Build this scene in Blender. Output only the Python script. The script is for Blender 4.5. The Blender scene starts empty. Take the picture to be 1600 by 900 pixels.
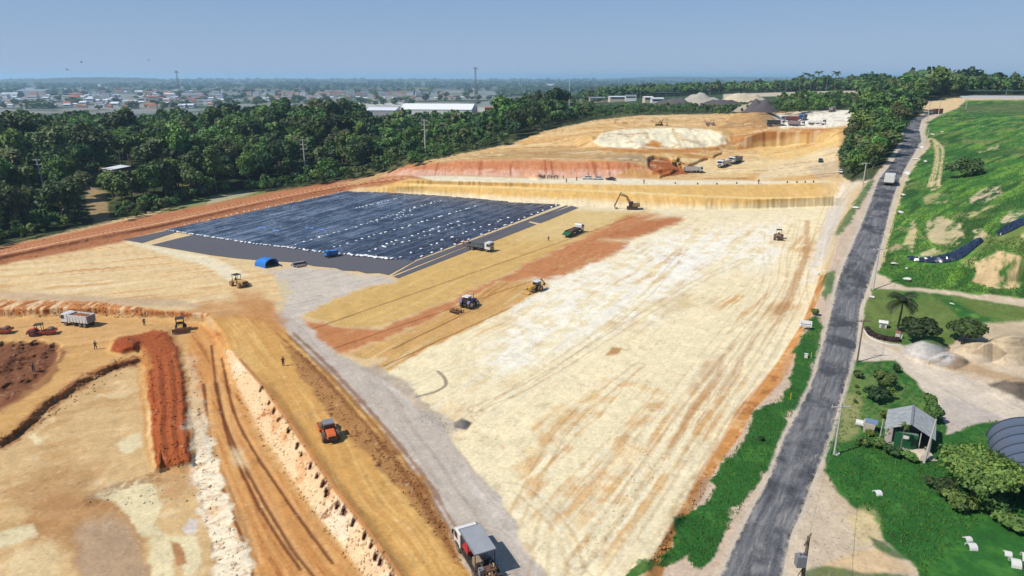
import bpy, bmesh, math, random
import numpy as np
from mathutils import Vector, Matrix

random.seed(11)
RNG = np.random.default_rng(11)
SC = bpy.context.scene
COL = SC.collection
F, CX, CY, HC = 1066.0, 800.0, 450.0, 50.0
PITCH = math.atan(330.0 / F)
cP, sP = math.cos(PITCH), math.sin(PITCH)
EXPO = 1.55          # albedo = sunlit colour / EXPO


def lin(c):
    c = np.asarray(c, float) / 255.0
    return np.where(c <= 0.04045, c / 12.92, ((c + 0.055) / 1.055) ** 2.4)


def A(r, g, b):
    return np.minimum(lin((r, g, b)) / EXPO, 0.8)


# ------------------------------------------------------------------ noise
_T = np.random.default_rng(5).random((16, 256, 256)).astype(np.float32)


def vn(x, y, s=0):
    x = np.asarray(x, np.float64) + s * 17.3
    y = np.asarray(y, np.float64) + s * 9.1
    xi = np.floor(x); yi = np.floor(y)
    fx = (x - xi).astype(np.float32); fy = (y - yi).astype(np.float32)
    xi = xi.astype(np.int64) & 255; yi = yi.astype(np.int64) & 255
    x1 = (xi + 1) & 255; y1 = (yi + 1) & 255
    fx = fx * fx * (3 - 2 * fx); fy = fy * fy * (3 - 2 * fy)
    T = _T[s % 16]
    a = T[yi, xi] * (1 - fx) + T[yi, x1] * fx
    b = T[y1, xi] * (1 - fx) + T[y1, x1] * fx
    return a * (1 - fy) + b * fy


def fbm(x, y, o=4, s=0):
    r = 0; a = 0.5; t = 0
    for i in range(o):
        r = r + a * vn(x, y, s + i); t += a
        x = x * 2.03; y = y * 2.03; a *= 0.55
    return r / t - 0.5       # about -0.5 .. 0.5


def sm(a, b, x):
    t = np.clip((x - a) / (b - a), 0, 1)
    return t * t * (3 - 2 * t)


# ------------------------------------------------------------------ ground grid
pxs = np.concatenate([np.arange(-560, -40, 5.0), np.arange(-40, 1640, 1.6), np.arange(1640, 2161, 5.0)])
rows = [1260.0]
while rows[-1] > 905: rows.append(rows[-1] - 4)
while rows[-1] > 205: rows.append(rows[-1] - 1.35)
while rows[-1] > 124.4: rows.append(rows[-1] - max(0.16, 1.35 * (rows[-1] - 123.5) / 82.0))
pys = np.array(rows)
NC, NR = len(pxs), len(pys)
PX, PY = np.meshgrid(pxs, pys)
DX = (PX - CX) / F
UP = -(PY - CY) / F
DY = cP + UP * sP
DZ = -sP + UP * cP


def place(z):
    t = (z - HC) / DZ
    return DX * t, DY * t


def T_(s):
    return np.array(eval('[' + s + ']'), float)


# site side: contour lines from the bottom of the picture up, (px, py, z)
LINES = [
    T_('(-700,1300,0),(2200,1300,0)'),
    T_('(-700,535,0),(0,414,0),(250,364,0),(400,330,0),(540,301,0),(640,302,0),(720,309,0),(800,317,0),(900,322,0),(1000,326,0),(1100,328,0),(1200,326,0),(1310,322,0),(2200,322,0)'),
    T_('(-700,520,.7),(0,406,.7),(250,356,.7),(400,323,.7),(540,296,.7),(640,290,3.4),(800,295,4.4),(900,299,4.5),(1000,303,4.5),(1100,308,4.3),(1200,311,4),(1310,309,4),(2200,309,4)'),
    T_('(-700,510,1.4),(0,401,1.4),(250,352,1.4),(400,319,1.4),(540,293,1.3),(640,287.5,3.6),(800,292,4.5),(900,296,4.6),(1000,300,4.6),(1100,305,4.4),(1200,308,4.1),(1310,306,4.2),(2200,306,4.2)'),
    T_('(-700,500,1.5),(0,396,1.5),(250,347,1.5),(400,315,1.5),(540,289,1.6),(600,284,3.4),(640,281,5.6),(720,283,6.2),(800,285,6.5),(900,287,6.5),(1000,288,6.5),(1100,288,6.5),(1200,287,6.7),(1310,284,8),(2200,284,8)'),
    T_('(-700,480,0),(0,386,-.8),(250,336,-.8),(400,306,-.8),(540,281,1.5),(600,276,3.8),(640,273,5.8),(720,273,6.6),(800,276,6.8),(900,277,7),(1000,277,7),(1040,275,7.2),(1100,272,7.6),(1200,266,8.5),(1310,262,11),(2200,262,11)'),
    T_('(-700,468,-3),(0,375,-3),(250,325,-3),(400,296,-3),(540,274,2),(600,267,5),(640,257,8.5),(720,250,11.5),(800,249,12.6),(900,250,12.6),(980,254,12.4),(1010,261,10.4),(1060,267,8.4),(1100,263,8.6),(1200,256,9.8),(1310,250,13),(2200,250,13)'),
    T_('(-700,440,-2),(0,330,-1),(250,300,0),(400,280,1),(540,262,3.5),(640,250,9.2),(720,236,12.3),(800,232,14),(900,230,14.6),(950,229.5,15.6),(1000,232,15.4),(1100,235,13.6),(1150,235,12.6),(1200,230,14),(1250,226,16),(1310,222,19),(2200,222,19)'),
    T_('(-700,400,2),(0,270,4),(250,260,5),(400,255,5),(540,245,5.5),(640,243,9.6),(720,228,13),(800,219,16),(900,214,19),(925,213,20),(950,206,21.2),(1000,201,22.4),(1050,200,22.6),(1100,200.5,22.6),(1128,206,21.6),(1145,216,18.5),(1175,213,20),(1200,210,21.5),(1250,207,22.5),(1310,202,24.6),(2200,202,24.6)'),
    T_('(-700,380,4),(0,250,5.5),(400,240,6),(540,232,6.5),(640,232,9.4),(720,222,12),(800,212,17),(850,206,19),(930,197,22),(1000,196.5,22.6),(1100,196.5,22.8),(1200,197,23.6),(1310,190,26),(2200,190,26)'),
    T_('(-700,330,6),(0,225,5),(330,222,6.5),(400,220,10),(540,215,10),(640,220,9.6),(720,212,12),(800,206,15.5),(850,202,18.5),(930,188,23),(1000,181,25),(1100,179,25.2),(1200,176,26),(1310,172,28),(2200,172,28)'),
    T_('(-700,230,8),(0,205,5.5),(300,204,6.5),(380,204,14),(540,204,13),(640,203,10.5),(720,198,10),(800,192,13),(850,186,16),(930,176,20),(1000,172,22),(1100,168,24),(1200,165,25),(1310,160,28),(2200,160,28)'),
    T_('(-700,200,-20),(0,190,-20),(540,188,-20),(640,187,-20),(720,184,-16),(800,176,-10),(850,170,0),(930,160,15),(1000,152,20),(1100,148,23),(1200,145,28),(1310,142,34),(2200,142,34)'),
    T_('(-700,175,-25),(640,172,-25),(800,164,-22),(850,158,-10),(930,148,5),(1000,143,10),(1310,138,15),(2200,138,15)'),
    T_('(-700,150,-30),(800,146,-30),(930,137,-30),(1310,132,-30),(2200,132,-30)'),
    T_('(-700,124,-32),(2200,124,-32)'),
]


def site_z(px, PYcols):
    """px (n,), PYcols (m,n) -> z (m,n)"""
    P = np.array([np.interp(px, L[:, 0], L[:, 1]) for L in LINES])
    Z = np.array([np.interp(px, L[:, 0], L[:, 2]) for L in LINES])
    out = np.empty(PYcols.shape)
    for c in range(len(px)):
        out[:, c] = np.interp(-PYcols[:, c], -P[:, c], Z[:, c])
    return out


def f1(s):
    t = T_(s); t = t[np.argsort(t[:, 0])]
    return lambda v: np.interp(v, t[:, 0], t[:, 1])


road_l = f1('(1300,960),(900,1123),(825,1157),(745,1200),(680,1225),(600,1267),(547,1282),(500,1294),(442,1307),(405,1320),(362,1340),(312,1360),(280,1372),(250,1396),(220,1409),(202,1411),(192,1417),(182,1435),(176,1452),(170,1475)')
road_r = f1('(1300,1060),(900,1225),(837,1237),(792,1257),(725,1282),(692,1295),(642,1310),(592,1325),(542,1339),(480,1345),(440,1360),(380,1379),(325,1392),(287,1404),(260,1417),(235,1432),(220,1441),(202,1437),(187,1441),(181,1452),(176,1475),(170,1500)')
bank1 = f1('(1300,760),(900,1000),(880,1008),(822,1043),(780,1063),(725,1093),(690,1116),(640,1142),(600,1176),(560,1212),(505,1250),(470,1265),(430,1278),(400,1284),(360,1290),(320,1304),(300,1312),(283,1318),(260,1310),(230,1312),(200,1332),(172,1350),(150,1400),(124,1400)')
bank2 = f1('(1300,830),(900,1040),(860,1052),(822,1064),(780,1102),(740,1118),(715,1137),(680,1163),(640,1184),(600,1226),(575,1240),(535,1250),(497,1268),(470,1280),(430,1294),(400,1303),(365,1312),(330,1330),(300,1350),(280,1364),(260,1384),(230,1402),(200,1409),(172,1440),(150,1460),(124,1460)')
zroad = f1('(1300,-1.3),(900,-1.1),(600,.3),(500,2),(467,3.6),(400,8),(340,12),(280,16),(250,18.6),(220,22),(190,26),(180,27.5),(165,30.5),(150,35),(140,36),(134,20),(130,-30),(124,-32)')
khill = f1('(1300,0),(480,0),(440,.006),(400,.02),(350,.03),(250,.033),(190,.02),(165,.012),(150,0),(124,0)')

ZS = site_z(pxs, PY)
ZRd = zroad(PY)
ZR = ZRd + khill(PY) * np.clip(PX - road_r(PY) - 8, 0, 330)
tb = np.clip((PX - bank1(PY)) / np.maximum(bank2(PY) - bank1(PY), 4), 0, 1)
tb = tb * tb * (3 - 2 * tb)
Z = ZS * (1 - tb) + ZR * tb
WX0, WY0 = place(Z)                       # first estimate, only drives noise
MPX = np.hypot(WX0, WY0) / F              # metres per pixel, about


def wob(scale, amp, s):
    return fbm(WX0 / scale, WY0 / scale, 4, s) * 2 * amp


def sdf(poly, px, py, margin=60):
    """signed distance in pixels to a closed polygon, positive inside (only near its box)"""
    p = np.array(poly, float)
    out = np.full(px.shape, -1e3)
    sel = (px > p[:, 0].min() - margin) & (px < p[:, 0].max() + margin) & (py > p[:, 1].min() - margin) & (py < p[:, 1].max() + margin)
    x = px[sel]; y = py[sel]
    d2 = np.full(x.shape, 1e12); ins = np.zeros(x.shape, bool)
    for (ax, ay), (bx, by) in zip(p, np.roll(p, -1, 0)):
        ex, ey = bx - ax, by - ay
        t = np.clip(((x - ax) * ex + (y - ay) * ey) / max(ex * ex + ey * ey, 1e-9), 0, 1)
        d2 = np.minimum(d2, (x - ax - t * ex) ** 2 + (y - ay - t * ey) ** 2)
        if ay != by:
            ins ^= ((ay > y) != (by > y)) & (x < ax + (y - ay) / (by - ay) * ex)
    d = np.sqrt(d2); d[~ins] *= -1
    out[sel] = d
    return out


WB1 = wob(3.0, 1, 2); WB2 = wob(3.0, 1, 7); WB3 = wob(12.0, 1, 4); WB4 = wob(12.0, 1, 9)


def mask(poly, soft=2.0, warp=0.6, big=0.0):
    """warp in metres"""
    sx = PX + (WB1 * warp + WB3 * big) / MPX
    sy = PY + (WB2 * warp + WB4 * big) / MPX * 0.45
    return sm(-soft, soft, sdf(poly, sx, sy))


# ---- lower left: working level, pit, dark pit, clay strip
foot_j = f1('(1300,760),(900,560),(760,455),(680,402),(600,362),(575,345),(545,338),(500,330)')
crest_j = f1('(1300,860),(900,628),(830,580),(760,525),(680,470),(610,420),(545,362),(500,345)')
lowp = [(-700, 492), (0, 491), (150, 489), (260, 494), (320, 500), (350, 530), (470, 640), (640, 900), (900, 1300), (-700, 1300)]
mlow = sm(-11, 9, sdf(lowp, PX, PY + (WB1 * .5) / MPX * .3, 80))
tj = sm(0, 1, (PX - foot_j(PY)) / (crest_j(PY) - foot_j(PY)))
tj = np.where(PY > 500, tj, sm(250, 420, PX))
dlow = -2.2 * mlow * (1 - tj) + 0.35 * np.exp(-((PX - crest_j(PY)) / 9) ** 2) * sm(560, 620, PY)
pitp = [(-700, 1300), (-700, 830), (0, 697), (60, 645), (130, 592), (180, 573), (225, 562), (232, 640), (242, 735), (300, 742), (312, 770), (335, 830), (348, 900), (430, 1300)]
crest_h = f1('(1300,530),(900,398),(830,372),(730,345),(700,333),(560,306)')
foot_h = f1('(1300,420),(900,338),(830,322),(720,298),(600,292),(560,290)')
mp = sm(-7, 7, sdf(pitp, PX + WB1 * 1.3 / MPX, PY + WB2 * 1.3 / MPX * .4))
mp = np.where((PY > 690) & (PX > 250), np.maximum(1 - sm(0, 1, (PX - foot_h(PY) + WB1 * 6) / (crest_h(PY) - foot_h(PY))), 0) * sm(690, 745, PY), mp)
dpit = -1.0 * mp
darkp = [(-700, 570), (0, 538), (60, 534), (94, 541), (88, 568), (60, 597), (0, 640), (-700, 930)]
md = mask(darkp, 6, .8)
ddark = -1.1 * md + md * fbm(WX0 / 2.5, WY0 / 2.5, 4, 3) * 1.6
clayp = [(196, 545), (176, 540), (185, 528), (215, 522), (240, 515), (262, 518), (280, 548), (288, 600), (294, 660), (299, 722), (280, 730), (245, 733), (240, 690), (233, 640), (228, 580), (222, 548)]
mc = mask(clayp, 9, .5)
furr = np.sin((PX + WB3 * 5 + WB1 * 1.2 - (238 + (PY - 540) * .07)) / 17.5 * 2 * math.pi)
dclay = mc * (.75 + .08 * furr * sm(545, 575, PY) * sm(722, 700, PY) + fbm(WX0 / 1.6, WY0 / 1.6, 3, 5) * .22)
pile1 = mask([(172, 548), (178, 532), (200, 526), (214, 534), (212, 548), (190, 552)], 7, .3)
dclay += pile1 * .9
# fresh heap ridge, and gouges along the edge of the ochre haul road
dn = np.zeros_like(Z); NOTCH = np.zeros_like(Z)
rn = np.random.default_rng(3)
for i in range(19):
    t = i / 18 + rn.uniform(-.02, .02)
    py = 612 + t * 285
    px = np.interp(py, [600, 680, 760, 830, 900], [412, 462, 515, 568, 618]) - 8 + rn.uniform(-2, 2)
    s = (2.6 + 4.2 * t) * rn.uniform(.55, 1.2)
    q = [(px + 1.1 * s, py - 1.3 * s), (px + .9 * s, py + .1 * s), (px + .1 * s, py + 1.5 * s), (px - .7 * s, py + 1.2 * s), (px - .35 * s, py - .2 * s)]
    m = sm(-1.5, 1.5, sdf(q, PX + WB1 * .5 / MPX, PY + WB2 * .35 / MPX, 20))
    NOTCH = np.maximum(NOTCH, m)
dn = -0.55 * NOTCH
# eroded white ridge: gullies running down to the left
mrid = sm(0, .15, (PX - foot_h(PY)) / (crest_h(PY) - foot_h(PY))) * sm(1.05, .85, (PX - foot_h(PY)) / (crest_h(PY) - foot_h(PY))) * sm(690, 730, PY)
gul = np.abs(fbm((WY0 - WX0 * .5) / 1.6, (WX0 + .5 * WY0) / 5.0, 3, 6)) * 2
drid = -mrid * (1 - sm(0, .30, gul)) * .2
Z2 = Z + dlow + dpit + ddark + dclay + dn + drid
# small banks and roughness
rough = fbm(WX0 / 7, WY0 / 7, 4, 1) * .35 + fbm(WX0 / 1.4, WY0 / 1.4, 3, 8) * .10
roadm = sm(12, 2, np.maximum(road_l(PY) - PX, PX - road_r(PY))) * (PY > 168)
linerp = [(185, 372), (255, 350), (540, 294), (905, 320), (620, 437), (545, 430), (400, 412)]
flat = np.maximum(roadm, sm(-10, 0, sdf(linerp, PX, PY)))
Z2 += rough * (1 - flat) * np.clip(60 / np.hypot(WX0, WY0) + .5, 0, 1.2)
# embankment gullies
emb = [(560, 300), (640, 279), (800, 284), (1000, 287), (1200, 286), (1312, 283), (1310, 322), (1200, 327), (1000, 327), (900, 323), (800, 318), (640, 303)]
redcut = [(600, 274), (640, 258), (720, 251), (800, 250), (900, 251), (985, 255), (1040, 270), (1030, 276), (900, 277), (720, 274)]
me = np.maximum(mask(emb, 2, .2), mask(redcut, 2, .2))
Z2 += -me * (1 - sm(0, .3, np.abs(fbm(WX0 / 2.2, WY0 / 12, 3, 2)) * 2)) * .05
moundp = [(928, 222), (940, 208), (975, 202), (1050, 199), (1110, 202), (1132, 212), (1138, 226), (1120, 231), (1050, 233), (980, 232), (940, 230)]
mm_ = mask(moundp, 2, .3)
Z2 += mm_ * fbm(WX0 / 9, WY0 / 16, 3, 3) * .9
# spoil heaps: (px, py, rx px, ry px, height m)
HEAPS = [(1178, 184, 48, 13), (1448, 551, 38, 20), (1482, 566, 34, 14), (1588, 612, 48, 20), (1585, 548, 60, 26), (1528, 552, 46, 18), (722, 663, 14, 8), (1040, 270, 26, 7), (839, 277, 14, 5)]
for hx, hy, rx, ry in HEAPS:
    u = np.clip(1 - ((PX - hx + WB1 * .25 / MPX) / rx) ** 2, 0, 1)
    pb = hy + ry * u; pt = hy - ry * u
    t = (pb - PY + WB2 * .1 / MPX) / np.maximum(pb - pt, .5)
    Z2 += (.34 if hx == 1178 else .55) * MPX * (pb - pt) * np.clip(np.minimum(t, (1.06 - t) * 8), 0, 1) * (u > .02)
# rut and gouge by the far pit
pit2 = mask([(1012, 250), (1020, 247), (1045, 250), (1066, 262), (1062, 270), (1035, 273), (1014, 262)], 2, .3)
Z2 -= pit2 * .9
for (a, b, c, d) in [((1078, 260), (1106, 249), 2.2, 1), ((1117, 246), (1128, 240), 1.8, 1), ((1030, 276), (1052, 268), 2, -1)]:
    q = [(a[0], a[1] + c), (b[0], b[1] + c), (b[0] + 2, b[1] - c), (a[0] - 2, a[1] - c * .4)]
    Z2 += -.6 * d * mask(q, 1.6, .2)
# ragged far terrain
far = sm(900, 2500, np.hypot(WX0, WY0))
Z2 += far * fbm(WX0 / 420, WY0 / 420, 4, 12) * 18 * (PX < 1300)

# keep it a height field: distance grows up every column
rr = np.hypot(*place(Z2))
tanq = (HC - Z2) / rr
rr2 = np.maximum.accumulate(rr + np.arange(NR)[:, None] * 1e-4, axis=0)
Z3 = HC - rr2 * tanq
WX, WY = place(Z3)
# outer ring to the horizon
WX = np.vstack([WX, WX[-1:] * 2.2]); WY = np.vstack([WY, WY[-1:] * 2.2]); Z3 = np.vstack([Z3, np.full((1, NC), -34.0)])
GX, GY, GZ = WX[:-1], WY[:-1], Z3[:-1]


def W(px, py, dz=0.0):
    """ground point under a place measured on the photograph"""
    i = np.interp(px, pxs, np.arange(NC)); j = np.interp(-py, -pys, np.arange(NR))
    i0 = int(min(max(math.floor(i), 0), NC - 2)); j0 = int(min(max(math.floor(j), 0), NR - 2))
    u, v = i - i0, j - j0
    r = []
    for G in (GX, GY, GZ):
        r.append((G[j0, i0] * (1 - u) + G[j0, i0 + 1] * u) * (1 - v) + (G[j0 + 1, i0] * (1 - u) + G[j0 + 1, i0 + 1] * u) * v)
    return Vector((r[0], r[1], r[2] + dz))


def ground_at(x, y):
    """ground height under a world position"""
    z = 0.0
    for _ in range(12):
        dx, dy, dz = x, y, z - HC
        fw = dy * cP - dz * sP; up = dy * sP + dz * cP
        p = W(CX + F * dx / fw, CY - F * up / fw)
        z = z * .4 + p.z * .6
    return z


def pix(v):
    dx, dy, dz = v[0], v[1], v[2] - HC
    fw = dy * cP - dz * sP; up = dy * sP + dz * cP
    return CX + F * dx / fw, CY - F * up / fw, fw


def spline(pts, n=8):
    p = [np.array(q, float) for q in pts]
    p = [2 * p[0] - p[1]] + p + [2 * p[-1] - p[-2]]
    out = []
    for k in range(1, len(p) - 2):
        for i in range(n):
            t = i / n
            out.append(.5 * ((2 * p[k]) + (-p[k - 1] + p[k + 1]) * t + (2 * p[k - 1] - 5 * p[k] + 4 * p[k + 1] - p[k + 2]) * t * t + (-p[k - 1] + 3 * p[k] - 3 * p[k + 1] + p[k + 2]) * t ** 3))
    out.append(p[-2])
    return out


def wdist(pts, reach=6.0, n=6):
    """distance in metres from every ground vertex to a curve given on the photograph"""
    c = np.array([W(*q)[:2] for q in (spline(pts, n) if len(pts) > 2 else pts)])
    out = np.full(GX.shape, 1e3)
    sel = (GX > c[:, 0].min() - reach) & (GX < c[:, 0].max() + reach) & (GY > c[:, 1].min() - reach) & (GY < c[:, 1].max() + reach)
    x = GX[sel]; y = GY[sel]; d2 = np.full(x.shape, 1e6)
    for (ax, ay), (bx, by) in zip(c[:-1], c[1:]):
        ex, ey = bx - ax, by - ay
        t = np.clip(((x - ax) * ex + (y - ay) * ey) / max(ex * ex + ey * ey, 1e-9), 0, 1)
        d2 = np.minimum(d2, (x - ax - t * ex) ** 2 + (y - ay - t * ey) ** 2)
    out[sel] = np.sqrt(d2)
    return out
# ------------------------------------------------------------------ soil, gravel and grass colours of the ground sheet
N_ROCK = fbm(GX / 9, GY / 9, 5, 1)
N_MID = fbm(GX / 2.6, GY / 2.6, 4, 3)
N_FINE = fbm(GX / .7, GY / .7, 3, 6)
N_BIG = fbm(GX / 38, GY / 38, 4, 9)


def streak(ang, along, across, s=0, o=4):
    c, n = math.cos(ang), math.sin(ang)
    u = GX * c + GY * n; v = -GX * n + GY * c
    v = v + N_BIG * 6
    return fbm(u / along, v / across, o, s)


def heading(a, b):
    p, q = W(*a), W(*b)
    return math.atan2(q.y - p.y, q.x - p.x)


A_LINER = heading((615, 433), (885, 325))
A_ROAD = heading((1000, 880), (1265, 450))
A_HAUL = heading((830, 880), (600, 590))
A_OCH = heading((700, 890), (440, 530))
ST_L = streak(A_LINER, 40, 1.3, 2)
ST_R = streak(A_ROAD, 34, 1.2, 4)
ST_H = streak(A_HAUL, 30, .9, 5)
ST_O = streak(A_OCH, 26, .8, 7)
ST_X = streak(heading((0, 470), (300, 440)), 30, 1.2, 11)

ALB = np.empty(GX.shape + (3,)); ALB[:] = A(228, 198, 148)


def paint(m, c, k=1.0):
    m = np.clip(m * k, 0, 1)[..., None]
    ALB[:] = ALB * (1 - m) + np.asarray(c) * m


def P(poly, c, soft=2.0, warp=.6, big=0.0, k=1.0, mul=None):
    m = mask(poly, soft, warp, big)
    paint(m if mul is None else m * mul, c, k)
    return m


def thr(n, a, b):
    return sm(a, b, n)


# --- woods floor, far land
woodp = [(-700, 506), (0, 386), (150, 352), (250, 328), (330, 312), (420, 302), (470, 296), (520, 288), (560, 281), (640, 259), (720, 240), (800, 225), (850, 205), (930, 188), (1000, 181), (1100, 179), (1200, 175), (1346, 172), (1352, 160), (1420, 162), (1500, 152), (2300, 150), (2300, 60), (-700, 60)]
P(woodp, A(58, 70, 40), 1.5, 1.5)
paint(mask(woodp, 1.5, 1.5) * thr(N_ROCK, .0, .14), A(120, 120, 70), .6)
P([(0, 388), (150, 356), (300, 322), (420, 302), (520, 289), (560, 282), (545, 291), (400, 317), (250, 349), (0, 398)], A(196, 170, 118), 2, .6, k=.7)
P([(300, 312), (380, 296), (440, 300), (330, 325), (240, 334)], A(110, 130, 70), 2, 1, k=.8)
P([(330, 307), (398, 296), (405, 300), (320, 322)], A(196, 186, 150), 1.2, .8, k=.7)
P([(130, 285), (165, 300), (172, 345), (150, 352), (138, 330)], A(176, 148, 105), 3, 1.2, k=.85)
P([(-20, 285), (20, 283), (22, 296), (-20, 302)], A(190, 175, 130), 2, 1.2, k=.7)
# far plain seen beyond the woods
fd = np.hypot(GX, GY)
paint(sm(650, 1000, fd), A(62, 84, 52))
paint(sm(1000, 1400, fd) * thr(fbm(GX / 130, GY / 130, 4, 2), .02, .14) * (GX < 200), A(150, 140, 118), .8)
tw = sm(1450, 1700, fd) * sm(5200, 3800, fd) * (PX < 780)
paint(tw * thr(fbm(GX / 90, GY / 160, 4, 9), -.12, .06), A(158, 156, 150), .75)
P([(560, 160), (640, 158), (640, 166), (560, 168)], A(205, 200, 190), 1, 1)
P([(740, 168), (812, 166), (812, 178), (745, 176)], A(186, 180, 166), 1.2, 1)
P([(884, 173), (918, 174), (905, 178), (862, 178)], A(225, 212, 180), 1, .8)
P([(1500, 149), (2100, 152), (2100, 158), (1500, 154)], A(196, 192, 186), .8, .4)
P([(1130, 146), (1345, 141), (1345, 146), (1130, 153)], A(205, 190, 165), 1, .8)

P([(1346, 172), (1425, 168), (1440, 180), (1412, 195), (1408, 222), (1390, 250), (1366, 278), (1330, 285), (1312, 270), (1308, 236), (1330, 200)], A(62, 76, 42), 2, 1)
# --- main pale pad
sand = [(470, 470), (560, 540), (590, 575), (640, 600), (900, 900), (1010, 885), (1100, 730), (1190, 640), (1262, 505), (1290, 400), (1310, 320), (1312, 285), (900, 300), (640, 300)]
padp = [(560, 570), (620, 575), (840, 440), (1070, 335), (1000, 318), (1312, 318), (1320, 300), (1290, 430), (1265, 505), (1190, 640), (1005, 890), (740, 1300), (1000, 1300), (800, 900), (700, 690), (610, 600)]
padp = [(590, 578), (840, 452), (1075, 333), (1312, 318), (1300, 390), (1280, 440), (1250, 505), (1190, 640), (1120, 690), (1005, 890), (760, 1300), (860, 1300), (850, 905), (760, 760), (690, 660)]
mpad = mask(padp, 4, 1.0)
paint(mpad, A(249, 231, 187))
paint(mpad * thr(ST_R * .35 + N_ROCK * .7 + N_BIG * .6, .02, .26), A(232, 200, 146), .8)
paint(mpad * thr(ST_R * .5 + fbm(GX / 22, GY / 22, 4, 13) * .9, .10, .34), A(212, 164, 100), .75)
paint(mpad * thr(ST_L * .4 + N_ROCK * .5 + N_BIG * .4, .05, .25), A(252, 243, 214), .5)
paint(mpad * thr(ST_L * .7 + N_MID * .5, .12, .3), A(214, 186, 136), .4)
paint(mpad * thr(fbm(GX / 4, GY / 4, 4, 2) + N_FINE * .5, .22, .42), A(186, 150, 110), .5)
for q, k in [([(860, 660), (1010, 560), (1060, 640), (920, 820), (800, 800)], .5), ([(1000, 700), (1130, 590), (1200, 560), (1180, 640), (1080, 720), (960, 860), (860, 880)], .55), ([(1130, 470), (1190, 445), (1196, 475), (1150, 500)], .6)]:
    P(q, A(216, 168, 106), 14, 2.5, 3, k * 1.5, mul=thr(ST_R + N_MID * .6, -.12, .18))
for q in ([(850, 430), (1000, 400), (1120, 380), (1060, 480), (900, 540), (760, 600), (740, 560)], [(960, 380), (1230, 345), (1200, 420), (1040, 430)]):
    P(q, A(255, 251, 238), 20, 3, 5, .6, mul=thr(ST_L + N_MID, -.25, .12))
P([(1110, 560), (1190, 500), (1240, 460), (1235, 500), (1160, 590), (1060, 690), (930, 870), (900, 880), (1020, 720)], A(196, 150, 104), 6, 1.6, 1.5, .55, mul=thr(ST_R, -.16, .16))
P([(1205, 520), (1245, 480), (1262, 440), (1275, 440), (1262, 500), (1215, 575), (1120, 680), (1000, 870), (960, 890), (1050, 760), (1150, 620)], A(246, 228, 186), 6, 1, 1, .8)
P([(1020, 470), (1070, 460), (1090, 478), (1040, 492)], A(222, 196, 146), 7, 1.2, 1, .7)

# --- yellow smooth fill strip between liner and red soil
fillp = [(472, 492), (540, 460), (620, 436), (905, 324), (1010, 330), (985, 338), (860, 395), (700, 470), (590, 510), (540, 512)]
mfill = mask(fillp, 2.5, .7)
paint(mfill, A(219, 179, 108))
paint(mfill * thr(ST_L, .05, .3), A(232, 198, 132), .6)
P([(800, 372), (905, 326), (1000, 322), (960, 350), (880, 375)], A(232, 208, 150), 14, 2, k=.6)
paint(mfill * thr(N_FINE, .0, .4), A(196, 152, 86), .45)
# red-brown spread soil
r1 = [(468, 500), (500, 505), (545, 514), (592, 512), (700, 472), (860, 396), (985, 337), (1030, 334), (1000, 345), (930, 375), (985, 378), (975, 390), (880, 432), (830, 436), (780, 440), (650, 512), (540, 552), (505, 545)]
P(r1, A(200, 128, 76), 4.5, 1.8, .8, k=.92)
r2 = [(930, 372), (1000, 345), (1070, 336), (1068, 345), (1012, 366), (985, 372)]
P(r2, A(190, 114, 64), 4.5, 1.8, .8, k=.92)
mr = np.maximum(mask(r1, 3, .8), mask(r2, 3, .8))
paint(mr * thr(ST_L + N_FINE * .3, .06, .3), A(172, 92, 44), .8)
paint(mr * thr(ST_L * 1 - N_MID * .4, .12, .34), A(226, 180, 118), .7)
# graded ochre band below it
g1 = [(545, 552), (650, 512), (780, 440), (850, 440), (860, 447), (780, 490), (640, 560), (608, 580), (590, 572), (610, 560), (560, 560)]
P(g1, A(216, 170, 104), 3, .8)
mg = mask(g1, 3, .8)
paint(mg * thr(ST_L, .04, .22), A(236, 210, 160), .7)
paint(mg * thr(-ST_L + N_FINE * .3, .10, .3), A(180, 122, 64), .7)
for a, b, w in [((470, 520), (1000, 335), .35), ((520, 545), (840, 436), .3), ((615, 545), (735, 486), .35), ((600, 572), (800, 480), .3)]:
    d = wdist([a, b], 3); paint(sm(w, w * .3, d), A(128, 66, 30), .75)

# --- grey gravel apron and haul road
apr = [(405, 424), (470, 418), (530, 423), (560, 428), (610, 434), (618, 438), (560, 452), (500, 478), (470, 495), (470, 510), (428, 500), (445, 480), (450, 455), (440, 440), (420, 434)]
P(apr, A(212, 198, 180), 4, 1.2, 1.0)
mapr = mask(apr, 4, 1)
ang_a = heading((440, 470), (600, 432))
paint(mapr * thr(streak(ang_a, 22, .8, 3), .05, .2), A(186, 174, 164), .8)
P([(375, 432), (410, 424), (450, 436), (452, 462), (440, 480), (425, 475), (400, 455)], A(214, 196, 160), 5, 1.2, 1, .8)
hr = [(425, 492), (470, 500), (520, 548), (600, 590), (690, 665), (770, 765), (850, 905), (960, 1300), (840, 1300), (735, 905), (700, 830), (655, 745), (590, 660), (520, 590), (470, 545), (432, 510)]
P(hr, A(203, 189, 172), 4.5, .9, .5)
mh = mask(hr, 4, .5)
paint(mh * thr(ST_H + N_FINE * .4, .03, .25), A(184, 169, 153), .7)
paint(mh * thr(streak(A_HAUL, 40, 1.6, 8), .06, .25), A(220, 208, 192), .8)
P([(590, 570), (640, 600), (700, 668), (690, 665), (640, 620), (600, 596), (560, 575)], A(184, 168, 150), 4, 1, .6, .8)
P([(650, 640), (700, 650), (725, 668), (705, 680), (680, 670)], A(190, 178, 164), 6, 1, k=.7)
P([(708, 660), (722, 654), (738, 660), (730, 671), (712, 669)], A(128, 120, 114), 2, .3)

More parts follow.
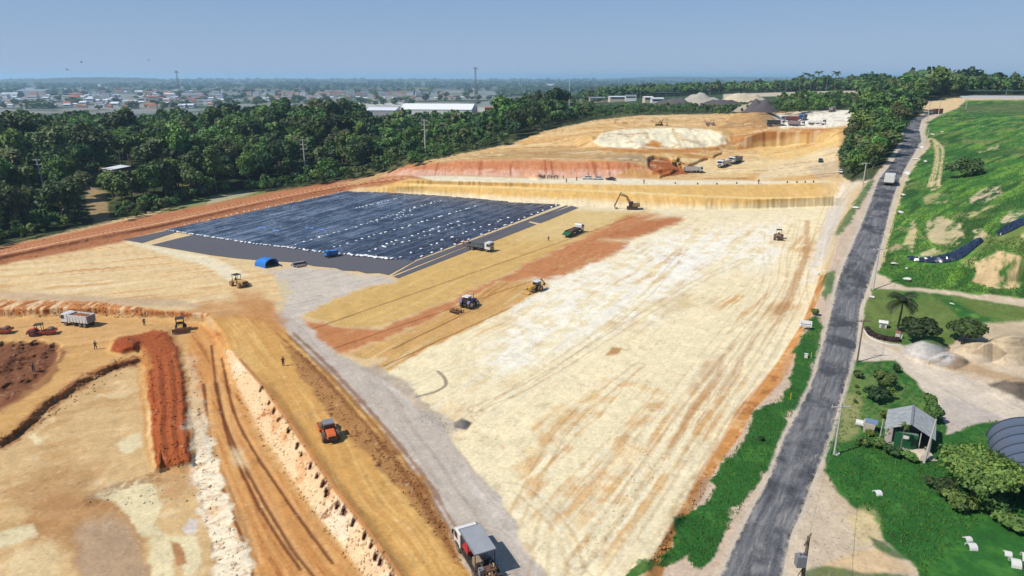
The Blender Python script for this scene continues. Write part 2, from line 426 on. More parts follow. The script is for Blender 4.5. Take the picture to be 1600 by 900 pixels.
# --- ochre haul road beside the grey one, with its rutted verge
och = [(350, 545), (420, 612), (520, 762), (632, 902), (840, 1300), (1000, 1300), (738, 905), (700, 830), (655, 745), (590, 660), (520, 590), (470, 545), (428, 500), (380, 490), (330, 495)]
P(och, A(216, 164, 92), 3, .7)
mo = mask(och, 4, .7)
paint(mo * thr(ST_O, .03, .2), A(230, 184, 112), .8)
paint(mo * thr(-ST_O + N_FINE * .3, .1, .3), A(188, 132, 66), .6)
ver = [(440, 535), (480, 560), (530, 615), (600, 685), (660, 760), (710, 850), (725, 890), (690, 850), (630, 770), (570, 705), (520, 650), (470, 590)]
P(ver, A(170, 120, 74), 4, .8, .4, .75)
mv = mask(ver, 5, 1)
paint(mv * thr(N_FINE + ST_O * .5, .08, .25), A(112, 66, 36), .8)
for off in (0, 14, 26):
    d = wdist([(432 + off, 520), (500 + off, 585), (585 + off, 680), (650 + off, 765), (712 + off, 870)], 3)
    paint(sm(.6, .1, d + N_MID * .8), A(140, 88, 48), .7)

# --- lower level, left
lowm = mlow * (1 - tj)
paint(lowm, A(216, 168, 106))
paint(lowm * thr(ST_X, .04, .24), A(226, 180, 118), .7)
paint(lowm * thr(-ST_X + N_FINE * .4, .12, .34), A(180, 122, 66), .6)
# plain between red berm and the lower road
pln = [(-700, 540), (0, 414), (190, 378), (350, 405), (430, 430), (440, 470), (350, 490), (250, 480), (150, 468), (0, 462), (-700, 470)]
P(pln, A(234, 202, 148), 3, 1)
mpl = mask(pln, 3, 1)
paint(mpl * thr(ST_X * .8 + N_ROCK * .7, .03, .22), A(220, 172, 112), .85)
paint(mpl * thr(ST_X + N_BIG * .5, .12, .3), A(206, 142, 84), .55)
paint(mpl * thr(-ST_X, .08, .25), A(244, 222, 180), .7)
P([(185, 374), (240, 384), (340, 404), (385, 430), (360, 440), (320, 415), (240, 392)], A(240, 226, 190), 4, .8, k=.9)
P([(0, 455), (120, 462), (280, 468), (330, 482), (240, 478), (100, 471), (0, 466), (-700, 470), (-700, 455)], A(200, 172, 138), 3, .6, k=.8)
P([(320, 470), (420, 470), (440, 500), (340, 500), (290, 490)], A(200, 142, 84), 8, 1.5, k=.7)
P([(362, 452), (410, 455), (445, 500), (440, 530), (400, 500), (370, 475)], A(196, 134, 74), 8, 1.5, k=.6)
# eroded little bank
bnk = [(-700, 470), (0, 468), (150, 471), (250, 484), (330, 490), (320, 497), (250, 494), (150, 490), (0, 493), (-700, 495)]
mb = mask(bnk, 2, .5)
paint(mb, A(208, 138, 78))
paint(mb * thr(fbm(GX / .9, GY / 6, 3, 4), .02, .16), A(240, 214, 170), .8)
paint(mb * thr(-fbm(GX / .9, GY / 6, 3, 4), .08, .22), A(150, 84, 42), .8)
# slope under the ochre road
slp_m = sm(0, .1, tj) * sm(1.0, .9, tj) * (PY > 545) * mlow
paint(slp_m, A(240, 204, 158))
paint(slp_m * thr(N_MID + ST_O * .4, .02, .2), A(220, 166, 112), .85)
paint(slp_m * thr(N_ROCK + N_FINE * .4, .04, .22), A(246, 222, 188), .8)
paint(slp_m * thr(N_FINE + N_MID * .6, .2, .36), A(150, 94, 58), .8)
paint(sm(.93, .98, tj) * sm(1.08, 1.0, (PX - foot_j(PY)) / (crest_j(PY) - foot_j(PY))) * (PY > 560), A(176, 116, 66), .8)
paint(NOTCH, A(118, 62, 36), .9)  # dark soil in the gouges, with the shade of the holes painted in
# orange road between slope and white ridge
org = [(300, 505), (345, 520), (360, 580), (400, 684), (455, 762), (558, 900), (740, 1300), (540, 1300), (402, 900), (376, 830), (348, 735), (325, 690), (306, 600), (298, 550)]
P(org, A(212, 150, 86), 5, .9)
mor = mask(org, 4, .5)
A_OR = heading((480, 880), (330, 600))
so = streak(A_OR, 26, .7, 9)
paint(mor * thr(so, .02, .18), A(222, 166, 100), .85)
paint(mor * thr(-so + N_FINE * .3, .1, .3), A(168, 98, 48), .7)
for pts in ([(318, 600), (330, 690), (372, 800), (402, 880)], [(340, 600), (358, 690), (410, 800), (470, 890)], [(346, 560), (372, 660), (440, 770), (520, 880)], [(310, 640), (340, 740), (386, 860), (395, 900)], [(330, 540), (345, 640), (388, 740), (452, 850), (490, 900)]):
    d = wdist(pts, 3); paint(sm(.4, .1, d + N_MID * .3), A(112, 58, 28), .85)
    d = wdist([(x + 7, y) for x, y in pts], 3); paint(sm(.5, .1, d + N_MID * .3), A(236, 184, 120), .5)
P([(360, 700), (384, 705), (384, 730), (366, 726)], A(240, 216, 170), 7, .8, k=.6)
# pit floor
mpf = mask(pitp, 2, .5)
paint(mpf, A(220, 184, 130))
paint(mpf * thr(N_ROCK + ST_X * .3, .03, .22), A(206, 164, 108), .8)
paint(mpf * thr(N_MID + N_ROCK * .5, .12, .3), A(230, 202, 154), .7)
P([(60, 790), (90, 770), (130, 772), (190, 760), (230, 790), (235, 850), (225, 905), (200, 950), (130, 960), (115, 850), (40, 830)], A(182, 132, 80), 10, 1.5, 1.5, .75)
P([(0, 770), (60, 750), (120, 720), (170, 725), (130, 790), (60, 800)], A(186, 140, 88), 14, 1.5, 2, .6)
P([(150, 815), (185, 803), (215, 825), (230, 880), (222, 930), (130, 940), (122, 870), (130, 830)], A(188, 162, 132), 13, 1.4, .8, .75)
POOL = A(238, 222, 176)
for q in ([(137, 778), (180, 755), (240, 748), (252, 780), (250, 815), (262, 838), (228, 840), (205, 800), (180, 782)], [(-20, 842), (20, 828), (58, 820), (64, 832), (30, 848), (-20, 860)], [(180, 695), (205, 682), (222, 676), (222, 698), (200, 710)], [(245, 840), (305, 835), (312, 880), (300, 905), (280, 900), (272, 860), (262, 900), (220, 930), (236, 880)], [(50, 680), (62, 674), (62, 690), (52, 694)]):
    P(q, POOL, 4, 1.0, .6, .88)
P([(20, 860), (90, 840), (95, 905), (0, 905)], A(232, 206, 156), 8, 1.2, 1, .6)
P([(140, 770), (180, 755), (250, 738), (260, 752), (215, 758), (178, 772), (150, 790), (120, 790)], A(150, 104, 66), 2, .8, .3, .7, mul=thr(N_FINE, -.3, .1))
P([(265, 845), (280, 850), (292, 880), (275, 885)], A(190, 138, 92), 3, .5)
P([(285, 828), (300, 808), (312, 815), (306, 830), (292, 836)], A(220, 210, 202), 3, .6, k=.8)
# cut edges and strip road
for pts in ([(0, 697), (60, 645), (130, 592), (180, 573), (225, 560)],):
    d = wdist(pts, 5); paint(sm(1.5, .4, d + N_MID * 2.4), A(160, 98, 54), .8)
    paint(thr(N_FINE + N_MID, .1, .3) * sm(2.6, 1.2, d), A(110, 62, 34), .8)
P([(0, 690), (140, 560), (200, 548), (180, 535), (120, 545), (60, 600), (0, 650)], A(216, 168, 100), 4, .8, k=.6)
P(darkp, A(132, 84, 54), 3, 1.2, .6)
paint(md * thr(N_MID + N_FINE * .5, .05, .25), A(86, 48, 30), .85)
paint(md * thr(N_ROCK + N_FINE * .5, .12, .3), A(170, 112, 74), .6)
P([(0, 633), (60, 597), (92, 560), (96, 545), (104, 548), (92, 580), (60, 606), (0, 645)], A(120, 70, 40), 3, 1, k=.7)
# red clay
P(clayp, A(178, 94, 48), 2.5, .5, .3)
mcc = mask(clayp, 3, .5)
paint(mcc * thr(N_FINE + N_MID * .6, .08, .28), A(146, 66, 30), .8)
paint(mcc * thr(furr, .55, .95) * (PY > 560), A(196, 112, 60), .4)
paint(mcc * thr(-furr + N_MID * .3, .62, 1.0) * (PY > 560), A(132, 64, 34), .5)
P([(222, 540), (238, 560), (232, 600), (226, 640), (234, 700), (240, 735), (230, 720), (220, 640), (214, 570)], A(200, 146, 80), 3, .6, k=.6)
P([(172, 548), (178, 532), (200, 526), (214, 534), (212, 548), (190, 552)], A(168, 82, 42), 2.5, .3)
# white ridge
wr = [(292, 560), (306, 560), (334, 700), (348, 735), (376, 835), (402, 902), (530, 1300), (420, 1300), (342, 905), (326, 830), (305, 745), (296, 660)]
mw = mask(wr, 5, 1.7, 1.2) * (.25 + .75 * sm(610, 720, PY + N_MID * 120))
paint(mw, A(244, 230, 200), .95)
paint(mw * thr(N_MID + N_FINE * .4, .08, .3), A(216, 176, 130), .7)
paint(mw * (1 - sm(0, .07, gul)) * sm(640, 720, PY), A(170, 122, 84), .6)
P([(250, 740), (300, 720), (308, 750), (300, 770), (265, 780)], A(206, 160, 112), 4, .8, k=.7, mul=thr(N_FINE, -.3, .2))

# --- red berm left, bench, embankment, red cut
brm = [(-700, 510), (0, 386), (150, 354), (250, 333), (420, 301), (540, 281), (640, 272), (700, 276), (640, 290), (560, 293), (540, 300), (400, 330), (250, 362), (180, 380), (0, 414), (-700, 540)]
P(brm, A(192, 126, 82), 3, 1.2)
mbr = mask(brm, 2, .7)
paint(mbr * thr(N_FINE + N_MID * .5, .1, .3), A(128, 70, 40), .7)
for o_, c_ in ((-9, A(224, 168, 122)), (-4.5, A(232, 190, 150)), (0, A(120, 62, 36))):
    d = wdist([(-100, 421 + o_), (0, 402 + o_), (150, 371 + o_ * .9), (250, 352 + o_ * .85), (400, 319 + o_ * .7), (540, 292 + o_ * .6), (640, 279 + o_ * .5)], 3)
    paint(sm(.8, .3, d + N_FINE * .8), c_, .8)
P([(520, 287), (560, 280), (640, 258), (720, 241), (790, 227), (760, 240), (720, 248), (640, 262), (560, 288)], A(206, 164, 112), 2, 1)
eme = sm(1322, 1262, PX)
paint(mask(emb, 3, .8, .5) * eme, A(228, 184, 110))
sv = fbm(GX / 1.6, GY / 30, 4, 5)
paint(mask(emb, 3, .8, .5) * eme * thr(sv * .4 + N_ROCK * .7, .03, .22), A(238, 202, 138), .6)
paint(mask(emb, 3, .8, .5) * eme * thr(-sv * .3 + N_ROCK * .6, .06, .26), A(208, 156, 82), .5)
P([(640, 287), (800, 292), (900, 296), (1000, 300), (1100, 305.5), (1200, 308.5), (1310, 306.5), (1310, 309), (1200, 311), (1100, 308), (1000, 303), (900, 298.6), (800, 294.6), (640, 290)], A(246, 216, 150), .8, .15, k=.9)
P([(620, 297), (720, 303), (800, 307), (900, 311), (1000, 317), (1000, 332), (900, 328), (800, 323), (700, 313), (620, 304)], A(242, 224, 186), 4.5, 1.2, k=.85)
P([(990, 320), (1100, 321), (1200, 319), (1316, 306), (1316, 335), (1150, 340), (1040, 338)], A(244, 228, 188), 6, 1.4, 1, k=.85)
bench = [(640, 273), (720, 275), (830, 279), (900, 278), (985, 279), (1040, 281), (1180, 282), (1290, 283), (1310, 284), (1200, 288), (1000, 289), (880, 287), (800, 285), (680, 283)]
P(bench, A(240, 226, 194), 1.5, .5)
plat = [(640, 258), (720, 241), (800, 226), (850, 206), (930, 189), (1000, 181), (1100, 179), (1200, 176), (1345, 172), (1312, 230), (1310, 282), (1180, 282), (1040, 280), (1000, 262), (900, 250), (720, 250)]
P(plat, A(222, 178, 114), 2, 1)
mpt = mask(plat, 2, 1)
sx_ = fbm(GX / 34, GY / 4, 4, 7)
paint(mpt * thr(sx_ + N_ROCK * .5, .04, .24), A(236, 204, 150), .8)
paint(mpt * thr(-sx_ + N_ROCK * .5, .06, .26), A(196, 138, 74), .75)
P([(660, 255), (720, 243), (800, 234), (900, 232), (1000, 238), (1010, 252), (900, 249), (720, 250)], A(192, 160, 108), 4, 2, 2, .75)
P([(930, 246), (1000, 240), (1015, 252), (960, 252)], A(166, 144, 116), 4, 2, k=.6)
paint(mask(redcut, 3.5, 1.2, 1.0), A(204, 132, 88))
hcut = np.clip((PY - 249) / 26, 0, 1)
paint(mask(redcut, 2, .4) * sm(.45, .85, hcut + N_MID * .5), A(230, 188, 164), .85)
paint(mask(redcut, 2, .4) * thr(sv + N_FINE * .3, .06, .2), A(220, 150, 100), .6)
paint(mask(redcut, 2, .4) * thr(-sv, .1, .25), A(164, 84, 48), .7)
P([(985, 262), (1040, 270), (1062, 272), (1035, 280), (1000, 278), (960, 276)], A(210, 158, 98), 3, .8)
P([(1012, 250), (1020, 247), (1045, 250), (1066, 262), (1075, 272), (1035, 276), (1014, 264)], A(172, 96, 48), 2, .5)
P([(1100, 250), (1180, 245), (1230, 250), (1200, 268), (1120, 276), (1075, 272)], A(238, 210, 156), 5, 1, 1.5, .85)
P([(1200, 262), (1262, 238), (1300, 228), (1316, 232), (1300, 260), (1250, 275), (1180, 281)], A(236, 214, 170), 3, 1, k=.85)
P([(1260, 262), (1312, 250), (1318, 275), (1280, 280)], A(206, 188, 158), 4, 1, k=.7)
P(moundp, A(246, 234, 200), 2, .8)
paint(mm_ * thr(sv + N_MID * .5, .12, .26), A(214, 186, 134), .8)
P([(938, 231), (1000, 234), (1100, 231), (1136, 224), (1134, 232), (1100, 238), (1000, 240), (940, 236)], A(204, 142, 74), 2, .6)
P([(1005, 228), (1020, 219), (1034, 224), (1032, 231)], A(214, 150, 78), 2, .6)
P([(1140, 208), (1200, 203), (1290, 200), (1310, 206), (1290, 214), (1180, 222), (1140, 222)], A(190, 126, 66), 3, 1, 1.5, .8)
P([(1180, 226), (1250, 210), (1310, 204), (1314, 226), (1240, 250), (1180, 246)], A(234, 196, 126), 4, 1.5, 2, .75)
P([(850, 206), (930, 190), (1000, 182), (1130, 179), (1140, 186), (1000, 187), (930, 195), (860, 212)], A(226, 190, 132), 2, 1)
paint(mask([(960, 184), (1110, 182), (1110, 192), (960, 194)], 2, .5) * thr(fbm(GX / 3, GY / 20, 3, 3), .05, .15), A(170, 108, 56), .7)
P([(1200, 180), (1260, 174), (1345, 171), (1346, 176), (1330, 195), (1290, 200), (1200, 200)], A(250, 242, 222), 2, .8)
P([(1140, 182), (1178, 172), (1205, 180), (1226, 194), (1215, 200), (1130, 200)], A(186, 146, 96), 2, .6, k=.9)

# --- right of the site: bank, verge, road shoulder
bw = sm(.05, .2, tb) * sm(1.02, .9, tb) * (PY > 430)
paint(bw, A(214, 150, 84))
paint(bw * thr(N_MID + N_FINE * .5, .08, .28), A(232, 186, 128), .7)
paint(bw * thr(-N_MID + N_FINE * .5, .14, .3), A(160, 100, 54), .7)
P([(1120, 750), (1112, 770), (1075, 800), (1085, 770), (1105, 742)], A(196, 160, 126), 3, .6, k=.8)
P([(1228, 560), (1240, 540), (1236, 600), (1205, 640), (1200, 630)], A(206, 160, 116), 3, .6, k=.8)
GR = [A(50, 106, 42), A(70, 122, 48), A(44, 92, 38), A(106, 142, 62)]


def grass(poly, soft=2.5, warp=.8, tone=(0, 1, 2), dry=.0, big=.5, k=1.0):
    m = mask(poly, soft, warp, big) * k
    paint(m, GR[tone[0]])
    paint(m * thr(N_MID + N_FINE * .5, .03, .25), GR[tone[1]], .8)
    paint(m * thr(-N_MID + N_FINE * .6, .08, .28), GR[tone[2]], .8)
    if dry: paint(m * thr(N_ROCK + N_FINE * .4, .05, .25), A(122, 132, 72), dry)
    return m


# everything right of the road is first pale dirt
mR = sm(-3, 3, PX - road_r(PY) + WB1 * .5 / MPX) * (PY > 160)
paint(mR, A(214, 194, 166))
paint(mR * thr(N_ROCK + N_FINE * .3, .05, .25), A(196, 170, 138), .7)
mL = sm(-3, 3, road_l(PY) - PX) * sm(.9, 1.0, tb)
paint(mL * (PY > 200), A(214, 190, 164))
paint(mL * (PY > 200) * thr(N_FINE + N_MID * .4, .1, .3), A(180, 148, 120), .6)
GRASS = np.zeros_like(Z)
v1 = [(860, 1100), (900, 990), (1012, 876), (1034, 888), (1056, 880), (1070, 868), (1082, 890), (1097, 890), (1125, 850), (1150, 808), (1175, 770), (1200, 733), (1217, 685), (1245, 635), (1268, 587), (1282, 542), (1284, 498), (1275, 490), (1265, 497), (1247, 535), (1240, 575), (1224, 618), (1200, 634), (1176, 640), (1163, 685), (1137, 715), (1118, 742), (1112, 770), (1088, 800), (1064, 812), (1060, 822), (1058, 850), (1040, 862)]
GRASS = np.maximum(GRASS, grass(v1, 3, 1.7, (0, 1, 2), .35))
for q in ([(1302, 368), (1325, 330), (1346, 296), (1360, 280), (1366, 284), (1345, 318), (1328, 350), (1312, 366)], [(1290, 430), (1305, 424), (1302, 452), (1288, 472), (1284, 455)]):
    GRASS = np.maximum(GRASS, grass(q, 2.5, 1.2, (0, 3, 2), .6, .5, .8) * .6)
hill = [(1449, 192), (1446, 210), (1455, 226), (1440, 245), (1424, 268), (1408, 300), (1396, 345), (1384, 385), (1374, 425), (1392, 441), (1420, 449), (1500, 456), (1600, 465), (2300, 530), (2300, 150), (1510, 157), (1495, 170), (1465, 182)]
mhl = grass(hill, 2, 1.2, (1, 3, 0), .35, .8)
GRASS = np.maximum(GRASS, mhl)
sd = streak(heading((1470, 420), (1600, 300)), 14, 2.2, 6)
paint(mhl * thr(sd + N_ROCK * .6, .03, .22), A(116, 160, 58), .8)
paint(mhl * thr(fbm(GX / 16, GY / 16, 4, 3), .02, .18), A(134, 138, 78), .65)
paint(mhl * thr(fbm(GX / 5, GY / 3, 4, 11), .16, .3), A(176, 160, 112), .5)
paint(mhl * thr(-sd + N_ROCK * .7, .03, .2), A(36, 84, 34), .9)
paint(mhl * thr(fbm(GX / 24, GY / 24, 4, 6), .05, .18), A(40, 92, 36), .7)
P([(1500, 165), (1600, 160), (2100, 170), (2100, 190), (1600, 178), (1510, 176)], A(104, 108, 70), 5, 2, 2, .6)
DIRT = [([(1512, 313), (1535, 296), (1562, 290), (1566, 302), (1540, 316), (1515, 318)], A(206, 184, 152)), ([(1445, 365), (1450, 345), (1470, 337), (1500, 350), (1508, 372), (1490, 385), (1452, 380)], A(198, 180, 140)),
        ([(1440, 308), (1465, 302), (1485, 305), (1478, 318), (1446, 320)], A(170, 160, 110)), ([(1522, 410), (1560, 392), (1590, 398), (1640, 420), (1640, 445), (1560, 452), (1515, 440), (1525, 425)], A(222, 190, 144)),
        ([(1418, 390), (1410, 382), (1420, 350), (1430, 344), (1432, 360), (1424, 395)], A(206, 186, 140)), ([(1385, 390), (1405, 380), (1412, 390), (1390, 398)], A(180, 156, 120)),
        ([(1560, 348), (1580, 330), (1606, 322), (1606, 335), (1575, 352)], A(204, 186, 150)), ([(1526, 238), (1560, 226), (1562, 232), (1530, 240)], A(196, 186, 130)), ([(1500, 340), (1530, 325), (1560, 318), (1525, 338)], A(190, 180, 120)),
        ([(1450, 285), (1470, 280), (1468, 296), (1455, 298)], A(224, 196, 150)), ([(1516, 360), (1535, 358), (1545, 370), (1525, 374)], A(212, 190, 150)), ([(1436, 395), (1462, 388), (1466, 394), (1440, 400)], A(204, 190, 140)), ([(1596, 366), (1640, 360), (1640, 372), (1596, 372)], A(196, 180, 130))]
for q, c in DIRT:
    m = P(q, c, 2.2, 1.0, .6, .95, mul=thr(sd + N_FINE * .5 + N_MID * .6, -.22, .12)); GRASS *= 1 - m
# footpaths on the slope
for pts, w in (([(1440, 218), (1455, 217), (1462, 225), (1464, 250), (1458, 275), (1452, 292)], .9), ([(1464, 222), (1473, 235), (1470, 262), (1466, 290)], .55), ([(1420, 250), (1405, 305), (1390, 360), (1378, 410)], .5)):
    d = wdist(pts, 4); m = sm(w * 1.3, w * .5, d + N_MID * .7) * (PY > 180)
    paint(m, A(214, 196, 146), .9); GRASS *= 1 - m
# branch track and lawns
lawn = [(1362, 452), (1352, 480), (1346, 512), (1356, 520), (1392, 536), (1420, 540), (1445, 538), (1470, 545), (1490, 536), (1505, 522), (1540, 508), (1600, 502), (2200, 530), (2200, 500), (1600, 480), (1500, 463), (1430, 455)]
m = grass(lawn, 2.5, .8, (0, 3, 2), .75); GRASS = np.maximum(GRASS, m * .5)
paint(m * thr(N_ROCK + .2, -.1, .2), A(112, 128, 64), .8)
P([(1540, 508), (1600, 500), (1700, 505), (1700, 560), (1620, 570), (1500, 552), (1500, 530)], A(206, 184, 150), 4, 1.2, 1, .9)
P([(1410, 542), (1440, 533), (1470, 540), (1505, 570), (1514, 578), (1480, 572), (1430, 560), (1412, 552)], A(208, 202, 194), 2.5, .5, .4, .95)
P([(1425, 556), (1480, 565), (1512, 578), (1470, 574)], A(166, 154, 142), 3, .6, k=.7)
P([(1490, 560), (1560, 580), (1640, 600), (1640, 612), (1540, 590), (1480, 576)], A(190, 154, 110), 4, 1, k=.7)
P([(1542, 600), (1570, 594), (1640, 606), (1640, 640), (1590, 630), (1552, 616)], A(112, 100, 90), 3, .6, .4, .95)
drv = [(1342, 528), (1352, 530), (1400, 550), (1460, 572), (1540, 600), (1660, 652), (1660, 690), (1560, 672), (1480, 655), (1440, 606), (1400, 562), (1348, 566), (1338, 560)]
P(drv, A(222, 206, 184), 2.5, .8, .5, .95)
paint(mask(drv, 3, .8) * thr(streak(heading((1360, 545), (1600, 650)), 20, 1, 3), .04, .2), A(200, 186, 170), .7)
P([(1470, 620), (1520, 630), (1560, 650), (1550, 675), (1480, 680), (1462, 660)], A(196, 184, 172), 5, 1, 1, .8)
yard = [(1334, 562), (1352, 566), (1398, 563), (1436, 606), (1470, 640), (1476, 680), (1530, 660), (1600, 655), (1700, 660), (2200, 800), (2200, 1300), (1500, 1300), (1440, 905), (1436, 888), (1388, 846), (1368, 806), (1330, 786), (1300, 760), (1290, 738), (1292, 700), (1312, 640), (1322, 600)]
m = grass(yard, 2.5, .8, (0, 1, 2), 0, .5); GRASS = np.maximum(GRASS, m)
up = sm(720, 660, PY)
paint(m * up * thr(N_ROCK + N_FINE * .4, -.12, .16), A(118, 136, 74), .75); GRASS *= 1 - .5 * m * up
P([(1318, 610), (1345, 620), (1340, 680), (1318, 690), (1306, 680)], A(176, 168, 112), 6, 1.2, 1, .6)
P([(1340, 862), (1380, 850), (1436, 890), (1300, 905), (1270, 905), (1300, 880)], A(226, 190, 140), 7, 1, 1.2, .7)
P([(1350, 790), (1372, 795), (1385, 840), (1345, 850), (1330, 810)], A(222, 200, 140), 8, 1, 1, .6)
m = grass([(1360, 836), (1384, 846), (1430, 878), (1400, 872), (1366, 850)], 3, .8, (2, 0, 1), .3, .4, .8); GRASS = np.maximum(GRASS, m * .6)
m = grass([(1262, 890), (1300, 884), (1340, 892), (1420, 896), (1440, 930), (1400, 1300), (1180, 1300), (1240, 950)], 4, .9, (2, 0, 3), .8, .5, .75); GRASS = np.maximum(GRASS, m * .5)
# pale dusty rim of the asphalt
for f in (road_l, road_r):
    m = sm(7, 2, np.abs(PX - f(PY))) * (PY > 190); paint(m, A(206, 196, 178), .7); GRASS *= 1 - m

P([(1346, 172), (1425, 168), (1436, 182), (1410, 195), (1406, 222), (1388, 250), (1362, 280), (1330, 285), (1312, 270), (1312, 236), (1332, 200)], A(70, 80, 46), 2, 1)
P([(1316, 286), (1346, 282), (1328, 312), (1308, 352), (1292, 402), (1272, 442), (1250, 446), (1276, 372), (1300, 318)], A(234, 224, 208), 5, 1, 1, .8, mul=thr(N_MID + ST_R * .5, -.3, .0))
# --- wheel tracks pressed into the pale pad
rt = np.random.default_rng(21)


def track(pts, gauge, w, c, k):
    a = [W(*q) for q in spline(pts, 6)]
    d = wdist(pts, gauge + 3)
    m = sm(w, w * .2, np.abs(d - gauge) + N_FINE * .35 + N_MID * .3)
    paint(m * (thr(N_MID + .2, -.1, .2) * .7 + .3), c, k)


TR = A(176, 138, 92); TL = A(255, 248, 228)
for pts in ([(1240, 350), (1225, 400), (1215, 450), (1150, 540), (1060, 660), (960, 800), (900, 880)], [(1255, 345), (1238, 420), (1225, 470), (1160, 570), (1070, 690), (1000, 790), (930, 890)], [(1300, 330), (1262, 400), (1248, 460), (1195, 560), (1110, 680), (1010, 840)],
            [(1200, 360), (1190, 430), (1130, 520), (1030, 650), (920, 800)], [(1070, 390), (1000, 470), (880, 560), (760, 640)], [(1180, 400), (1090, 440), (960, 520), (830, 600), (740, 640)], 
            [(840, 900), (860, 800), (930, 720), (1010, 640)], [(640, 600), (700, 575), (800, 560), (920, 600)], [(800, 820), (850, 720), (900, 650), (1000, 570)], [(1300, 300), (1285, 340), (1270, 390), (1255, 440), (1258, 480)], [(1130, 520), (1180, 480), (1200, 420), (1180, 380), (1120, 400)],
            [(900, 890), (880, 830), (820, 770), (790, 760)]):
    track(pts, .9, .38, TR, rt.uniform(.15, .38)); track([(x + 9, y + 2) for x, y in pts], .9, .3, TL, .25)
d = wdist([(1262, 345), (1258, 400), (1245, 435), (1228, 470), (1215, 490)], 4); paint(sm(1.4, .4, d + N_MID), A(186, 140, 90), .6)
P([(1300, 320), (1318, 300), (1316, 330), (1298, 370), (1275, 420), (1268, 420), (1280, 370)], A(218, 208, 194), 3, .8, .6, .8)
for c, a, r, k in (((696, 598), (640, 622), .35, .8), ((690, 610), (672, 616), .4, .6)):
    pass
d = wdist([(652, 620), (680, 612), (696, 602), (694, 590), (684, 580)], 3); paint(sm(.5, .15, d), A(126, 112, 96), .75)
P([(945, 556), (958, 542), (972, 545), (966, 553), (955, 555)], A(190, 140, 80), 2.5, .4, k=.9)
# pebbles and clods as small dark and pale spots
sp = vn(GX / .33, GY / .33, 3) * vn(GX / .9, GY / .9, 8)
GZ += mpt * (fbm(GX / 11, GY / 6, 4, 4) * 1.3 + fbm(GX / 3, GY / 2, 3, 2) * .35)
paint(mpt * thr(fbm(GX / 18, GY / 2.4, 4, 5), .10, .24), A(168, 108, 58), .55)
paint(mpt * thr(fbm(GX / 22, GY / 2.6, 4, 8), .12, .26), A(246, 226, 184), .5)
bare = 1 - np.clip(GRASS, 0, 1)
paint(bare * thr(sp, .62, .74) * (fd < 260), A(140, 100, 64), .3)
sp2 = vn(GX / .3, GY / .3, 11) * vn(GX / 1.3, GY / 1.3, 2)
paint(bare * thr(sp2, .64, .76) * (fd < 260), A(250, 236, 206), .22)
fine_r = streak(A_ROAD, 9, .32, 12, 3) * mpad + streak(A_HAUL, 9, .3, 13, 3) * mh + streak(A_OCH, 9, .3, 14, 3) * mo
ALB *= (1 + .24 * N_FINE + .20 * N_MID + .15 * fine_r + .10 * fbm(GX / .28, GY / .28, 2, 10) * bare)[..., None]
ALB = np.clip(ALB, .005, .82)
# grass stands up from the sheet a little
GZ += np.clip(GRASS, 0, 1) * (fbm(GX / .8, GY / .8, 3, 4) * .14 + .10) + mpad * streak(A_ROAD, 12, .5, 6) * .10 + mpad * N_MID * .06 * (1 - roadm)
# ------------------------------------------------------------------ materials
MATS = {}


def mat(name, rgb=None, rough=.6, metal=0.0, noise=.0, scale=3.0, spec=.4, bump=0.0, srgb=True):
    """plain painted surface with a little dirt; rgb given as the colour under the sun"""
    if name in MATS: return MATS[name]
    m = bpy.data.materials.new(name); m.use_nodes = True
    nt = m.node_tree; b = nt.nodes['Principled BSDF']
    c = A(*rgb) if srgb else rgb
    b.inputs['Base Color'].default_value = (*c, 1)
    b.inputs['Roughness'].default_value = rough; b.inputs['Metallic'].default_value = metal
    b.inputs['Specular IOR Level'].default_value = spec
    if noise:
        tc = nt.nodes.new('ShaderNodeTexCoord'); n = nt.nodes.new('ShaderNodeTexNoise')
        n.inputs['Scale'].default_value = scale; n.inputs['Detail'].default_value = 6; n.inputs['Roughness'].default_value = .65
        nt.links.new(tc.outputs['Object'], n.inputs['Vector'])
        r = nt.nodes.new('ShaderNodeMapRange'); r.inputs[1].default_value = .3; r.inputs[2].default_value = .75
        nt.links.new(n.outputs['Fac'], r.inputs[0])
        mx = nt.nodes.new('ShaderNodeMix'); mx.data_type = 'RGBA'
        mx.inputs[6].default_value = (*c, 1)
        d = np.asarray(c) * (1 - noise) + np.array([.16, .10, .055]) * noise * .8
        mx.inputs[7].default_value = (*d, 1)
        nt.links.new(r.outputs[0], mx.inputs[0]); nt.links.new(mx.outputs[2], b.inputs['Base Color'])
        if bump:
            bp = nt.nodes.new('ShaderNodeBump'); bp.inputs['Strength'].default_value = bump; bp.inputs['Distance'].default_value = .1
            nt.links.new(n.outputs['Fac'], bp.inputs['Height']); nt.links.new(bp.outputs[0], b.inputs['Normal'])
    MATS[name] = m
    return m


def tag(o, label, cat, group=None, kind=None):
    o['label'] = label; o['category'] = cat
    if group: o['group'] = group
    if kind: o['kind'] = kind
    return o


def link_mesh(name, verts, faces, mats, parent=None, smooth=False, mi=None):
    me = bpy.data.meshes.new(name)
    me.from_pydata([tuple(v) for v in verts], [], faces)
    for m in (mats if isinstance(mats, (list, tuple)) else [mats]): me.materials.append(m)
    if mi is not None: me.polygons.foreach_set('material_index', mi)
    if smooth: me.polygons.foreach_set('use_smooth', [True] * len(me.polygons))
    me.update()
    o = bpy.data.objects.new(name, me); COL.objects.link(o)
    if parent is not None: o.parent = parent
    return o


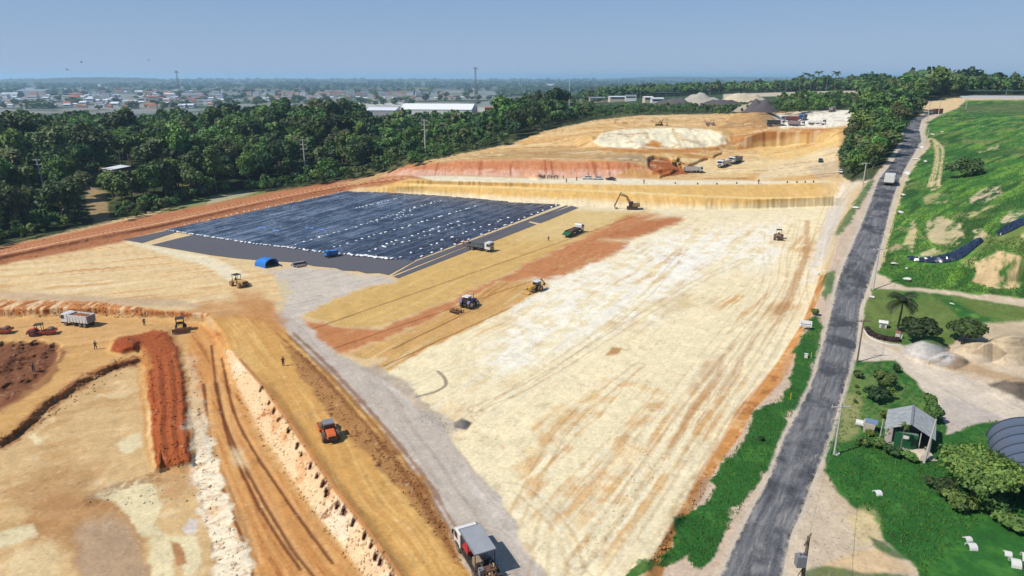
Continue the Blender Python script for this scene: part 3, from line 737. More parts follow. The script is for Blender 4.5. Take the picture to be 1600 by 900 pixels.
def np_mesh(name, V, Q, mats, parent=None, smooth=False, col=None, mi=None):
    """quads (n,4) or tris (n,3) from arrays"""
    me = bpy.data.meshes.new(name)
    k = Q.shape[1]
    me.vertices.add(len(V)); me.vertices.foreach_set('co', np.ascontiguousarray(V, np.float32).ravel())
    me.loops.add(Q.size); me.loops.foreach_set('vertex_index', np.ascontiguousarray(Q, np.int32).ravel())
    me.polygons.add(len(Q)); me.polygons.foreach_set('loop_start', np.arange(0, Q.size, k, dtype=np.int32))
    if mi is not None: me.polygons.foreach_set('material_index', np.asarray(mi, np.int32))
    if smooth: me.polygons.foreach_set('use_smooth', np.ones(len(Q), bool))
    for m in (mats if isinstance(mats, (list, tuple)) else [mats]): me.materials.append(m)
    if col is not None:
        a = me.color_attributes.new('Col', 'FLOAT_COLOR', 'POINT')
        c4 = np.ones((len(V), 4), np.float32); c4[:, :3] = col
        a.data.foreach_set('color', c4.ravel())
    me.update(calc_edges=True)
    o = bpy.data.objects.new(name, me); COL.objects.link(o)
    if parent is not None: o.parent = parent
    return o


def nodes(m):
    m.use_nodes = True
    nt = m.node_tree
    return nt, nt.nodes, nt.links, nt.nodes['Principled BSDF']


# soil: vertex colour is the soil kind; fine grain comes from world-space noise
gm = bpy.data.materials.new('soil'); nt, nd, lk, bs = nodes(gm)
at = nd.new('ShaderNodeAttribute'); at.attribute_name = 'Col'
geo = nd.new('ShaderNodeNewGeometry')
n1 = nd.new('ShaderNodeTexNoise'); n1.inputs['Scale'].default_value = 2.2; n1.inputs['Detail'].default_value = 8; n1.inputs['Roughness'].default_value = .72
n2 = nd.new('ShaderNodeTexNoise'); n2.inputs['Scale'].default_value = .35; n2.inputs['Detail'].default_value = 5
for n in (n1, n2): lk.new(geo.outputs['Position'], n.inputs['Vector'])
mr1 = nd.new('ShaderNodeMapRange'); mr1.inputs[1].default_value = .3; mr1.inputs[2].default_value = .7; mr1.inputs[3].default_value = .80; mr1.inputs[4].default_value = 1.14
lk.new(n1.outputs['Fac'], mr1.inputs[0])
mr2 = nd.new('ShaderNodeMapRange'); mr2.inputs[1].default_value = .3; mr2.inputs[2].default_value = .7; mr2.inputs[3].default_value = .93; mr2.inputs[4].default_value = 1.06
lk.new(n2.outputs['Fac'], mr2.inputs[0])
mu = nd.new('ShaderNodeMath'); mu.operation = 'MULTIPLY'; lk.new(mr1.outputs[0], mu.inputs[0]); lk.new(mr2.outputs[0], mu.inputs[1])
vm = nd.new('ShaderNodeVectorMath'); vm.operation = 'SCALE'; lk.new(at.outputs['Color'], vm.inputs[0]); lk.new(mu.outputs[0], vm.inputs['Scale'])
lk.new(vm.outputs[0], bs.inputs['Base Color'])
bs.inputs['Roughness'].default_value = .95; bs.inputs['Specular IOR Level'].default_value = .15
bp = nd.new('ShaderNodeBump'); bp.inputs['Strength'].default_value = .5; bp.inputs['Distance'].default_value = .12
lk.new(n1.outputs['Fac'], bp.inputs['Height']); lk.new(bp.outputs[0], bs.inputs['Normal'])

V = np.stack([WX, WY, Z3], -1).reshape(-1, 3)
idx = np.arange((NR + 1) * NC).reshape(NR + 1, NC)
Q = np.stack([idx[:-1, :-1], idx[:-1, 1:], idx[1:, 1:], idx[1:, :-1]], -1).reshape(-1, 4)
colv = np.vstack([ALB, ALB[-1:]]).reshape(-1, 3)
g = np_mesh('ground', V, Q, gm, smooth=True, col=colv)
g['kind'] = 'structure'

# ------------------------------------------------------------------ asphalt road
am = bpy.data.materials.new('worn_asphalt'); nt, nd, lk, bs = nodes(am)
uv = nd.new('ShaderNodeAttribute'); uv.attribute_name = 'Col'      # r: share of the width, g: metres along / 100
geo = nd.new('ShaderNodeNewGeometry')
sep = nd.new('ShaderNodeSeparateColor'); lk.new(uv.outputs['Color'], sep.inputs[0])
cmb = nd.new('ShaderNodeCombineXYZ')
a1 = nd.new('ShaderNodeMath'); a1.operation = 'MULTIPLY'; a1.inputs[1].default_value = 8.0; lk.new(sep.outputs[0], a1.inputs[0])
a2 = nd.new('ShaderNodeMath'); a2.operation = 'MULTIPLY'; a2.inputs[1].default_value = 7.0; lk.new(sep.outputs[1], a2.inputs[0])
lk.new(a1.outputs[0], cmb.inputs[0]); lk.new(a2.outputs[0], cmb.inputs[1])


def noise(scale, detail=5, src=None, rough=.6):
    n = nd.new('ShaderNodeTexNoise'); n.inputs['Scale'].default_value = scale; n.inputs['Detail'].default_value = detail; n.inputs['Roughness'].default_value = rough
    lk.new(src or geo.outputs['Position'], n.inputs['Vector']); return n.outputs['Fac']


def ramp(fac, lo, hi, a=0, b=1):
    r = nd.new('ShaderNodeMapRange'); r.inputs[1].default_value = lo; r.inputs[2].default_value = hi; r.inputs[3].default_value = a; r.inputs[4].default_value = b
    lk.new(fac, r.inputs[0]); return r.outputs[0]


def mixc(f, a, b):
    m = nd.new('ShaderNodeMix'); m.data_type = 'RGBA'; lk.new(f, m.inputs[0])
    for i, v in ((6, a), (7, b)):
        if hasattr(v, 'node'): lk.new(v, m.inputs[i])
        else: m.inputs[i].default_value = (*v, 1)
    return m.outputs[2]


def mth(op, a, b):
    m = nd.new('ShaderNodeMath'); m.operation = op
    for i, v in ((0, a), (1, b)):
        if hasattr(v, 'node'): lk.new(v, m.inputs[i])
        else: m.inputs[i].default_value = v
    return m.outputs[0]


c = mixc(ramp(noise(1.2, 6, cmb.outputs[0]), .35, .65), A(84, 84, 88), A(126, 125, 126))
cm2 = nd.new('ShaderNodeCombineXYZ'); lk.new(mth('MULTIPLY', sep.outputs[0], 7.0), cm2.inputs[0]); lk.new(mth('MULTIPLY', sep.outputs[1], 16.0), cm2.inputs[1])
c = mixc(mth('MULTIPLY', ramp(noise(.9, 7, cm2.outputs[0], .7), .50, .66), .8), c, A(160, 155, 148))
c = mixc(mth('MULTIPLY', ramp(noise(3.5, 6), .50, .72), .35), c, A(150, 149, 148))
c = mixc(mth('MULTIPLY', ramp(noise(.16, 5), .47, .6), .85), c, A(58, 59, 64))
c = mixc(mth('MULTIPLY', ramp(noise(1.1, 7, cm2.outputs[0], .75), .60, .70), .75), c, A(200, 190, 176))
c = mixc(mth('MULTIPLY', ramp(noise(4.5, 6, rough=.75), .60, .67), .55), c, A(220, 212, 200))
ed = mth('ABSOLUTE', mth('SUBTRACT', sep.outputs[0], .5), 0)
ed = mth('ADD', ed, mth('MULTIPLY', mth('SUBTRACT', noise(.9, 6), .5), .32))
c = mixc(mth('MULTIPLY', ramp(ed, .42, .50), .85), c, A(208, 192, 170))
lk.new(c, bs.inputs['Base Color']); bs.inputs['Roughness'].default_value = .85; bs.inputs['Specular IOR Level'].default_value = .3
bp = nd.new('ShaderNodeBump'); bp.inputs['Strength'].default_value = .4; bp.inputs['Distance'].default_value = .05
lk.new(noise(6, 6), bp.inputs['Height']); lk.new(bp.outputs[0], bs.inputs['Normal'])

rpy = []; v = 1250.0
while v > 176.5: rpy.append(v); v -= max(.35, 2.2 * (v - 120) / 400)
rv, rc, rq = [], [], []
NW = 14; dist = 0; prev = None
for j, py in enumerate(rpy):
    l = W(float(road_l(py)), py); r = W(float(road_r(py)), py)
    mid = (l + r) / 2
    if prev is not None: dist += (mid - prev).length
    prev = mid
    wl = float(fbm(np.array([dist / 3]), np.array([1.5]), 4, 3)[0]) * .05; wr = float(fbm(np.array([dist / 3]), np.array([8.5]), 4, 3)[0]) * .05
    for i in range(NW + 1):
        t = i / NW; u = wl + t * (1 - wl + wr)
        p = l.lerp(r, u)
        q = W(float(road_l(py)) * (1 - u) + float(road_r(py)) * u, py)
        e = min(t, 1 - t)
        rv.append((p.x, p.y, max(q.z, p.z) + .06 + .10 * min(1, e * 6) - (.10 if e == 0 else 0))); rc.append((t, dist / 100, 0))
for j in range(len(rpy) - 1):
    for i in range(NW):
        a = j * (NW + 1) + i
        rq.append((a, a + 1, a + NW + 2, a + NW + 1))
rd = np_mesh('road', np.array(rv), np.array(rq), am, smooth=True, col=np.array(rc)); rd['kind'] = 'structure'

# ------------------------------------------------------------------ light, sky, air, camera
SUN_EL = math.radians(50); SUN_AZ = math.atan2(-.43, -.9)       # where the sun stands, seen from the site (x right, y ahead)
sd_ = Vector((math.cos(SUN_AZ) * math.cos(SUN_EL), math.sin(SUN_AZ) * math.cos(SUN_EL), math.sin(SUN_EL)))
L = bpy.data.lights.new('sun', 'SUN'); L.energy = 4.4; L.angle = math.radians(.53); L.color = (1, .955, .88)
lo = bpy.data.objects.new('sun', L); COL.objects.link(lo)
lo.rotation_euler = (-sd_).to_track_quat('-Z', 'Y').to_euler()
w = bpy.data.worlds.new('World'); SC.world = w; w.use_nodes = True
wn = w.node_tree; sky = wn.nodes.new('ShaderNodeTexSky'); sky.sky_type = 'NISHITA'
sky.sun_disc = False; sky.sun_elevation = SUN_EL
sky.sun_rotation = math.pi / 2 - SUN_AZ
sky.air_density = 1.2; sky.dust_density = .6; sky.ozone_density = 3.0; sky.altitude = 0
bgn = wn.nodes['Background']; bgn.inputs['Strength'].default_value = .085
tcw = wn.nodes.new('ShaderNodeTexCoord'); sxw = wn.nodes.new('ShaderNodeSeparateXYZ'); wn.links.new(tcw.outputs['Generated'], sxw.inputs[0])
crw = wn.nodes.new('ShaderNodeValToRGB'); wn.links.new(sxw.outputs[2], crw.inputs[0])
e_ = crw.color_ramp.elements
e_[0].position = .0; e_[0].color = (2.8, 4.0, 5.9, 1); e_[1].position = .5; e_[1].color = (1.1, 2.2, 4.5, 1)
k_ = crw.color_ramp.elements.new(.13); k_.color = (1.8, 3.05, 5.3, 1)
mxw = wn.nodes.new('ShaderNodeMix'); mxw.data_type = 'RGBA'; mxw.inputs[0].default_value = .86
wn.links.new(sky.outputs[0], mxw.inputs[6]); wn.links.new(crw.outputs[0], mxw.inputs[7])
wn.links.new(mxw.outputs[2], bgn.inputs['Color'])

hz = bpy.data.materials.new('air'); hz.use_nodes = True; hn = hz.node_tree
hn.nodes.remove(hn.nodes['Principled BSDF'])
pv = hn.nodes.new('ShaderNodeVolumePrincipled'); pv.inputs['Density'].default_value = .000085
pv.inputs['Color'].default_value = (.50, .76, 1, 1); pv.inputs['Anisotropy'].default_value = .2
hn.links.new(pv.outputs[0], hn.nodes['Material Output'].inputs['Volume'])
xa, xb, ya, yb, za, zb = -52000, 52000, -400, 47000, -72, 100
hv = [(x, y, z) for z in (za, zb) for y in (ya, yb) for x in (xa, xb)]
hzo = link_mesh('haze', hv, [(0, 2, 3, 1), (4, 5, 7, 6), (0, 1, 5, 4), (2, 6, 7, 3), (0, 4, 6, 2), (1, 3, 7, 5)], hz)
hzo['kind'] = 'stuff'

cam = bpy.data.cameras.new('camera'); cam.sensor_width = 36; cam.lens = 36 * F / 1600; cam.clip_end = 150000; cam.clip_start = .5
co = bpy.data.objects.new('camera', cam); COL.objects.link(co); co.location = (0, 0, HC)
co.rotation_euler = (math.pi / 2 - PITCH, 0, 0); SC.camera = co
SC.view_settings.view_transform = 'Standard'; SC.view_settings.look = 'None'; SC.view_settings.exposure = 0.42; SC.view_settings.gamma = 1
SC.cycles.use_denoising = True; SC.cycles.max_bounces = 5; SC.cycles.diffuse_bounces = 2; SC.cycles.glossy_bounces = 2; SC.cycles.transmission_bounces = 3; SC.cycles.volume_bounces = 1
SC.cycles.transparent_max_bounces = 6
SC.cycles.use_adaptive_sampling = True; SC.cycles.adaptive_threshold = .02
# ------------------------------------------------------------------ small mesh builder; local axes: x right, y forward, z up
class MB:
    def __init__(s): s.v = []; s.f = []

    def add(s, v, f):
        n = len(s.v); s.v += [tuple(q) for q in v]; s.f += [tuple(i + n for i in q) for q in f]; return s

    def box(s, x, y, z, sx, sy, sz, tx=1.0, ty=1.0, oy=0.0, rz=0.0, rx=0.0, ox=0.0):
        """centre x, y; bottom z; top scaled by tx, ty and shifted by oy"""
        v = []
        for k, (a, b, o, p) in enumerate(((1, 1, 0, 0), (tx, ty, oy, ox))):
            for i, j in ((-1, -1), (1, -1), (1, 1), (-1, 1)): v.append(Vector((i * sx / 2 * a + p, j * sy / 2 * b + o, sz * k)))
        R_ = Matrix.Rotation(rz, 3, 'Z') @ Matrix.Rotation(rx, 3, 'X')
        return s.add([R_ @ q + Vector((x, y, z)) for q in v], [(0, 3, 2, 1), (4, 5, 6, 7), (0, 1, 5, 4), (1, 2, 6, 5), (2, 3, 7, 6), (3, 0, 4, 7)])

    def prism(s, prof, x0, x1, inset=0.0):
        """side profile [(y, z)] pushed from x0 to x1"""
        n = len(prof)
        v = [(x0, y, z) for y, z in prof] + [(x1, y, z) for y, z in prof]
        return s.add(v, [tuple(range(n - 1, -1, -1)), tuple(range(n, 2 * n))] + [(i, (i + 1) % n, n + (i + 1) % n, n + i) for i in range(n)])

    def cyl(s, p0, p1, r0, r1=None, n=12, cap=True):
        r1 = r0 if r1 is None else r1
        p0, p1 = Vector(p0), Vector(p1); d = (p1 - p0).normalized()
        a = d.orthogonal().normalized(); b = d.cross(a)
        v = [p + (a * math.cos(t * 2 * math.pi / n) + b * math.sin(t * 2 * math.pi / n)) * r for p, r in ((p0, r0), (p1, r1)) for t in range(n)]
        f = [(i, (i + 1) % n, n + (i + 1) % n, n + i) for i in range(n)]
        if cap: f += [tuple(range(n - 1, -1, -1)), tuple(range(n, 2 * n))]
        return s.add(v, f)

    def lathe(s, c, axis, prof, n=16):
        """prof [(along, radius)] turned round an axis through c"""
        c = Vector(c); d = Vector(axis).normalized(); a = d.orthogonal().normalized(); b = d.cross(a)
        v = [c + d * h + (a * math.cos(t * 2 * math.pi / n) + b * math.sin(t * 2 * math.pi / n)) * r for h, r in prof for t in range(n)]
        f = []
        for k in range(len(prof) - 1): f += [(k * n + i, k * n + (i + 1) % n, (k + 1) * n + (i + 1) % n, (k + 1) * n + i) for i in range(n)]
        m = len(prof)
        f += [tuple(range(n - 1, -1, -1)), tuple(range((m - 1) * n, m * n))]
        return s.add(v, f)

    def tube(s, pts, r, n=6):
        for a, b in zip(pts[:-1], pts[1:]): s.cyl(a, b, r, n=n)
        return s

    def beam(s, p0, p1, w0, h0, w1=None, h1=None):
        """square bar from p0 to p1 in a vertical plane"""
        w1 = w0 if w1 is None else w1; h1 = h0 if h1 is None else h1
        p0, p1 = Vector(p0), Vector(p1); d = (p1 - p0).normalized()
        sd = d.cross(Vector((0, 0, 1)))
        sd = Vector((1, 0, 0)) if sd.length < 1e-3 else sd.normalized()
        u = sd.cross(d)
        v = []
        for p, w_, h_ in ((p0, w0, h0), (p1, w1, h1)):
            for i, j in ((-1, -1), (1, -1), (1, 1), (-1, 1)): v.append(p + sd * i * w_ / 2 + u * j * h_ / 2)
        return s.add(v, [(0, 3, 2, 1), (4, 5, 6, 7), (0, 1, 5, 4), (1, 2, 6, 5), (2, 3, 7, 6), (3, 0, 4, 7)])

    def open_box(s, x, y, z, sx, sy, sz, t=.08, fx=1.0):
        """tray without a lid; mouth fx times as wide as the floor"""
        X, Y = sx / 2, sy / 2
        o = [(-X, -Y, 0), (X, -Y, 0), (X, Y, 0), (-X, Y, 0), (-X * fx, -Y, sz), (X * fx, -Y, sz), (X * fx, Y, sz), (-X * fx, Y, sz)]
        i = [(-X + t, -Y + t, t), (X - t, -Y + t, t), (X - t, Y - t, t), (-X + t, Y - t, t), (-X * fx + t, -Y + t, sz), (X * fx - t, -Y + t, sz), (X * fx - t, Y - t, sz), (-X * fx + t, Y - t, sz)]
        v = [(a + x, b + y, c + z) for a, b, c in o + i]
        f = [(0, 3, 2, 1), (0, 1, 5, 4), (1, 2, 6, 5), (2, 3, 7, 6), (3, 0, 4, 7), (8, 9, 10, 11), (8, 12, 13, 9), (9, 13, 14, 10), (10, 14, 15, 11), (11, 15, 12, 8)]
        f += [(4, 5, 13, 12), (5, 6, 14, 13), (6, 7, 15, 14), (7, 4, 12, 15)]
        return s.add(v, f)

    def heap(s, x, y, z, sx, sy, h, n=7, seed=1):
        r = random.Random(seed); v = []; f = []
        for j in range(n + 1):
            for i in range(n + 1):
                a, b = i / n * 2 - 1, j / n * 2 - 1
                e = (1 - abs(a) ** 2.2) * (1 - abs(b) ** 2.2)
                v.append((x + a * sx / 2, y + b * sy / 2, z + h * e ** .6 * r.uniform(.8, 1.15)))
        for j in range(n):
            for i in range(n): q = j * (n + 1) + i; f.append((q, q + 1, q + n + 2, q + n + 1))
        return s.add(v, f)

    def build(s, name, m, parent=None, smooth=False, bevel=0.0):
        o = link_mesh(name, s.v, s.f, m, parent, smooth)
        if bevel:
            b = o.modifiers.new('bevel', 'BEVEL'); b.width = bevel; b.segments = 2; b.limit_method = 'ANGLE'
        return o


def thing(name, label, cat, loc, rz=0.0, group=None, tilt=0.0):
    o = bpy.data.objects.new(name, None); COL.objects.link(o)
    o.empty_display_size = .3
    o.location = loc; o.rotation_euler = (tilt, 0, rz)
    return tag(o, label, cat, group)


def copy_tree(o, parent=None):
    c = o.copy(); COL.objects.link(c)
    if parent is not None: c.parent = parent
    for ch in list(o.children): copy_tree(ch, c)
    return c


def at(px, py, to=None, dz=0.0):
    """ground spot and heading that points along the ground from there to another spot of the photograph"""
    p = W(px, py, dz)
    if to is None: return p, 0.0
    q = W(*to)
    return p, math.atan2(q.y - p.y, q.x - p.x) - math.pi / 2


M_TYRE = mat('tyre_rubber', (84, 78, 74), .9, noise=.6, scale=2)
M_RIM = mat('dusty_rim', (150, 140, 126), .6)
M_GLASS = mat('dark_glass', (38, 46, 56), .08, spec=.8)
M_WHITE = mat('white_paint', (238, 236, 230), .35, noise=.12, scale=1.2)
M_DARK = mat('black_steel', (48, 46, 46), .6, noise=.4, scale=2)
M_GREY = mat('grey_steel', (140, 142, 146), .45, noise=.25, scale=1.5)
M_YEL = mat('machine_yellow', (222, 168, 52), .5, noise=.35, scale=1.5)
M_TAN = mat('dusty_tan_paint', (214, 172, 104), .6, noise=.3, scale=1.5)
M_ORG = mat('machine_orange', (232, 112, 52), .45, noise=.25, scale=1.5)
M_RED = mat('machine_red', (204, 70, 52), .45, noise=.3, scale=1.5)
M_BLUE = mat('tractor_blue', (36, 62, 140), .4, noise=.2, scale=1.5)
M_SKYB = mat('sky_blue_paint', (60, 130, 200), .4, noise=.15)
M_SOIL = mat('loose_red_soil', (160, 96, 58), .95, noise=.5, scale=3, spec=.1)
M_LAMP = mat('lamp_glass', (225, 225, 215), .15)
M_MUD = mat('muddy_steel', (150, 112, 84), .8, noise=.4, scale=2)
M_PINK = mat('faded_maroon', (128, 60, 62), .6, noise=.2)
M_GREEN = mat('deep_green_paint', (26, 104, 66), .45, noise=.15)
M_POLE = mat('pale_concrete', (206, 202, 192), .8, noise=.15)
M_WOOD = mat('weathered_wood', (126, 104, 84), .9, noise=.4)
M_CONC = mat('white_concrete', (226, 224, 216), .85, noise=.12, scale=2)


def wheel(parent, x, y, r, w_, tyre=None, rim=None, n=18, name='wheel'):
    sgn = 1 if x > 0 else -1
    b = MB().lathe((x - sgn * w_ / 2, y, r), (sgn, 0, 0), [(0, r * .6), (0, r * .9), (w_ * .15, r), (w_ * .85, r), (w_, r * .9), (w_, r * .6)], n)
    o = b.build(name, tyre or M_TYRE, parent)
    MB().lathe((x + sgn * w_ * .38, y, r), (sgn, 0, 0), [(0, r * .56), (w_ * .08, r * .56), (w_ * .14, r * .4), (w_ * .16, r * .18), (w_ * .24, r * .16)], 12).build('rim', rim or M_RIM, o)
    return o


def truck(label, px, py, to, L=8.2, Wd=2.5, cabc=None, body='dump', bodyc=None, load=None, group=None, name='dump_truck', cat='truck', axles=None, sc=1.0, dz=0.0):
    cabc = cabc or M_WHITE; bodyc = bodyc or M_WHITE
    p, rz = at(px, py, to)
    t = thing(name, label, cat, p + Vector((0, 0, dz)), rz, group); t.scale = (sc,) * 3
    yf = L / 2; yb = -L / 2; cb = yf - 1.9
    X = Wd / 2
    MB().box(0, -.2, .72, .9, L - .8, .28).box(0, yf - .15, .5, Wd * .96, .3, .4).box(0, yb + .25, .62, Wd * .8, .12, .25).box(-X * .7, .4, .5, .5, 1.2, .5).box(X * .7, .4, .5, .5, 1.2, .5).build('chassis', M_DARK, t)
    c = MB().prism([(cb, .95), (yf, .85), (yf + .02, 1.75), (yf - .22, 2.75), (yf - .5, 2.95), (cb + .15, 2.98), (cb, 2.8)], -X * .97, X * .97).build('cab', cabc, t, bevel=.06)
    MB().add([(-X * .86, yf + .03, 1.8), (X * .86, yf + .03, 1.8), (X * .82, yf - .2, 2.68), (-X * .82, yf - .2, 2.68), (-X * .86, yf - .05, 1.8), (X * .86, yf - .05, 1.8), (X * .82, yf - .28, 2.68), (-X * .82, yf - .28, 2.68)], [(0, 1, 2, 3), (4, 7, 6, 5), (0, 4, 5, 1), (1, 5, 6, 2), (2, 6, 7, 3), (3, 7, 4, 0)]).build('windshield', M_GLASS, c)
    for s in (-1, 1):
        MB().prism([(yf - 1.15, 1.75), (yf - .18, 1.75), (yf - .38, 2.6), (yf - 1.15, 2.6)], s * X * .96, s * (X * .97 + .03)).build('side_window', M_GLASS, c)
        MB().box(s * X * .72, yf + .02, .98, .36, .08, .24).build('headlight', M_LAMP, t)
        MB().box(s * (X + .14), yf - .2, 1.9, .16, .1, .6).beam((s * X, yf - .3, 2.4), (s * (X + .14), yf - .2, 2.4), .05, .05).build('mirror', M_DARK, c)
    MB().box(0, yf + .02, 1.12, Wd * .5, .06, .42).build('grille', M_DARK, c)
    b0, b1 = yb, cb - .25; bl = b1 - b0; bm = (b0 + b1) / 2
    if body == 'dump':
        q = MB().open_box(0, bm, 1.1, Wd * .94, bl, 1.75, .09, 1.08)
        for k in range(6): q.box(-X * .99, b0 + bl * (k + .5) / 6, 1.2, .1, .12, 1.5).box(X * .99, b0 + bl * (k + .5) / 6, 1.2, .1, .12, 1.5)
        for k in range(4): q.box(-X * .72 + X * .48 * k, b0 - .02, 1.2, .1, .1, 1.6)
        q.box(0, b1 + .15, 2.8, Wd * .9, .7, .08)
        o = q.build('dump_body', bodyc, t)
        if load: MB().heap(0, bm, 2.35, Wd * .9, bl - .2, .55).build('load', load, o)
        MB().box(0, b0 - .08, 1.15, Wd * .86, .05, 1.6).build('tailgate', M_GREY, o)
    elif body == 'flat':
        q = MB().open_box(0, bm, 1.15, Wd * .96, bl, .75, .07)
        for k in range(7): q.box(-X * .98, b0 + bl * (k + .5) / 7, 1.15, .08, .08, .75).box(X * .98, b0 + bl * (k + .5) / 7, 1.15, .08, .08, .75)
        o = q.build('cargo_bed', bodyc, t)
        if load: MB().heap(0, bm, 1.4, Wd * .84, bl - .6, .7, seed=4).build('load', load, o)
    elif body == 'box':
        MB().box(0, bm, .95, Wd, bl, 2.35).build('cargo_box', bodyc, t, bevel=.05)
        MB().box(0, b0 - .03, 1.0, Wd * .9, .05, 2.1).build('rear_door', M_WHITE, t)
        MB().box(0, b0 - .1, .72, Wd * .94, .12, .18).build('bumper', M_DARK, t)
        for s in (-1, 1): MB().box(s * X * .8, b0 - .1, .92, .22, .08, .14).build('tail_light', M_RED, t)
    for y in (axles or (yf - 1.2, yb + 2.2, yb + .95)):
        for s in (-1, 1): wheel(t, s * (X - .18), y, .5, .36)
    return t


def car(label, px, py, to, col, name='parked_car', kind='sedan', group=None, L=4.4, sc=1.0):
    p, rz = at(px, py, to)
    t = thing(name, label, 'car', p, rz, group); t.scale = (sc,) * 3
    y = L / 2; X = .87
    lower = [(-y, .45), (-y + .1, .3), (y - .1, .3), (y, .5), (y - .05, .78), (y - 1.15, .95), (-y + .75, 1.0), (-y, .92)]
    o = MB().prism(lower, -X, X).build('body', col, t, bevel=.07)
    if kind == 'sedan': a, b, c, d = -y + .55, -y + 1.25, y - 2.0, y - 1.2
    elif kind == 'pickup': a, b, c, d = -.35, -.2, y - 2.0, y - 1.2
    else: a, b, c, d = -y + .15, -y + .45, y - 2.0, y - 1.2
    g = MB().add([(-X * .95, a, .96), (X * .95, a, .96), (X * .95, d, .93), (-X * .95, d, .93), (-X * .78, b, 1.42), (X * .78, b, 1.42), (X * .78, c, 1.42), (-X * .78, c, 1.42)], [(0, 3, 2, 1), (4, 5, 6, 7), (0, 1, 5, 4), (1, 2, 6, 5), (2, 3, 7, 6), (3, 0, 4, 7)]).build('window_band', M_GLASS, t)
    MB().box(0, (b + c) / 2, 1.41, X * 1.54, c - b + .04, .06, .95, .95).build('roof', col, t)
    if kind == 'pickup': MB().open_box(0, -y + .85, .72, X * 1.9, 1.55, .42, .06).build('cargo_bed', col, t)
    for s in (-1, 1):
        MB().box(s * X * .7, y - .08, .62, .36, .1, .14).build('headlight', M_LAMP, t)
        MB().box(s * X * .75, -y - .01, .7, .3, .06, .16).build('tail_light', M_RED, t)
        for yy in (y - .85, -y + .8): wheel(t, s * (X - .1), yy, .32, .22, n=12)
    return t


def tracks(t, x, y0, y1, r, w_):
    for s in (-1, 1):
        prof = []
        for k in range(7): a = math.pi / 2 + k * math.pi / 6; prof.append((y0 + r * math.cos(a) , r + r * math.sin(a)))
        for k in range(7): a = -math.pi / 2 + k * math.pi / 6; prof.append((y1 + r * math.cos(a), r + r * math.sin(a)))
        o = MB().prism(prof, s * x - w_ / 2, s * x + w_ / 2).build('track', M_DARK, t)
        q = MB()
        n = 9
        for k in range(n): q.box(s * x, y0 + (y1 - y0) * k / (n - 1), 2 * r, w_ * 1.02, .1, .05)
        q.build('track_pad', M_MUD, o)


def canopy(t, y, z0, z1, w_, l_, m, mp=None, sub=None):
    r = MB().box(0, y, z1, w_, l_, .1).box(0, y, z1 + .1, w_ * .9, l_ * .9, .05).build('canopy', m, t)
    for i in (-1, 1):
        for j in (-1, 1): MB().box(i * (w_ / 2 - .15), y + j * (l_ / 2 - .2), z0, .1, .1, z1 - z0).build('canopy_post', mp or M_DARK, r)
    MB().box(0, y - .2, z0, .55, .5, .12).box(0, y - .42, z0 + .1, .55, .1, .55).build('seat', M_DARK, t)


def roller(label, px, py, to, mc, cab=True, group=None, sc=1.0, drum=None):
    p, rz = at(px, py, to)
    t = thing('road_roller', label, 'roller', p, rz, group); t.scale = (sc,) * 3
    MB().lathe((-1.02, 1.75, .78), (1, 0, 0), [(0, .7), (.03, .78), (2.01, .78), (2.04, .7)], 22).build('drum', drum or M_MUD, t)
    MB().box(-1.16, 1.75, .55, .14, 2.2, .5).box(1.16, 1.75, .55, .14, 2.2, .5).box(0, 2.86, .55, 2.46, .16, .5).box(0, .62, .55, 2.46, .2, .5).box(0, .3, .6, .6, .7, .4).build('drum_frame', mc, t, bevel=.04)
    hd = MB().prism([(-2.75, .75), (-.9, .75), (-.9, 1.55), (-1.2, 1.78), (-2.5, 1.55), (-2.75, 1.3)], -.62, .62).build('engine_hood', mc, t, bevel=.08)
    MB().box(0, -2.77, .85, .9, .06, .4).build('rear_grille', M_DARK, hd)
    MB().box(0, -1.3, .6, 1.1, 2.5, .35).box(0, -2.85, .6, 1.5, .14, .35).build('rear_frame', M_DARK, t)
    if cab:
        c = MB().box(0, -.35, .95, 1.5, 1.35, 1.45, .95, .92).build('cab', M_GLASS, t)
        MB().box(0, -.35, 2.4, 1.62, 1.6, .14, .95, .95).build('cab_roof', M_GREY if cab is True else cab, c)
        for i in (-1, 1):
            for j in (-1, 1): MB().beam((i * .76, -.35 + j * .68, .95), (i * .73, -.35 + j * .64, 2.42), .08, .08).build('cab_pillar', M_DARK, c)
        MB().box(0, -.35, .75, 1.7, 1.5, .22).build('cab_floor', mc, t)
    else:
        canopy(t, -.35, .95, 2.55, 1.7, 1.7, M_DARK)
        MB().box(0, -.35, .75, 1.7, 1.5, .22).build('deck', mc, t)
    for s in (-1, 1):
        wheel(t, s * .98, -1.55, .76, .55, rim=mc)
    return t
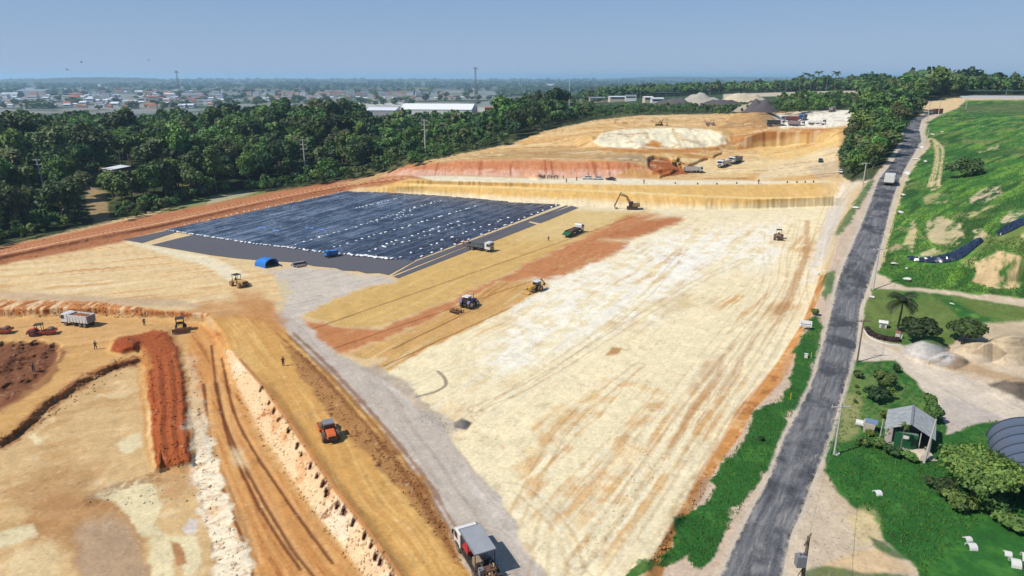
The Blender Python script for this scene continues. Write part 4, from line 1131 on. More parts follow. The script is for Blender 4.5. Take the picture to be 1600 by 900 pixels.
# ------------------------------------------------------------------ site machines
def bulldozer(label, px, py, to, sc=1.0):
    p, rz = at(px, py, to)
    t = thing('bulldozer', label, 'bulldozer', p, rz); t.scale = (sc,) * 3
    tracks(t, .95, -1.7, 1.5, .48, .55)
    MB().prism([(-1.9, .7), (2.0, .7), (2.0, 1.5), (1.7, 1.7), (.3, 1.75), (.3, 1.25), (-1.9, 1.25)], -.55, .55).build('engine_hood', M_YEL, t, bevel=.05)
    MB().box(0, -.9, .7, 2.1, 1.6, .6).build('deck', M_DARK, t)
    canopy(t, -.5, 1.3, 3.0, 1.9, 2.0, M_DARK)
    MB().box(0, -2.1, .8, 1.6, .5, .9).build('fuel_tank', M_YEL, t)
    MB().cyl((.3, 1.2, 1.7), (.3, 1.2, 2.5), .07).build('exhaust_pipe', M_DARK, t)
    prof = [(2.35, .1), (2.5, .1), (2.3, .55), (2.32, 1.0), (2.5, 1.4), (2.38, 1.42), (2.18, 1.0), (2.18, .5)]
    MB().prism(prof, -1.75, 1.75).build('blade', M_MUD, t)
    for s in (-1, 1): MB().beam((s * 1.45, -.2, .55), (s * 1.3, 2.3, .45), .18, .24).build('push_arm', M_YEL, t)
    return t


def compactor(label, px, py, to, col, sc=1.0, wheels=None):
    p, rz = at(px, py, to)
    t = thing('soil_compactor', label, 'compactor', p, rz); t.scale = (sc,) * 3
    MB().prism([(.5, .8), (2.6, .8), (2.6, 1.6), (2.3, 1.85), (.5, 1.9)], -.75, .75).build('engine_hood', col, t, bevel=.06)
    MB().box(0, -1.3, .75, 1.5, 2.4, .75).build('rear_body', col, t, bevel=.05)
    MB().box(0, -.2, .7, 1.0, 1.4, .4).build('articulation_joint', M_DARK, t)
    canopy(t, -.9, 1.5, 3.1, 1.8, 2.0, M_DARK)
    MB().box(0, 2.62, .95, 1.2, .06, .7).build('radiator_grille', M_DARK, t)
    for x in (-1, 1):
        for y in (-1.7, 1.6):
            wheel(t, x * 1.15, y, .75, .7, tyre=wheels or M_MUD, rim=col)
    return t


def backhoe(label, px, py, to, sc=1.0):
    p, rz = at(px, py, to)
    t = thing('backhoe_loader', label, 'backhoe', p, rz); t.scale = (sc,) * 3
    MB().prism([(.2, .8), (2.1, .75), (2.1, 1.35), (1.9, 1.5), (.2, 1.65)], -.5, .5).build('engine_hood', M_YEL, t, bevel=.05)
    c = MB().box(0, -.6, .9, 1.5, 1.5, 1.5, .93, .93).build('cab', M_GLASS, t)
    MB().box(0, -.6, 2.4, 1.65, 1.75, .14).build('cab_roof', M_WHITE, c)
    MB().box(0, -.6, .6, 1.2, 2.2, .4).build('chassis', M_DARK, t)
    for s in (-1, 1):
        wheel(t, s * 1.02, -.8, .78, .5, rim=M_YEL); wheel(t, s * .92, 1.5, .52, .36, rim=M_YEL)
        MB().beam((s * .62, .3, 1.3), (s * .7, 2.1, 1.1), .14, .2).beam((s * .7, 2.1, 1.1), (s * .7, 2.9, .6), .14, .2).build('loader_arm', M_YEL, t)
    MB().prism([(2.9, .15), (3.7, .12), (3.72, .2), (3.1, .3), (3.0, .9), (3.2, 1.1), (3.1, 1.14), (2.86, .9)], -1.15, 1.15).build('loader_bucket', M_TAN, t)
    MB().beam((0, -1.6, 1.0), (0, -2.0, 2.9), .3, .4, .22, .28).build('boom', M_TAN, t)
    MB().beam((0, -2.0, 2.9), (0, -3.2, 1.5), .22, .28, .18, .2).build('stick', M_TAN, t)
    MB().prism([(-3.2, 1.6), (-3.45, 1.1), (-3.1, .8), (-2.8, 1.0), (-2.9, 1.1), (-3.1, 1.0), (-3.3, 1.15)], -.3, .3).build('bucket', M_DARK, t)
    return t


def tractor(label, px, py, to, sc=1.0):
    p, rz = at(px, py, to)
    t = thing('farm_tractor', label, 'tractor', p, rz); t.scale = (sc,) * 3
    MB().prism([(.2, .9), (2.2, .85), (2.25, 1.3), (2.0, 1.5), (.2, 1.62)], -.38, .38).build('engine_hood', M_BLUE, t, bevel=.05)
    MB().box(0, .2, .6, .7, 3.4, .35).build('chassis', M_DARK, t)
    for s in (-1, 1):
        wheel(t, s * .98, -.75, .88, .52, rim=M_WHITE); wheel(t, s * .85, 1.6, .6, .4, rim=M_WHITE)
        MB().prism([(-1.7, 1.3), (-1.3, 1.85), (-.4, 1.85), (.05, 1.3), (0, 1.24), (-.45, 1.76), (-1.25, 1.76), (-1.64, 1.26)], s * .98 - .3, s * .98 + .3).build('fender', M_BLUE, t)
    c = MB().box(0, -.6, 1.2, 1.3, 1.3, 1.25, .95, .92).build('cab', M_GLASS, t)
    MB().box(0, -.6, 2.45, 1.55, 1.6, .16, .94, .94).build('cab_roof', M_WHITE, c)
    MB().cyl((.3, 1.1, 1.5), (.3, 1.1, 2.7), .05).build('exhaust_pipe', M_DARK, t)
    return t


def harrow(label, px, py, to, sc=1.0):
    p, rz = at(px, py, to)
    t = thing('disc_harrow', label, 'harrow', p, rz); t.scale = (sc,) * 3
    q = MB().box(0, .8, .62, 2.8, .14, .14).box(0, -.8, .62, 2.8, .14, .14).box(-1.2, 0, .62, .14, 1.7, .14).box(1.2, 0, .62, .14, 1.7, .14).box(0, 0, .62, .14, 1.7, .14)
    q.beam((-.9, .8, .7), (0, 2.3, .6), .1, .1).beam((.9, .8, .7), (0, 2.3, .6), .1, .1)
    q.build('frame', M_MUD, t)
    for y, a in ((.5, .25), (-.5, -.25)):
        for k in range(7):
            x = -1.2 + .4 * k
            MB().lathe((x, y + a * (x / 3), .34), (1, a * .6, 0), [(0, .04), (.02, .34), (.05, .34), (.07, .04)], 14).build('disc', M_MUD, t)
    return t


def excavator(label, px, py, to, body=None, slew=0.0, pose=0, sc=1.0):
    body = body or M_TAN
    p, rz = at(px, py, to)
    t = thing('excavator', label, 'excavator', p, rz); t.scale = (sc,) * 3
    tracks(t, 1.15, -1.5, 1.5, .45, .6)
    MB().box(0, 0, .4, 1.8, 2.0, .5).cyl((0, 0, .85), (0, 0, 1.1), .75).build('undercarriage', M_DARK, t)
    MB().box(-.1, -1.1, 1.1, 2.6, 2.2, .95).box(0, -1.9, 1.1, 2.6, 1.1, 1.1, .95, .9).build('house', body, t, bevel=.06)
    MB().box(.75, .35, 1.1, .95, 1.7, .5).build('side_locker', body, t)
    c = MB().box(-.8, .55, 1.1, 1.0, 1.6, 1.75, .95, .85).build('cab', M_GLASS, t)
    MB().box(-.8, .52, 2.85, 1.0, 1.5, .1).build('cab_roof', body, c)
    if pose == 0: B = [(0, .5, 1.7), (0, 2.1, 4.4), (0, 4.4, 5.0), (0, 6.0, 1.2)]
    else: B = [(0, .5, 1.7), (0, 2.4, 4.0), (0, 4.6, 3.6), (0, 4.9, .9)]
    MB().beam(B[0], B[1], .5, .55, .5, .7).beam(B[1], B[2], .5, .7, .35, .4).build('boom', body, t)
    e = Vector(B[2]) + (Vector(B[2]) - Vector(B[3])).normalized() * .8
    MB().beam(e, B[3], .4, .35, .3, .5).build('stick', body, t)
    MB().cyl((.35, .9, 1.5), (.32, 2.3, 3.6), .09).cyl((-.35, .9, 1.5), (-.32, 2.3, 3.6), .09).cyl((0, 2.6, 5.0), e, .08).build('hydraulic_ram', M_GREY, t)
    y, z = B[3][1], B[3][2]
    MB().prism([(y + .25, z + .1), (y + .1, z - .75), (y - .5, z - 1.05), (y - 1.0, z - .6), (y - .9, z - .5), (y - .5, z - .9), (y, z - .65), (y - .1, z + .1)], -.55, .55).build('bucket', M_DARK, t)
    return t


def canopy_truck(label, px, py, to):
    p, rz = at(px, py, to)
    t = thing('service_truck', label, 'truck', p, rz)
    X = 1.22; yf = 4.1
    MB().box(0, -.2, .7, .9, 7.8, .3).box(-X, -.9, .95, .16, 5.6, .22).box(X, -.9, .95, .16, 5.6, .22).box(0, -.9, 1.0, 2.3, 5.6, .12).box(0, -3.95, .6, 2.4, .14, .3).build('chassis', M_DARK, t)
    c = MB().prism([(2.2, .95), (yf, .85), (yf + .02, 1.75), (yf - .2, 2.6), (yf - .5, 2.78), (2.3, 2.8), (2.2, 2.7)], -X, X).build('cab', M_WHITE, t, bevel=.07)
    MB().add([(-1.05, yf + .03, 1.75), (1.05, yf + .03, 1.75), (1.0, yf - .18, 2.52), (-1.0, yf - .18, 2.52), (-1.05, yf - .05, 1.75), (1.05, yf - .05, 1.75), (1.0, yf - .26, 2.52), (-1.0, yf - .26, 2.52)], [(0, 1, 2, 3), (4, 7, 6, 5), (0, 4, 5, 1), (1, 5, 6, 2), (2, 6, 7, 3), (3, 7, 4, 0)]).build('windshield', M_GLASS, c)
    for s in (-1, 1):
        MB().prism([(yf - 1.2, 1.7), (yf - .25, 1.7), (yf - .42, 2.45), (yf - 1.2, 2.45)], s * X, s * (X + .03)).build('side_window', M_GLASS, c)
        MB().box(s * .85, yf + .02, 1.0, .36, .08, .22).build('headlight', M_LAMP, t)
        MB().box(s * (X + .2), yf - .25, 1.95, .18, .1, .5).beam((s * X, yf - .3, 2.3), (s * (X + .2), yf - .25, 2.3), .05, .05).build('mirror', M_DARK, c)
        MB().prism([(2.4, .9), (2.5, 1.25), (3.5, 1.25), (3.6, .9)], s * X - .04, s * X + .06).build('wheel_arch', M_DARK, t)
    mr_ = mat('galvanised_sheet', (186, 190, 194), .42, metal=.15, noise=.3, scale=.8)
    q = MB(); n = 26
    for k in range(n):
        x0 = -1.18 + 2.36 * k / n; x1 = -1.18 + 2.36 * (k + 1) / n; h = .035 if k % 2 else 0
        q.box((x0 + x1) / 2, .15, 3.25 + h + .012 * k / n, x1 - x0, 4.6, .03)
    r = q.build('canopy', mr_, t)
    MB().box(0, -2.14, 3.2, 2.42, .06, .14).box(0, 2.44, 3.2, 2.42, .06, .14).box(-1.2, .15, 3.2, .06, 4.6, .14).box(1.2, .15, 3.2, .06, 4.6, .14).build('canopy_rim', M_GREY, r)
    for x in (-1.1, 1.1):
        for y in (-2.0, 0, 1.9): MB().box(x, y, 1.0, .08, .08, 2.2).build('canopy_post', M_DARK, r)
    MB().lathe((-.75, .1, 1.75), (0, 1, 0), [(0, .3), (.1, .42), (1.5, .42), (1.6, .3)], 16).build('red_tank', mat('tank_red', (176, 36, 44), .35, noise=.2), t)
    MB().lathe((.65, -1.0, 1.65), (0, 1, 0), [(0, .3), (.1, .45), (1.9, .45), (2, .3)], 16).build('steel_tank', M_GREY, t)
    MB().box(-.5, -1.3, 1.12, .9, 1.1, .9).build('pump_housing', mat('grimy_beige', (168, 148, 124), .7, noise=.5), t)
    MB().box(.1, -2.7, 1.12, 1.5, .9, .55).build('engine_block', mat('rusty_iron', (110, 72, 52), .8, noise=.6, scale=4), t)
    MB().box(-.75, -2.75, 1.12, .5, .6, .8).build('control_box', M_GREY, t)
    r_ = random.Random(5)
    for k in range(12):
        a = Vector((r_.uniform(-1, 1), -3.6 + r_.uniform(-.3, 1.2), 1.15)); pts = [a]
        for j in range(5): pts.append(pts[-1] + Vector((r_.uniform(-.4, .4), r_.uniform(-.35, .35), r_.uniform(-.1, .35))))
        MB().tube(pts, .045, 6).build('hose', [M_DARK, M_MUD, mat('cream_hose', (206, 188, 150), .7)][k % 3], t)
    MB().lathe((-.4, -3.3, 1.2), (1, 0, 0), [(0, .45), (.05, .45), (.06, .2), (.6, .2), (.61, .45), (.66, .45)], 16).build('hose_reel', M_MUD, t)
    MB().box(0, -4.1, .9, 2.5, .25, .12).build('spray_bar', mat('cream_steel', (196, 180, 150), .6, noise=.3), t)
    for x, y in ((-1.0, 2.95), (1.0, 2.95), (-1.0, -1.5), (1.0, -1.5), (-1.0, -2.75), (1.0, -2.75)): wheel(t, x * 1.02, y, .5, .34)
    return t


canopy_truck('white service truck with a flat grey canopy, tanks and hoses on the grey haul road', 747, 884, (713, 826))
roller('orange road roller with a grey roofed cab alone on the ochre haul road', 514, 681, (496, 640), M_ORG, True)
truck('white dump truck heaped with red soil beside the two red rollers', 124, 508, (30, 494), 7.6, 2.5, body='dump', load=M_SOIL, sc=.95)
roller('dusty red roller with a black canopy on the bend above the dark pit', 66, 523, (108, 519), M_RED, False, 'red rollers on the lower road', sc=.92, drum=M_MUD)
roller('dusty red roller cut by the left border, ahead of the other red roller', -3, 521, (40, 519), M_RED, False, 'red rollers on the lower road', sc=.92)
bulldozer('yellow bulldozer with a black canopy, blade down at the head of the red clay strip', 283, 517, (281, 545), .92)
compactor('yellow compactor with a thin black canopy on the cream plain below the blue tent', 374, 447, (392, 452), M_TAN, .92)
backhoe('yellow backhoe loader with a white roof on the red spread soil', 836, 455, (812, 462))
tractor('dark blue farm tractor with a white roof pulling a disc harrow', 733, 480, (765, 466), 1.12)
harrow('rusty disc harrow dragged behind the blue tractor', 712, 489, (733, 480), .95)
excavator('tan excavator digging at the foot of the ochre embankment', 988, 327, (940, 326), mat('dark_ochre_paint', (150, 118, 66), .6, noise=.3), pose=0, sc=1.15)
compactor('small brown compactor with a canopy alone on the pale pad near the haul track', 1216, 374, (1214, 390), M_MUD, .95, M_TYRE)
truck('white cabbed flatbed truck with grey sides at the edge of the black liner', 750, 391, (790, 397), 8.6, 2.5, body='flat', bodyc=mat('grey_green_sides', (96, 108, 112), .6, noise=.3), load=mat('dark_bales', (70, 72, 70), .8), name='flatbed_truck')
# the spreader truck with a green tail
s_t = truck('white cabbed truck with a long dark hopper and green tail chute on yellow soil', 897, 366, (925, 354), 9.5, 2.6, body='flat', bodyc=mat('dark_hopper', (50, 46, 50), .6, noise=.3), load=mat('brown_gravel', (86, 66, 66), .9, noise=.4), name='spreader_truck')
MB().add([(-1.3, -4.7, 1.7), (1.3, -4.7, 1.7), (1.15, -6.6, 1.15), (-1.15, -6.6, 1.15), (-1.3, -4.7, 1.0), (1.3, -4.7, 1.0), (1.15, -6.6, .95), (-1.15, -6.6, .95)], [(0, 1, 2, 3), (4, 7, 6, 5), (0, 4, 5, 1), (1, 5, 6, 2), (2, 6, 7, 3), (3, 7, 4, 0)]).build('tail_chute', M_GREEN, s_t)
truck('white dump truck being filled beside the far red pit', 1083, 269, (1110, 268), 8.4, 2.6, body='dump', load=M_SOIL)
truck('white dump truck with a silver body, front of the pair right of the far pit', 1130, 260, (1116, 266), 8.0, 2.6, body='dump', bodyc=M_WHITE, sc=1.1)
truck('white dump truck with a grey body, rear of the pair right of the far pit', 1149, 254, (1132, 260), 8.0, 2.6, body='dump', bodyc=M_GREY, sc=1.1)
truck('dark bodied dump truck with a white cab, leftmost in the hilltop truck row', 1211, 197, (1240, 196), 8.4, 2.6, body='dump', bodyc=mat('dark_green_body', (62, 68, 66), .6), sc=1.1, group='trucks parked on the white hilltop')
truck('maroon dump truck standing behind the hilltop truck row', 1234, 190, (1216, 191), 8.4, 2.6, cabc=M_GREY, body='dump', bodyc=M_PINK, sc=1.1, group='trucks parked on the white hilltop')
truck('blue dump truck standing behind the hilltop truck row', 1254, 188, (1240, 193), 8.4, 2.6, cabc=M_SKYB, body='dump', bodyc=mat('slate_blue', (70, 86, 104), .5), sc=1.1, group='trucks parked on the white hilltop')
truck('faded maroon bodied truck with a white cab, middle of the hilltop truck row', 1244, 196.5, (1270, 196), 8.4, 2.6, body='dump', bodyc=mat('dull_pink_grey', (150, 128, 128), .6), sc=1.0, group='trucks parked on the white hilltop')
truck('white flatbed truck, rightmost in the hilltop truck row', 1276, 195.5, (1300, 195), 8.4, 2.6, body='flat', bodyc=M_WHITE, sc=1.05, group='trucks parked on the white hilltop', name='flatbed_truck')
truck('grey dump truck alone at the far edge of the white hilltop', 1300, 175, (1320, 170), 8.4, 2.6, body='dump', bodyc=mat('grey_mauve', (120, 112, 118), .6), sc=1.05, group='trucks parked on the white hilltop')
truck('white box truck driving up the asphalt road, seen from behind', 1389, 288, (1397, 262), 6.6, 2.7, body='box', sc=1.12, name='box_truck')
truck('red cargo truck where the road bends out of sight', 1462, 178, (1440, 179), 9, 2.6, cabc=M_GREY, body='box', bodyc=mat('brick_red_sheet', (160, 58, 50), .5, noise=.2), sc=.95, name='cargo_truck')
excavator('dusty yellow excavator loading above the far red pit', 1056, 256, (1070, 264), M_YEL, pose=1, sc=.95)
excavator('small sand coloured excavator working on top of the white mound', 1030, 196, (1045, 197), M_TAN, pose=1, sc=1.0)
compactor('grey machine with a canopy on the terrace behind the white mound', 1110, 197, (1090, 197), M_GREY, 1.0)
SILV = mat('silver_paint', (224, 226, 228), .3)
car('white hatchback parked below the red cut, leftmost of three cars', 917, 280, (905, 280), M_WHITE, kind='hatch', group='cars parked below the red cut')
car('white sedan parked below the red cut, middle of three cars', 934, 280.5, (924, 280.5), SILV, group='cars parked below the red cut')
car('black sedan parked below the red cut, rightmost of three cars', 954, 281.5, (944, 281), mat('black_paint', (42, 40, 46), .25, spec=.6), group='cars parked below the red cut')
car('dark blue pickup driving on the pale track near the roadside trees', 1282, 252, (1278, 266), mat('navy_paint', (44, 52, 78), .3), kind='pickup', name='pickup', L=5.0, sc=1.05)
car('white car parked in the shade edge of the roadside trees', 1313, 270, (1313, 290), M_WHITE, kind='hatch')

# blue carrier on the apron
p, rz = at(517, 402, (500, 405))
t = thing('utility_vehicle', 'small blue utility vehicle standing at the row of white bags on the liner edge', 'utility vehicle', p, rz)
MB().box(0, -.3, .6, 1.7, 3.4, .3).build('chassis', M_DARK, t)
MB().prism([(.4, .8), (1.7, .75), (1.7, 1.3), (1.3, 2.2), (.4, 2.25)], -.85, .85).build('cab', M_SKYB, t, bevel=.05)
MB().box(0, 1.5, 1.35, 1.5, .2, .6).build('windshield', M_GLASS, t)
MB().box(0, -.9, .9, 1.75, 2.2, 1.1).build('tool_box', M_SKYB, t)
for s in (-1, 1):
    for y in (1.1, -1.2): wheel(t, s * .8, y, .42, .3)
# blue tent
p, rz = at(418, 415, (440, 421))
t = thing('tarp_shelter', 'bright blue tarp shelter with an open dark end beside the grey apron', 'shelter', p, rz)
mt = mat('blue_tarp', (22, 128, 220), .45, noise=.12, scale=1.2)
q = MB(); n = 9; pr = []
for k in range(n + 1): a = math.pi * k / n; pr.append((math.cos(a) * 2.1 * (1 + .12 * math.sin(a * 2) ** 2), 2.3 * math.sin(a) ** .8))
vv = []
for y in (-2.4, -1.2, 0, 1.2, 2.2):
    for x, z in pr: vv.append((x * (1.12 if y < -2 else 1), y, z * (.8 if y < -2 else 1) - (.08 if y in (-1.2, 1.2) else 0)))
ff = [(r * (n + 1) + i, r * (n + 1) + i + 1, (r + 1) * (n + 1) + i + 1, (r + 1) * (n + 1) + i) for r in range(4) for i in range(n)]
ff.append(tuple(range(n, -1, -1)))
sh = q.add(vv, ff).build('tarp_cover', mt, t); sh.modifiers.new('thick', 'SOLIDIFY').thickness = .03
MB().add([(-2, 2.2, .7), (-.4, 2.2, 2.2), (-.9, 4.2, .9), (-2.2, 3.6, .1), (-2, 2.2, .66), (-.4, 2.2, 2.16), (-.9, 4.2, .86), (-2.2, 3.6, .06)], [(0, 1, 2, 3), (4, 7, 6, 5), (0, 4, 5, 1), (1, 5, 6, 2), (2, 6, 7, 3), (3, 7, 4, 0)]).build('door_flap', mat('navy_tarp', (30, 54, 110), .6), t)
MB().tube([(2.0, 2.15, 0), (1.6, 2.15, 1.5), (0, 2.15, 2.25), (-1.6, 2.15, 1.5), (-2.0, 2.15, 0)], .05).build('hoop', M_GREY, t)
# stack of sheet rolls
p, rz = at(467, 415, (485, 412))
t = thing('sheet_stack', 'low pile of grey membrane rolls beside the blue shelter', 'material pile', p, rz)
for k, (x, z) in enumerate(((-.9, .25), (-.3, .25), (.3, .25), (.9, .25), (-.5, .72), (.1, .72))):
    MB().lathe((x, -1.9 + .2 * (k % 3), z), (0, 1, 0), [(0, .06), (.01, .27), (3.5, .27), (3.51, .06)], 12).build('roll', [M_GREY, mat('pale_grey_felt', (188, 186, 184), .9), M_DARK][k % 3], t)
MB().box(1.7, 0, 0, .9, 2.6, .35).build('pallet', M_WOOD, t)

# ------------------------------------------------------------------ black membrane, felt, sand bags
lm = bpy.data.materials.new('black_membrane'); nt, nd, lk, bs = nodes(lm)
geo = nd.new('ShaderNodeNewGeometry')
mp_ = nd.new('ShaderNodeMapping'); mp_.inputs['Rotation'].default_value = (0, 0, -A_LINER); mp_.inputs['Scale'].default_value = (.045, 1, 1)
mpv = nd.new('ShaderNodeVectorRotate'); mpv.rotation_type = 'Z_AXIS'; mpv.inputs['Angle'].default_value = -A_LINER; lk.new(geo.outputs['Position'], mpv.inputs['Vector'])
scl = nd.new('ShaderNodeVectorMath'); scl.operation = 'MULTIPLY'; scl.inputs[1].default_value = (.05, 1, 1); lk.new(mpv.outputs[0], scl.inputs[0])
uvv = nd.new('ShaderNodeAttribute'); uvv.attribute_name = 'Col'; sp_ = nd.new('ShaderNodeSeparateColor'); lk.new(uvv.outputs['Color'], sp_.inputs[0])
c = mixc(ramp(sp_.outputs[0], .35, .95), (.010, .019, .036), (.008, .008, .016))
dust_sheen = mth('MULTIPLY', ramp(noise(.5, 7, scl.outputs[0], .7), .44, .66), ramp(noise(.06, 4), .34, .58))  # pale dust plus a painted bluish-white sheen, stronger to the left
c = mixc(mth('MULTIPLY', dust_sheen, ramp(sp_.outputs[0], .2, .85, .95, .25)), c, (.16, .20, .27))
fl = mth('FRACT', mth('MULTIPLY', sp_.outputs[1], 17), 0)
c = mixc(mth('MULTIPLY', ramp(fl, .90, .96), ramp(noise(.3, 4), .3, .6, .1, .5)), c, (.24, .28, .34))
c = mixc(mth('MULTIPLY', ramp(noise(1.0, 6, rough=.8), .58, .72), .75), c, (.28, .31, .36))
wk = nd.new('ShaderNodeVectorMath'); wk.operation = 'MULTIPLY'; wk.inputs[1].default_value = (.22, .9, 1); lk.new(mpv.outputs[0], wk.inputs[0])
rid = mth('ABSOLUTE', mth('SUBTRACT', noise(.9, 4, wk.outputs[0], .6), .5), 0)
c = mixc(mth('MULTIPLY', mth('MULTIPLY', ramp(rid, .0, .022, 1, 0), ramp(noise(.12, 4), .38, .62)), ramp(sp_.outputs[0], .2, 1, .8, .35)), c, (.36, .40, .46))  # light catching the wrinkles, painted as thin pale lines
lk.new(c, bs.inputs['Base Color'])
lk.new(ramp(noise(.2, 4), .3, .7, .30, .55), bs.inputs['Roughness']); bs.inputs['Specular IOR Level'].default_value = .5
bp = nd.new('ShaderNodeBump'); bp.inputs['Strength'].default_value = .5; bp.inputs['Distance'].default_value = .25
lk.new(noise(.8, 5, scl.outputs[0]), bp.inputs['Height']); lk.new(bp.outputs[0], bs.inputs['Normal'])
near = [(255, 358), (330, 371), (400, 382), (455, 388), (500, 395), (560, 400), (612, 406), (646, 408)]
farr = [(540, 297.5), (600, 300), (660, 304), (720, 308), (770, 312), (815, 315.5), (850, 318), (876, 320)]
nw = [np.array(W(*q)) for q in near]; fw_ = [np.array(W(*q)) for q in farr]
nu, nv_ = 170, 230
lv = np.zeros((nu + 1, nv_ + 1, 3)); lc = np.zeros_like(lv)
for i in range(nu + 1):
    u = i / nu; k = u * 7; k0 = min(int(k), 6); f = k - k0
    a = nw[k0] * (1 - f) + nw[k0 + 1] * f; b = fw_[k0] * (1 - f) + fw_[k0 + 1] * f
    for j in range(nv_ + 1):
        v = j / nv_; lv[i, j] = a * (1 - v) + b * v; lc[i, j] = (u, u, v)
ca, sa = math.cos(A_LINER), math.sin(A_LINER)
uu = lv[..., 0] * ca + lv[..., 1] * sa; ww = -lv[..., 0] * sa + lv[..., 1] * ca
wr_ = np.abs(fbm(uu / 9, ww / 1.6, 4, 2)) * .5 + fbm(uu / 3, ww / 1.4, 3, 7) * .3
lv[..., 2] = np.maximum(lv[..., 2] * 0 + .12, 0) + np.clip(.16 - wr_, 0, .3) * 1.4
edge = np.minimum.reduce([np.arange(nu + 1)[:, None] + 0 * uu, nu - np.arange(nu + 1)[:, None] + 0 * uu, np.arange(nv_ + 1)[None, :] + 0 * uu, nv_ - np.arange(nv_ + 1)[None, :] + 0 * uu])
lv[..., 2] = np.where(edge == 0, .0, lv[..., 2])
ii = np.arange((nu + 1) * (nv_ + 1)).reshape(nu + 1, nv_ + 1)
lq = np.stack([ii[:-1, :-1], ii[1:, :-1], ii[1:, 1:], ii[:-1, 1:]], -1).reshape(-1, 4)
o = np_mesh('geomembrane', lv.reshape(-1, 3), lq, lm, smooth=True, col=lc.reshape(-1, 3))
tag(o, 'huge black plastic membrane spread over the square cell, held down by white bags', 'liner')


def liner_z(x, y):
    return .30


fm = mat('grey_felt', (98, 100, 108), .95, noise=.25, scale=.12, spec=.15)


def sheet(poly, z, name, label, m):
    me = bpy.data.meshes.new(name); bm = bmesh.new()
    pts = [W(*q) for q in poly]
    vs = [bm.verts.new((q.x, q.y, z)) for q in pts]
    f = bm.faces.new(vs); f.normal_update()
    if f.normal.z < 0: f.normal_flip()
    bmesh.ops.triangulate(bm, faces=bm.faces[:])
    r = bmesh.ops.extrude_face_region(bm, geom=bm.faces[:])
    for v in r['geom']:
        if isinstance(v, bmesh.types.BMVert): v.co.z -= .05
    bm.normal_update(); bm.to_mesh(me); bm.free(); me.materials.append(m)
    o = bpy.data.objects.new(name, me); COL.objects.link(o)
    return tag(o, label, 'ground sheet')


sheet([(192, 374), (252, 357), (276, 363), (222, 380)], .10, 'felt_sheet', 'small grey felt strip at the far left corner of the black cell', fm)
sheet([(237, 383), (302, 367), (400, 382), (455, 388), (500, 395), (560, 400), (612, 406), (648, 408), (607, 430), (592, 427), (572, 427.5), (560, 424), (535, 423), (524, 419), (490, 416), (470, 411), (440, 409), (405, 407), (370, 404), (330, 399)], .10, 'felt_sheet', 'broad grey felt apron along the near edge of the black cell', fm)
sheet([(651, 408), (885, 320.5), (888, 322), (612, 431)], .10, 'felt_sheet', 'narrow grey felt strip right against the right edge of the black membrane', fm)
sheet([(615, 432.5), (824, 347), (838, 351), (622, 435)], .09, 'felt_sheet', 'grey felt strip outside the yellow gap, nearer half', fm)
sheet([(827, 345.5), (893, 321.5), (904, 325), (844, 349)], .09, 'felt_sheet', 'grey felt strip outside the yellow gap, farther half', fm)

bmesh_bag = bmesh.new(); bmesh.ops.create_uvsphere(bmesh_bag, u_segments=10, v_segments=6, radius=1)
for v in bmesh_bag.verts: v.co = Vector((v.co.x * .5 * (1 + .2 * abs(v.co.y)), v.co.y * .32 * (1 + .25 * abs(v.co.x)), v.co.z * .2 + .12))
bag_me = bpy.data.meshes.new('sand_bag'); bmesh_bag.to_mesh(bag_me); bmesh_bag.free(); bag_me.materials.append(mat('white_sack', (250, 250, 250), .8))
rb = random.Random(9)


def bags(pts, n, label, s0=.9, s1=1.3, jit=.5, gap=.0):
    c = [W(*q) for q in pts]; ln = [0]
    for a, b in zip(c[:-1], c[1:]): ln.append(ln[-1] + (b - a).length)
    for k in range(n):
        if rb.random() < gap: continue
        d = (k + rb.uniform(.2, .8)) / n * ln[-1]; i = max(j for j in range(len(ln) - 1) if ln[j] <= d)
        p = c[i].lerp(c[i + 1], (d - ln[i]) / (ln[i + 1] - ln[i]))
        o = bpy.data.objects.new('sand_bag', bag_me); COL.objects.link(o)
        s = rb.uniform(s0, s1); o.scale = (s, s, s * .9)
        o.location = (p.x + rb.uniform(-jit, jit), p.y + rb.uniform(-jit, jit), .24); o.rotation_euler = (rb.uniform(-.2, .2), rb.uniform(-.2, .2), rb.uniform(0, 6.28))
        tag(o, label, 'sand bag', 'white bags weighing down the membrane')


bags([(258, 359), (330, 371.5), (400, 382.5)], 34, 'white sand bag in the close row along the left half of the near membrane edge', .8, 1.1, .2)
bags([(400, 382.5), (455, 388.5), (500, 395), (545, 399)], 26, 'white sand bag in the row along the near membrane edge behind the blue shelter', .9, 1.2, .3)
bags([(545, 399), (575, 402), (612, 406)], 20, 'white sand bag in the thick clump near the right end of the near membrane edge', 1.1, 1.5, .5)
bags([(648, 407), (720, 380), (800, 349), (873, 320.5)], 18, 'white sand bag in the row along the right membrane edge', 1.0, 1.35, .3)
bags([(450, 387), (500, 372), (552, 357), (607, 340), (640, 330)], 26, 'white sand bag in the scattered row from the near edge to the membrane middle', .7, 1.1, .8, .1)
bags([(515, 390), (575, 372), (620, 360), (687, 340), (745, 323)], 26, 'white sand bag in the straight row that starts behind the blue utility vehicle', .8, 1.15, .4, .05)
bags([(572, 396), (612, 380), (657, 366), (717, 347)], 16, 'white sand bag in the loose row starting at the thick clump of bags', .9, 1.2, .6)
bags([(592, 390), (650, 375), (707, 357), (745, 347)], 13, 'white sand bag in the thin row right of the loose one', .8, 1.1, .5)
bags([(622, 404), (667, 387), (720, 367), (760, 355), (797, 340)], 15, 'white sand bag in the sparse row next to the right edge row', .9, 1.2, .6)
bags([(555, 327), (590, 319), (622, 311)], 14, 'white sand bag in the short row at the far side of the membrane', .8, 1.1, .3)
bags([(622, 333), (655, 324), (690, 314)], 11, 'white sand bag in the short row left of the far right corner', .8, 1.1, .5)
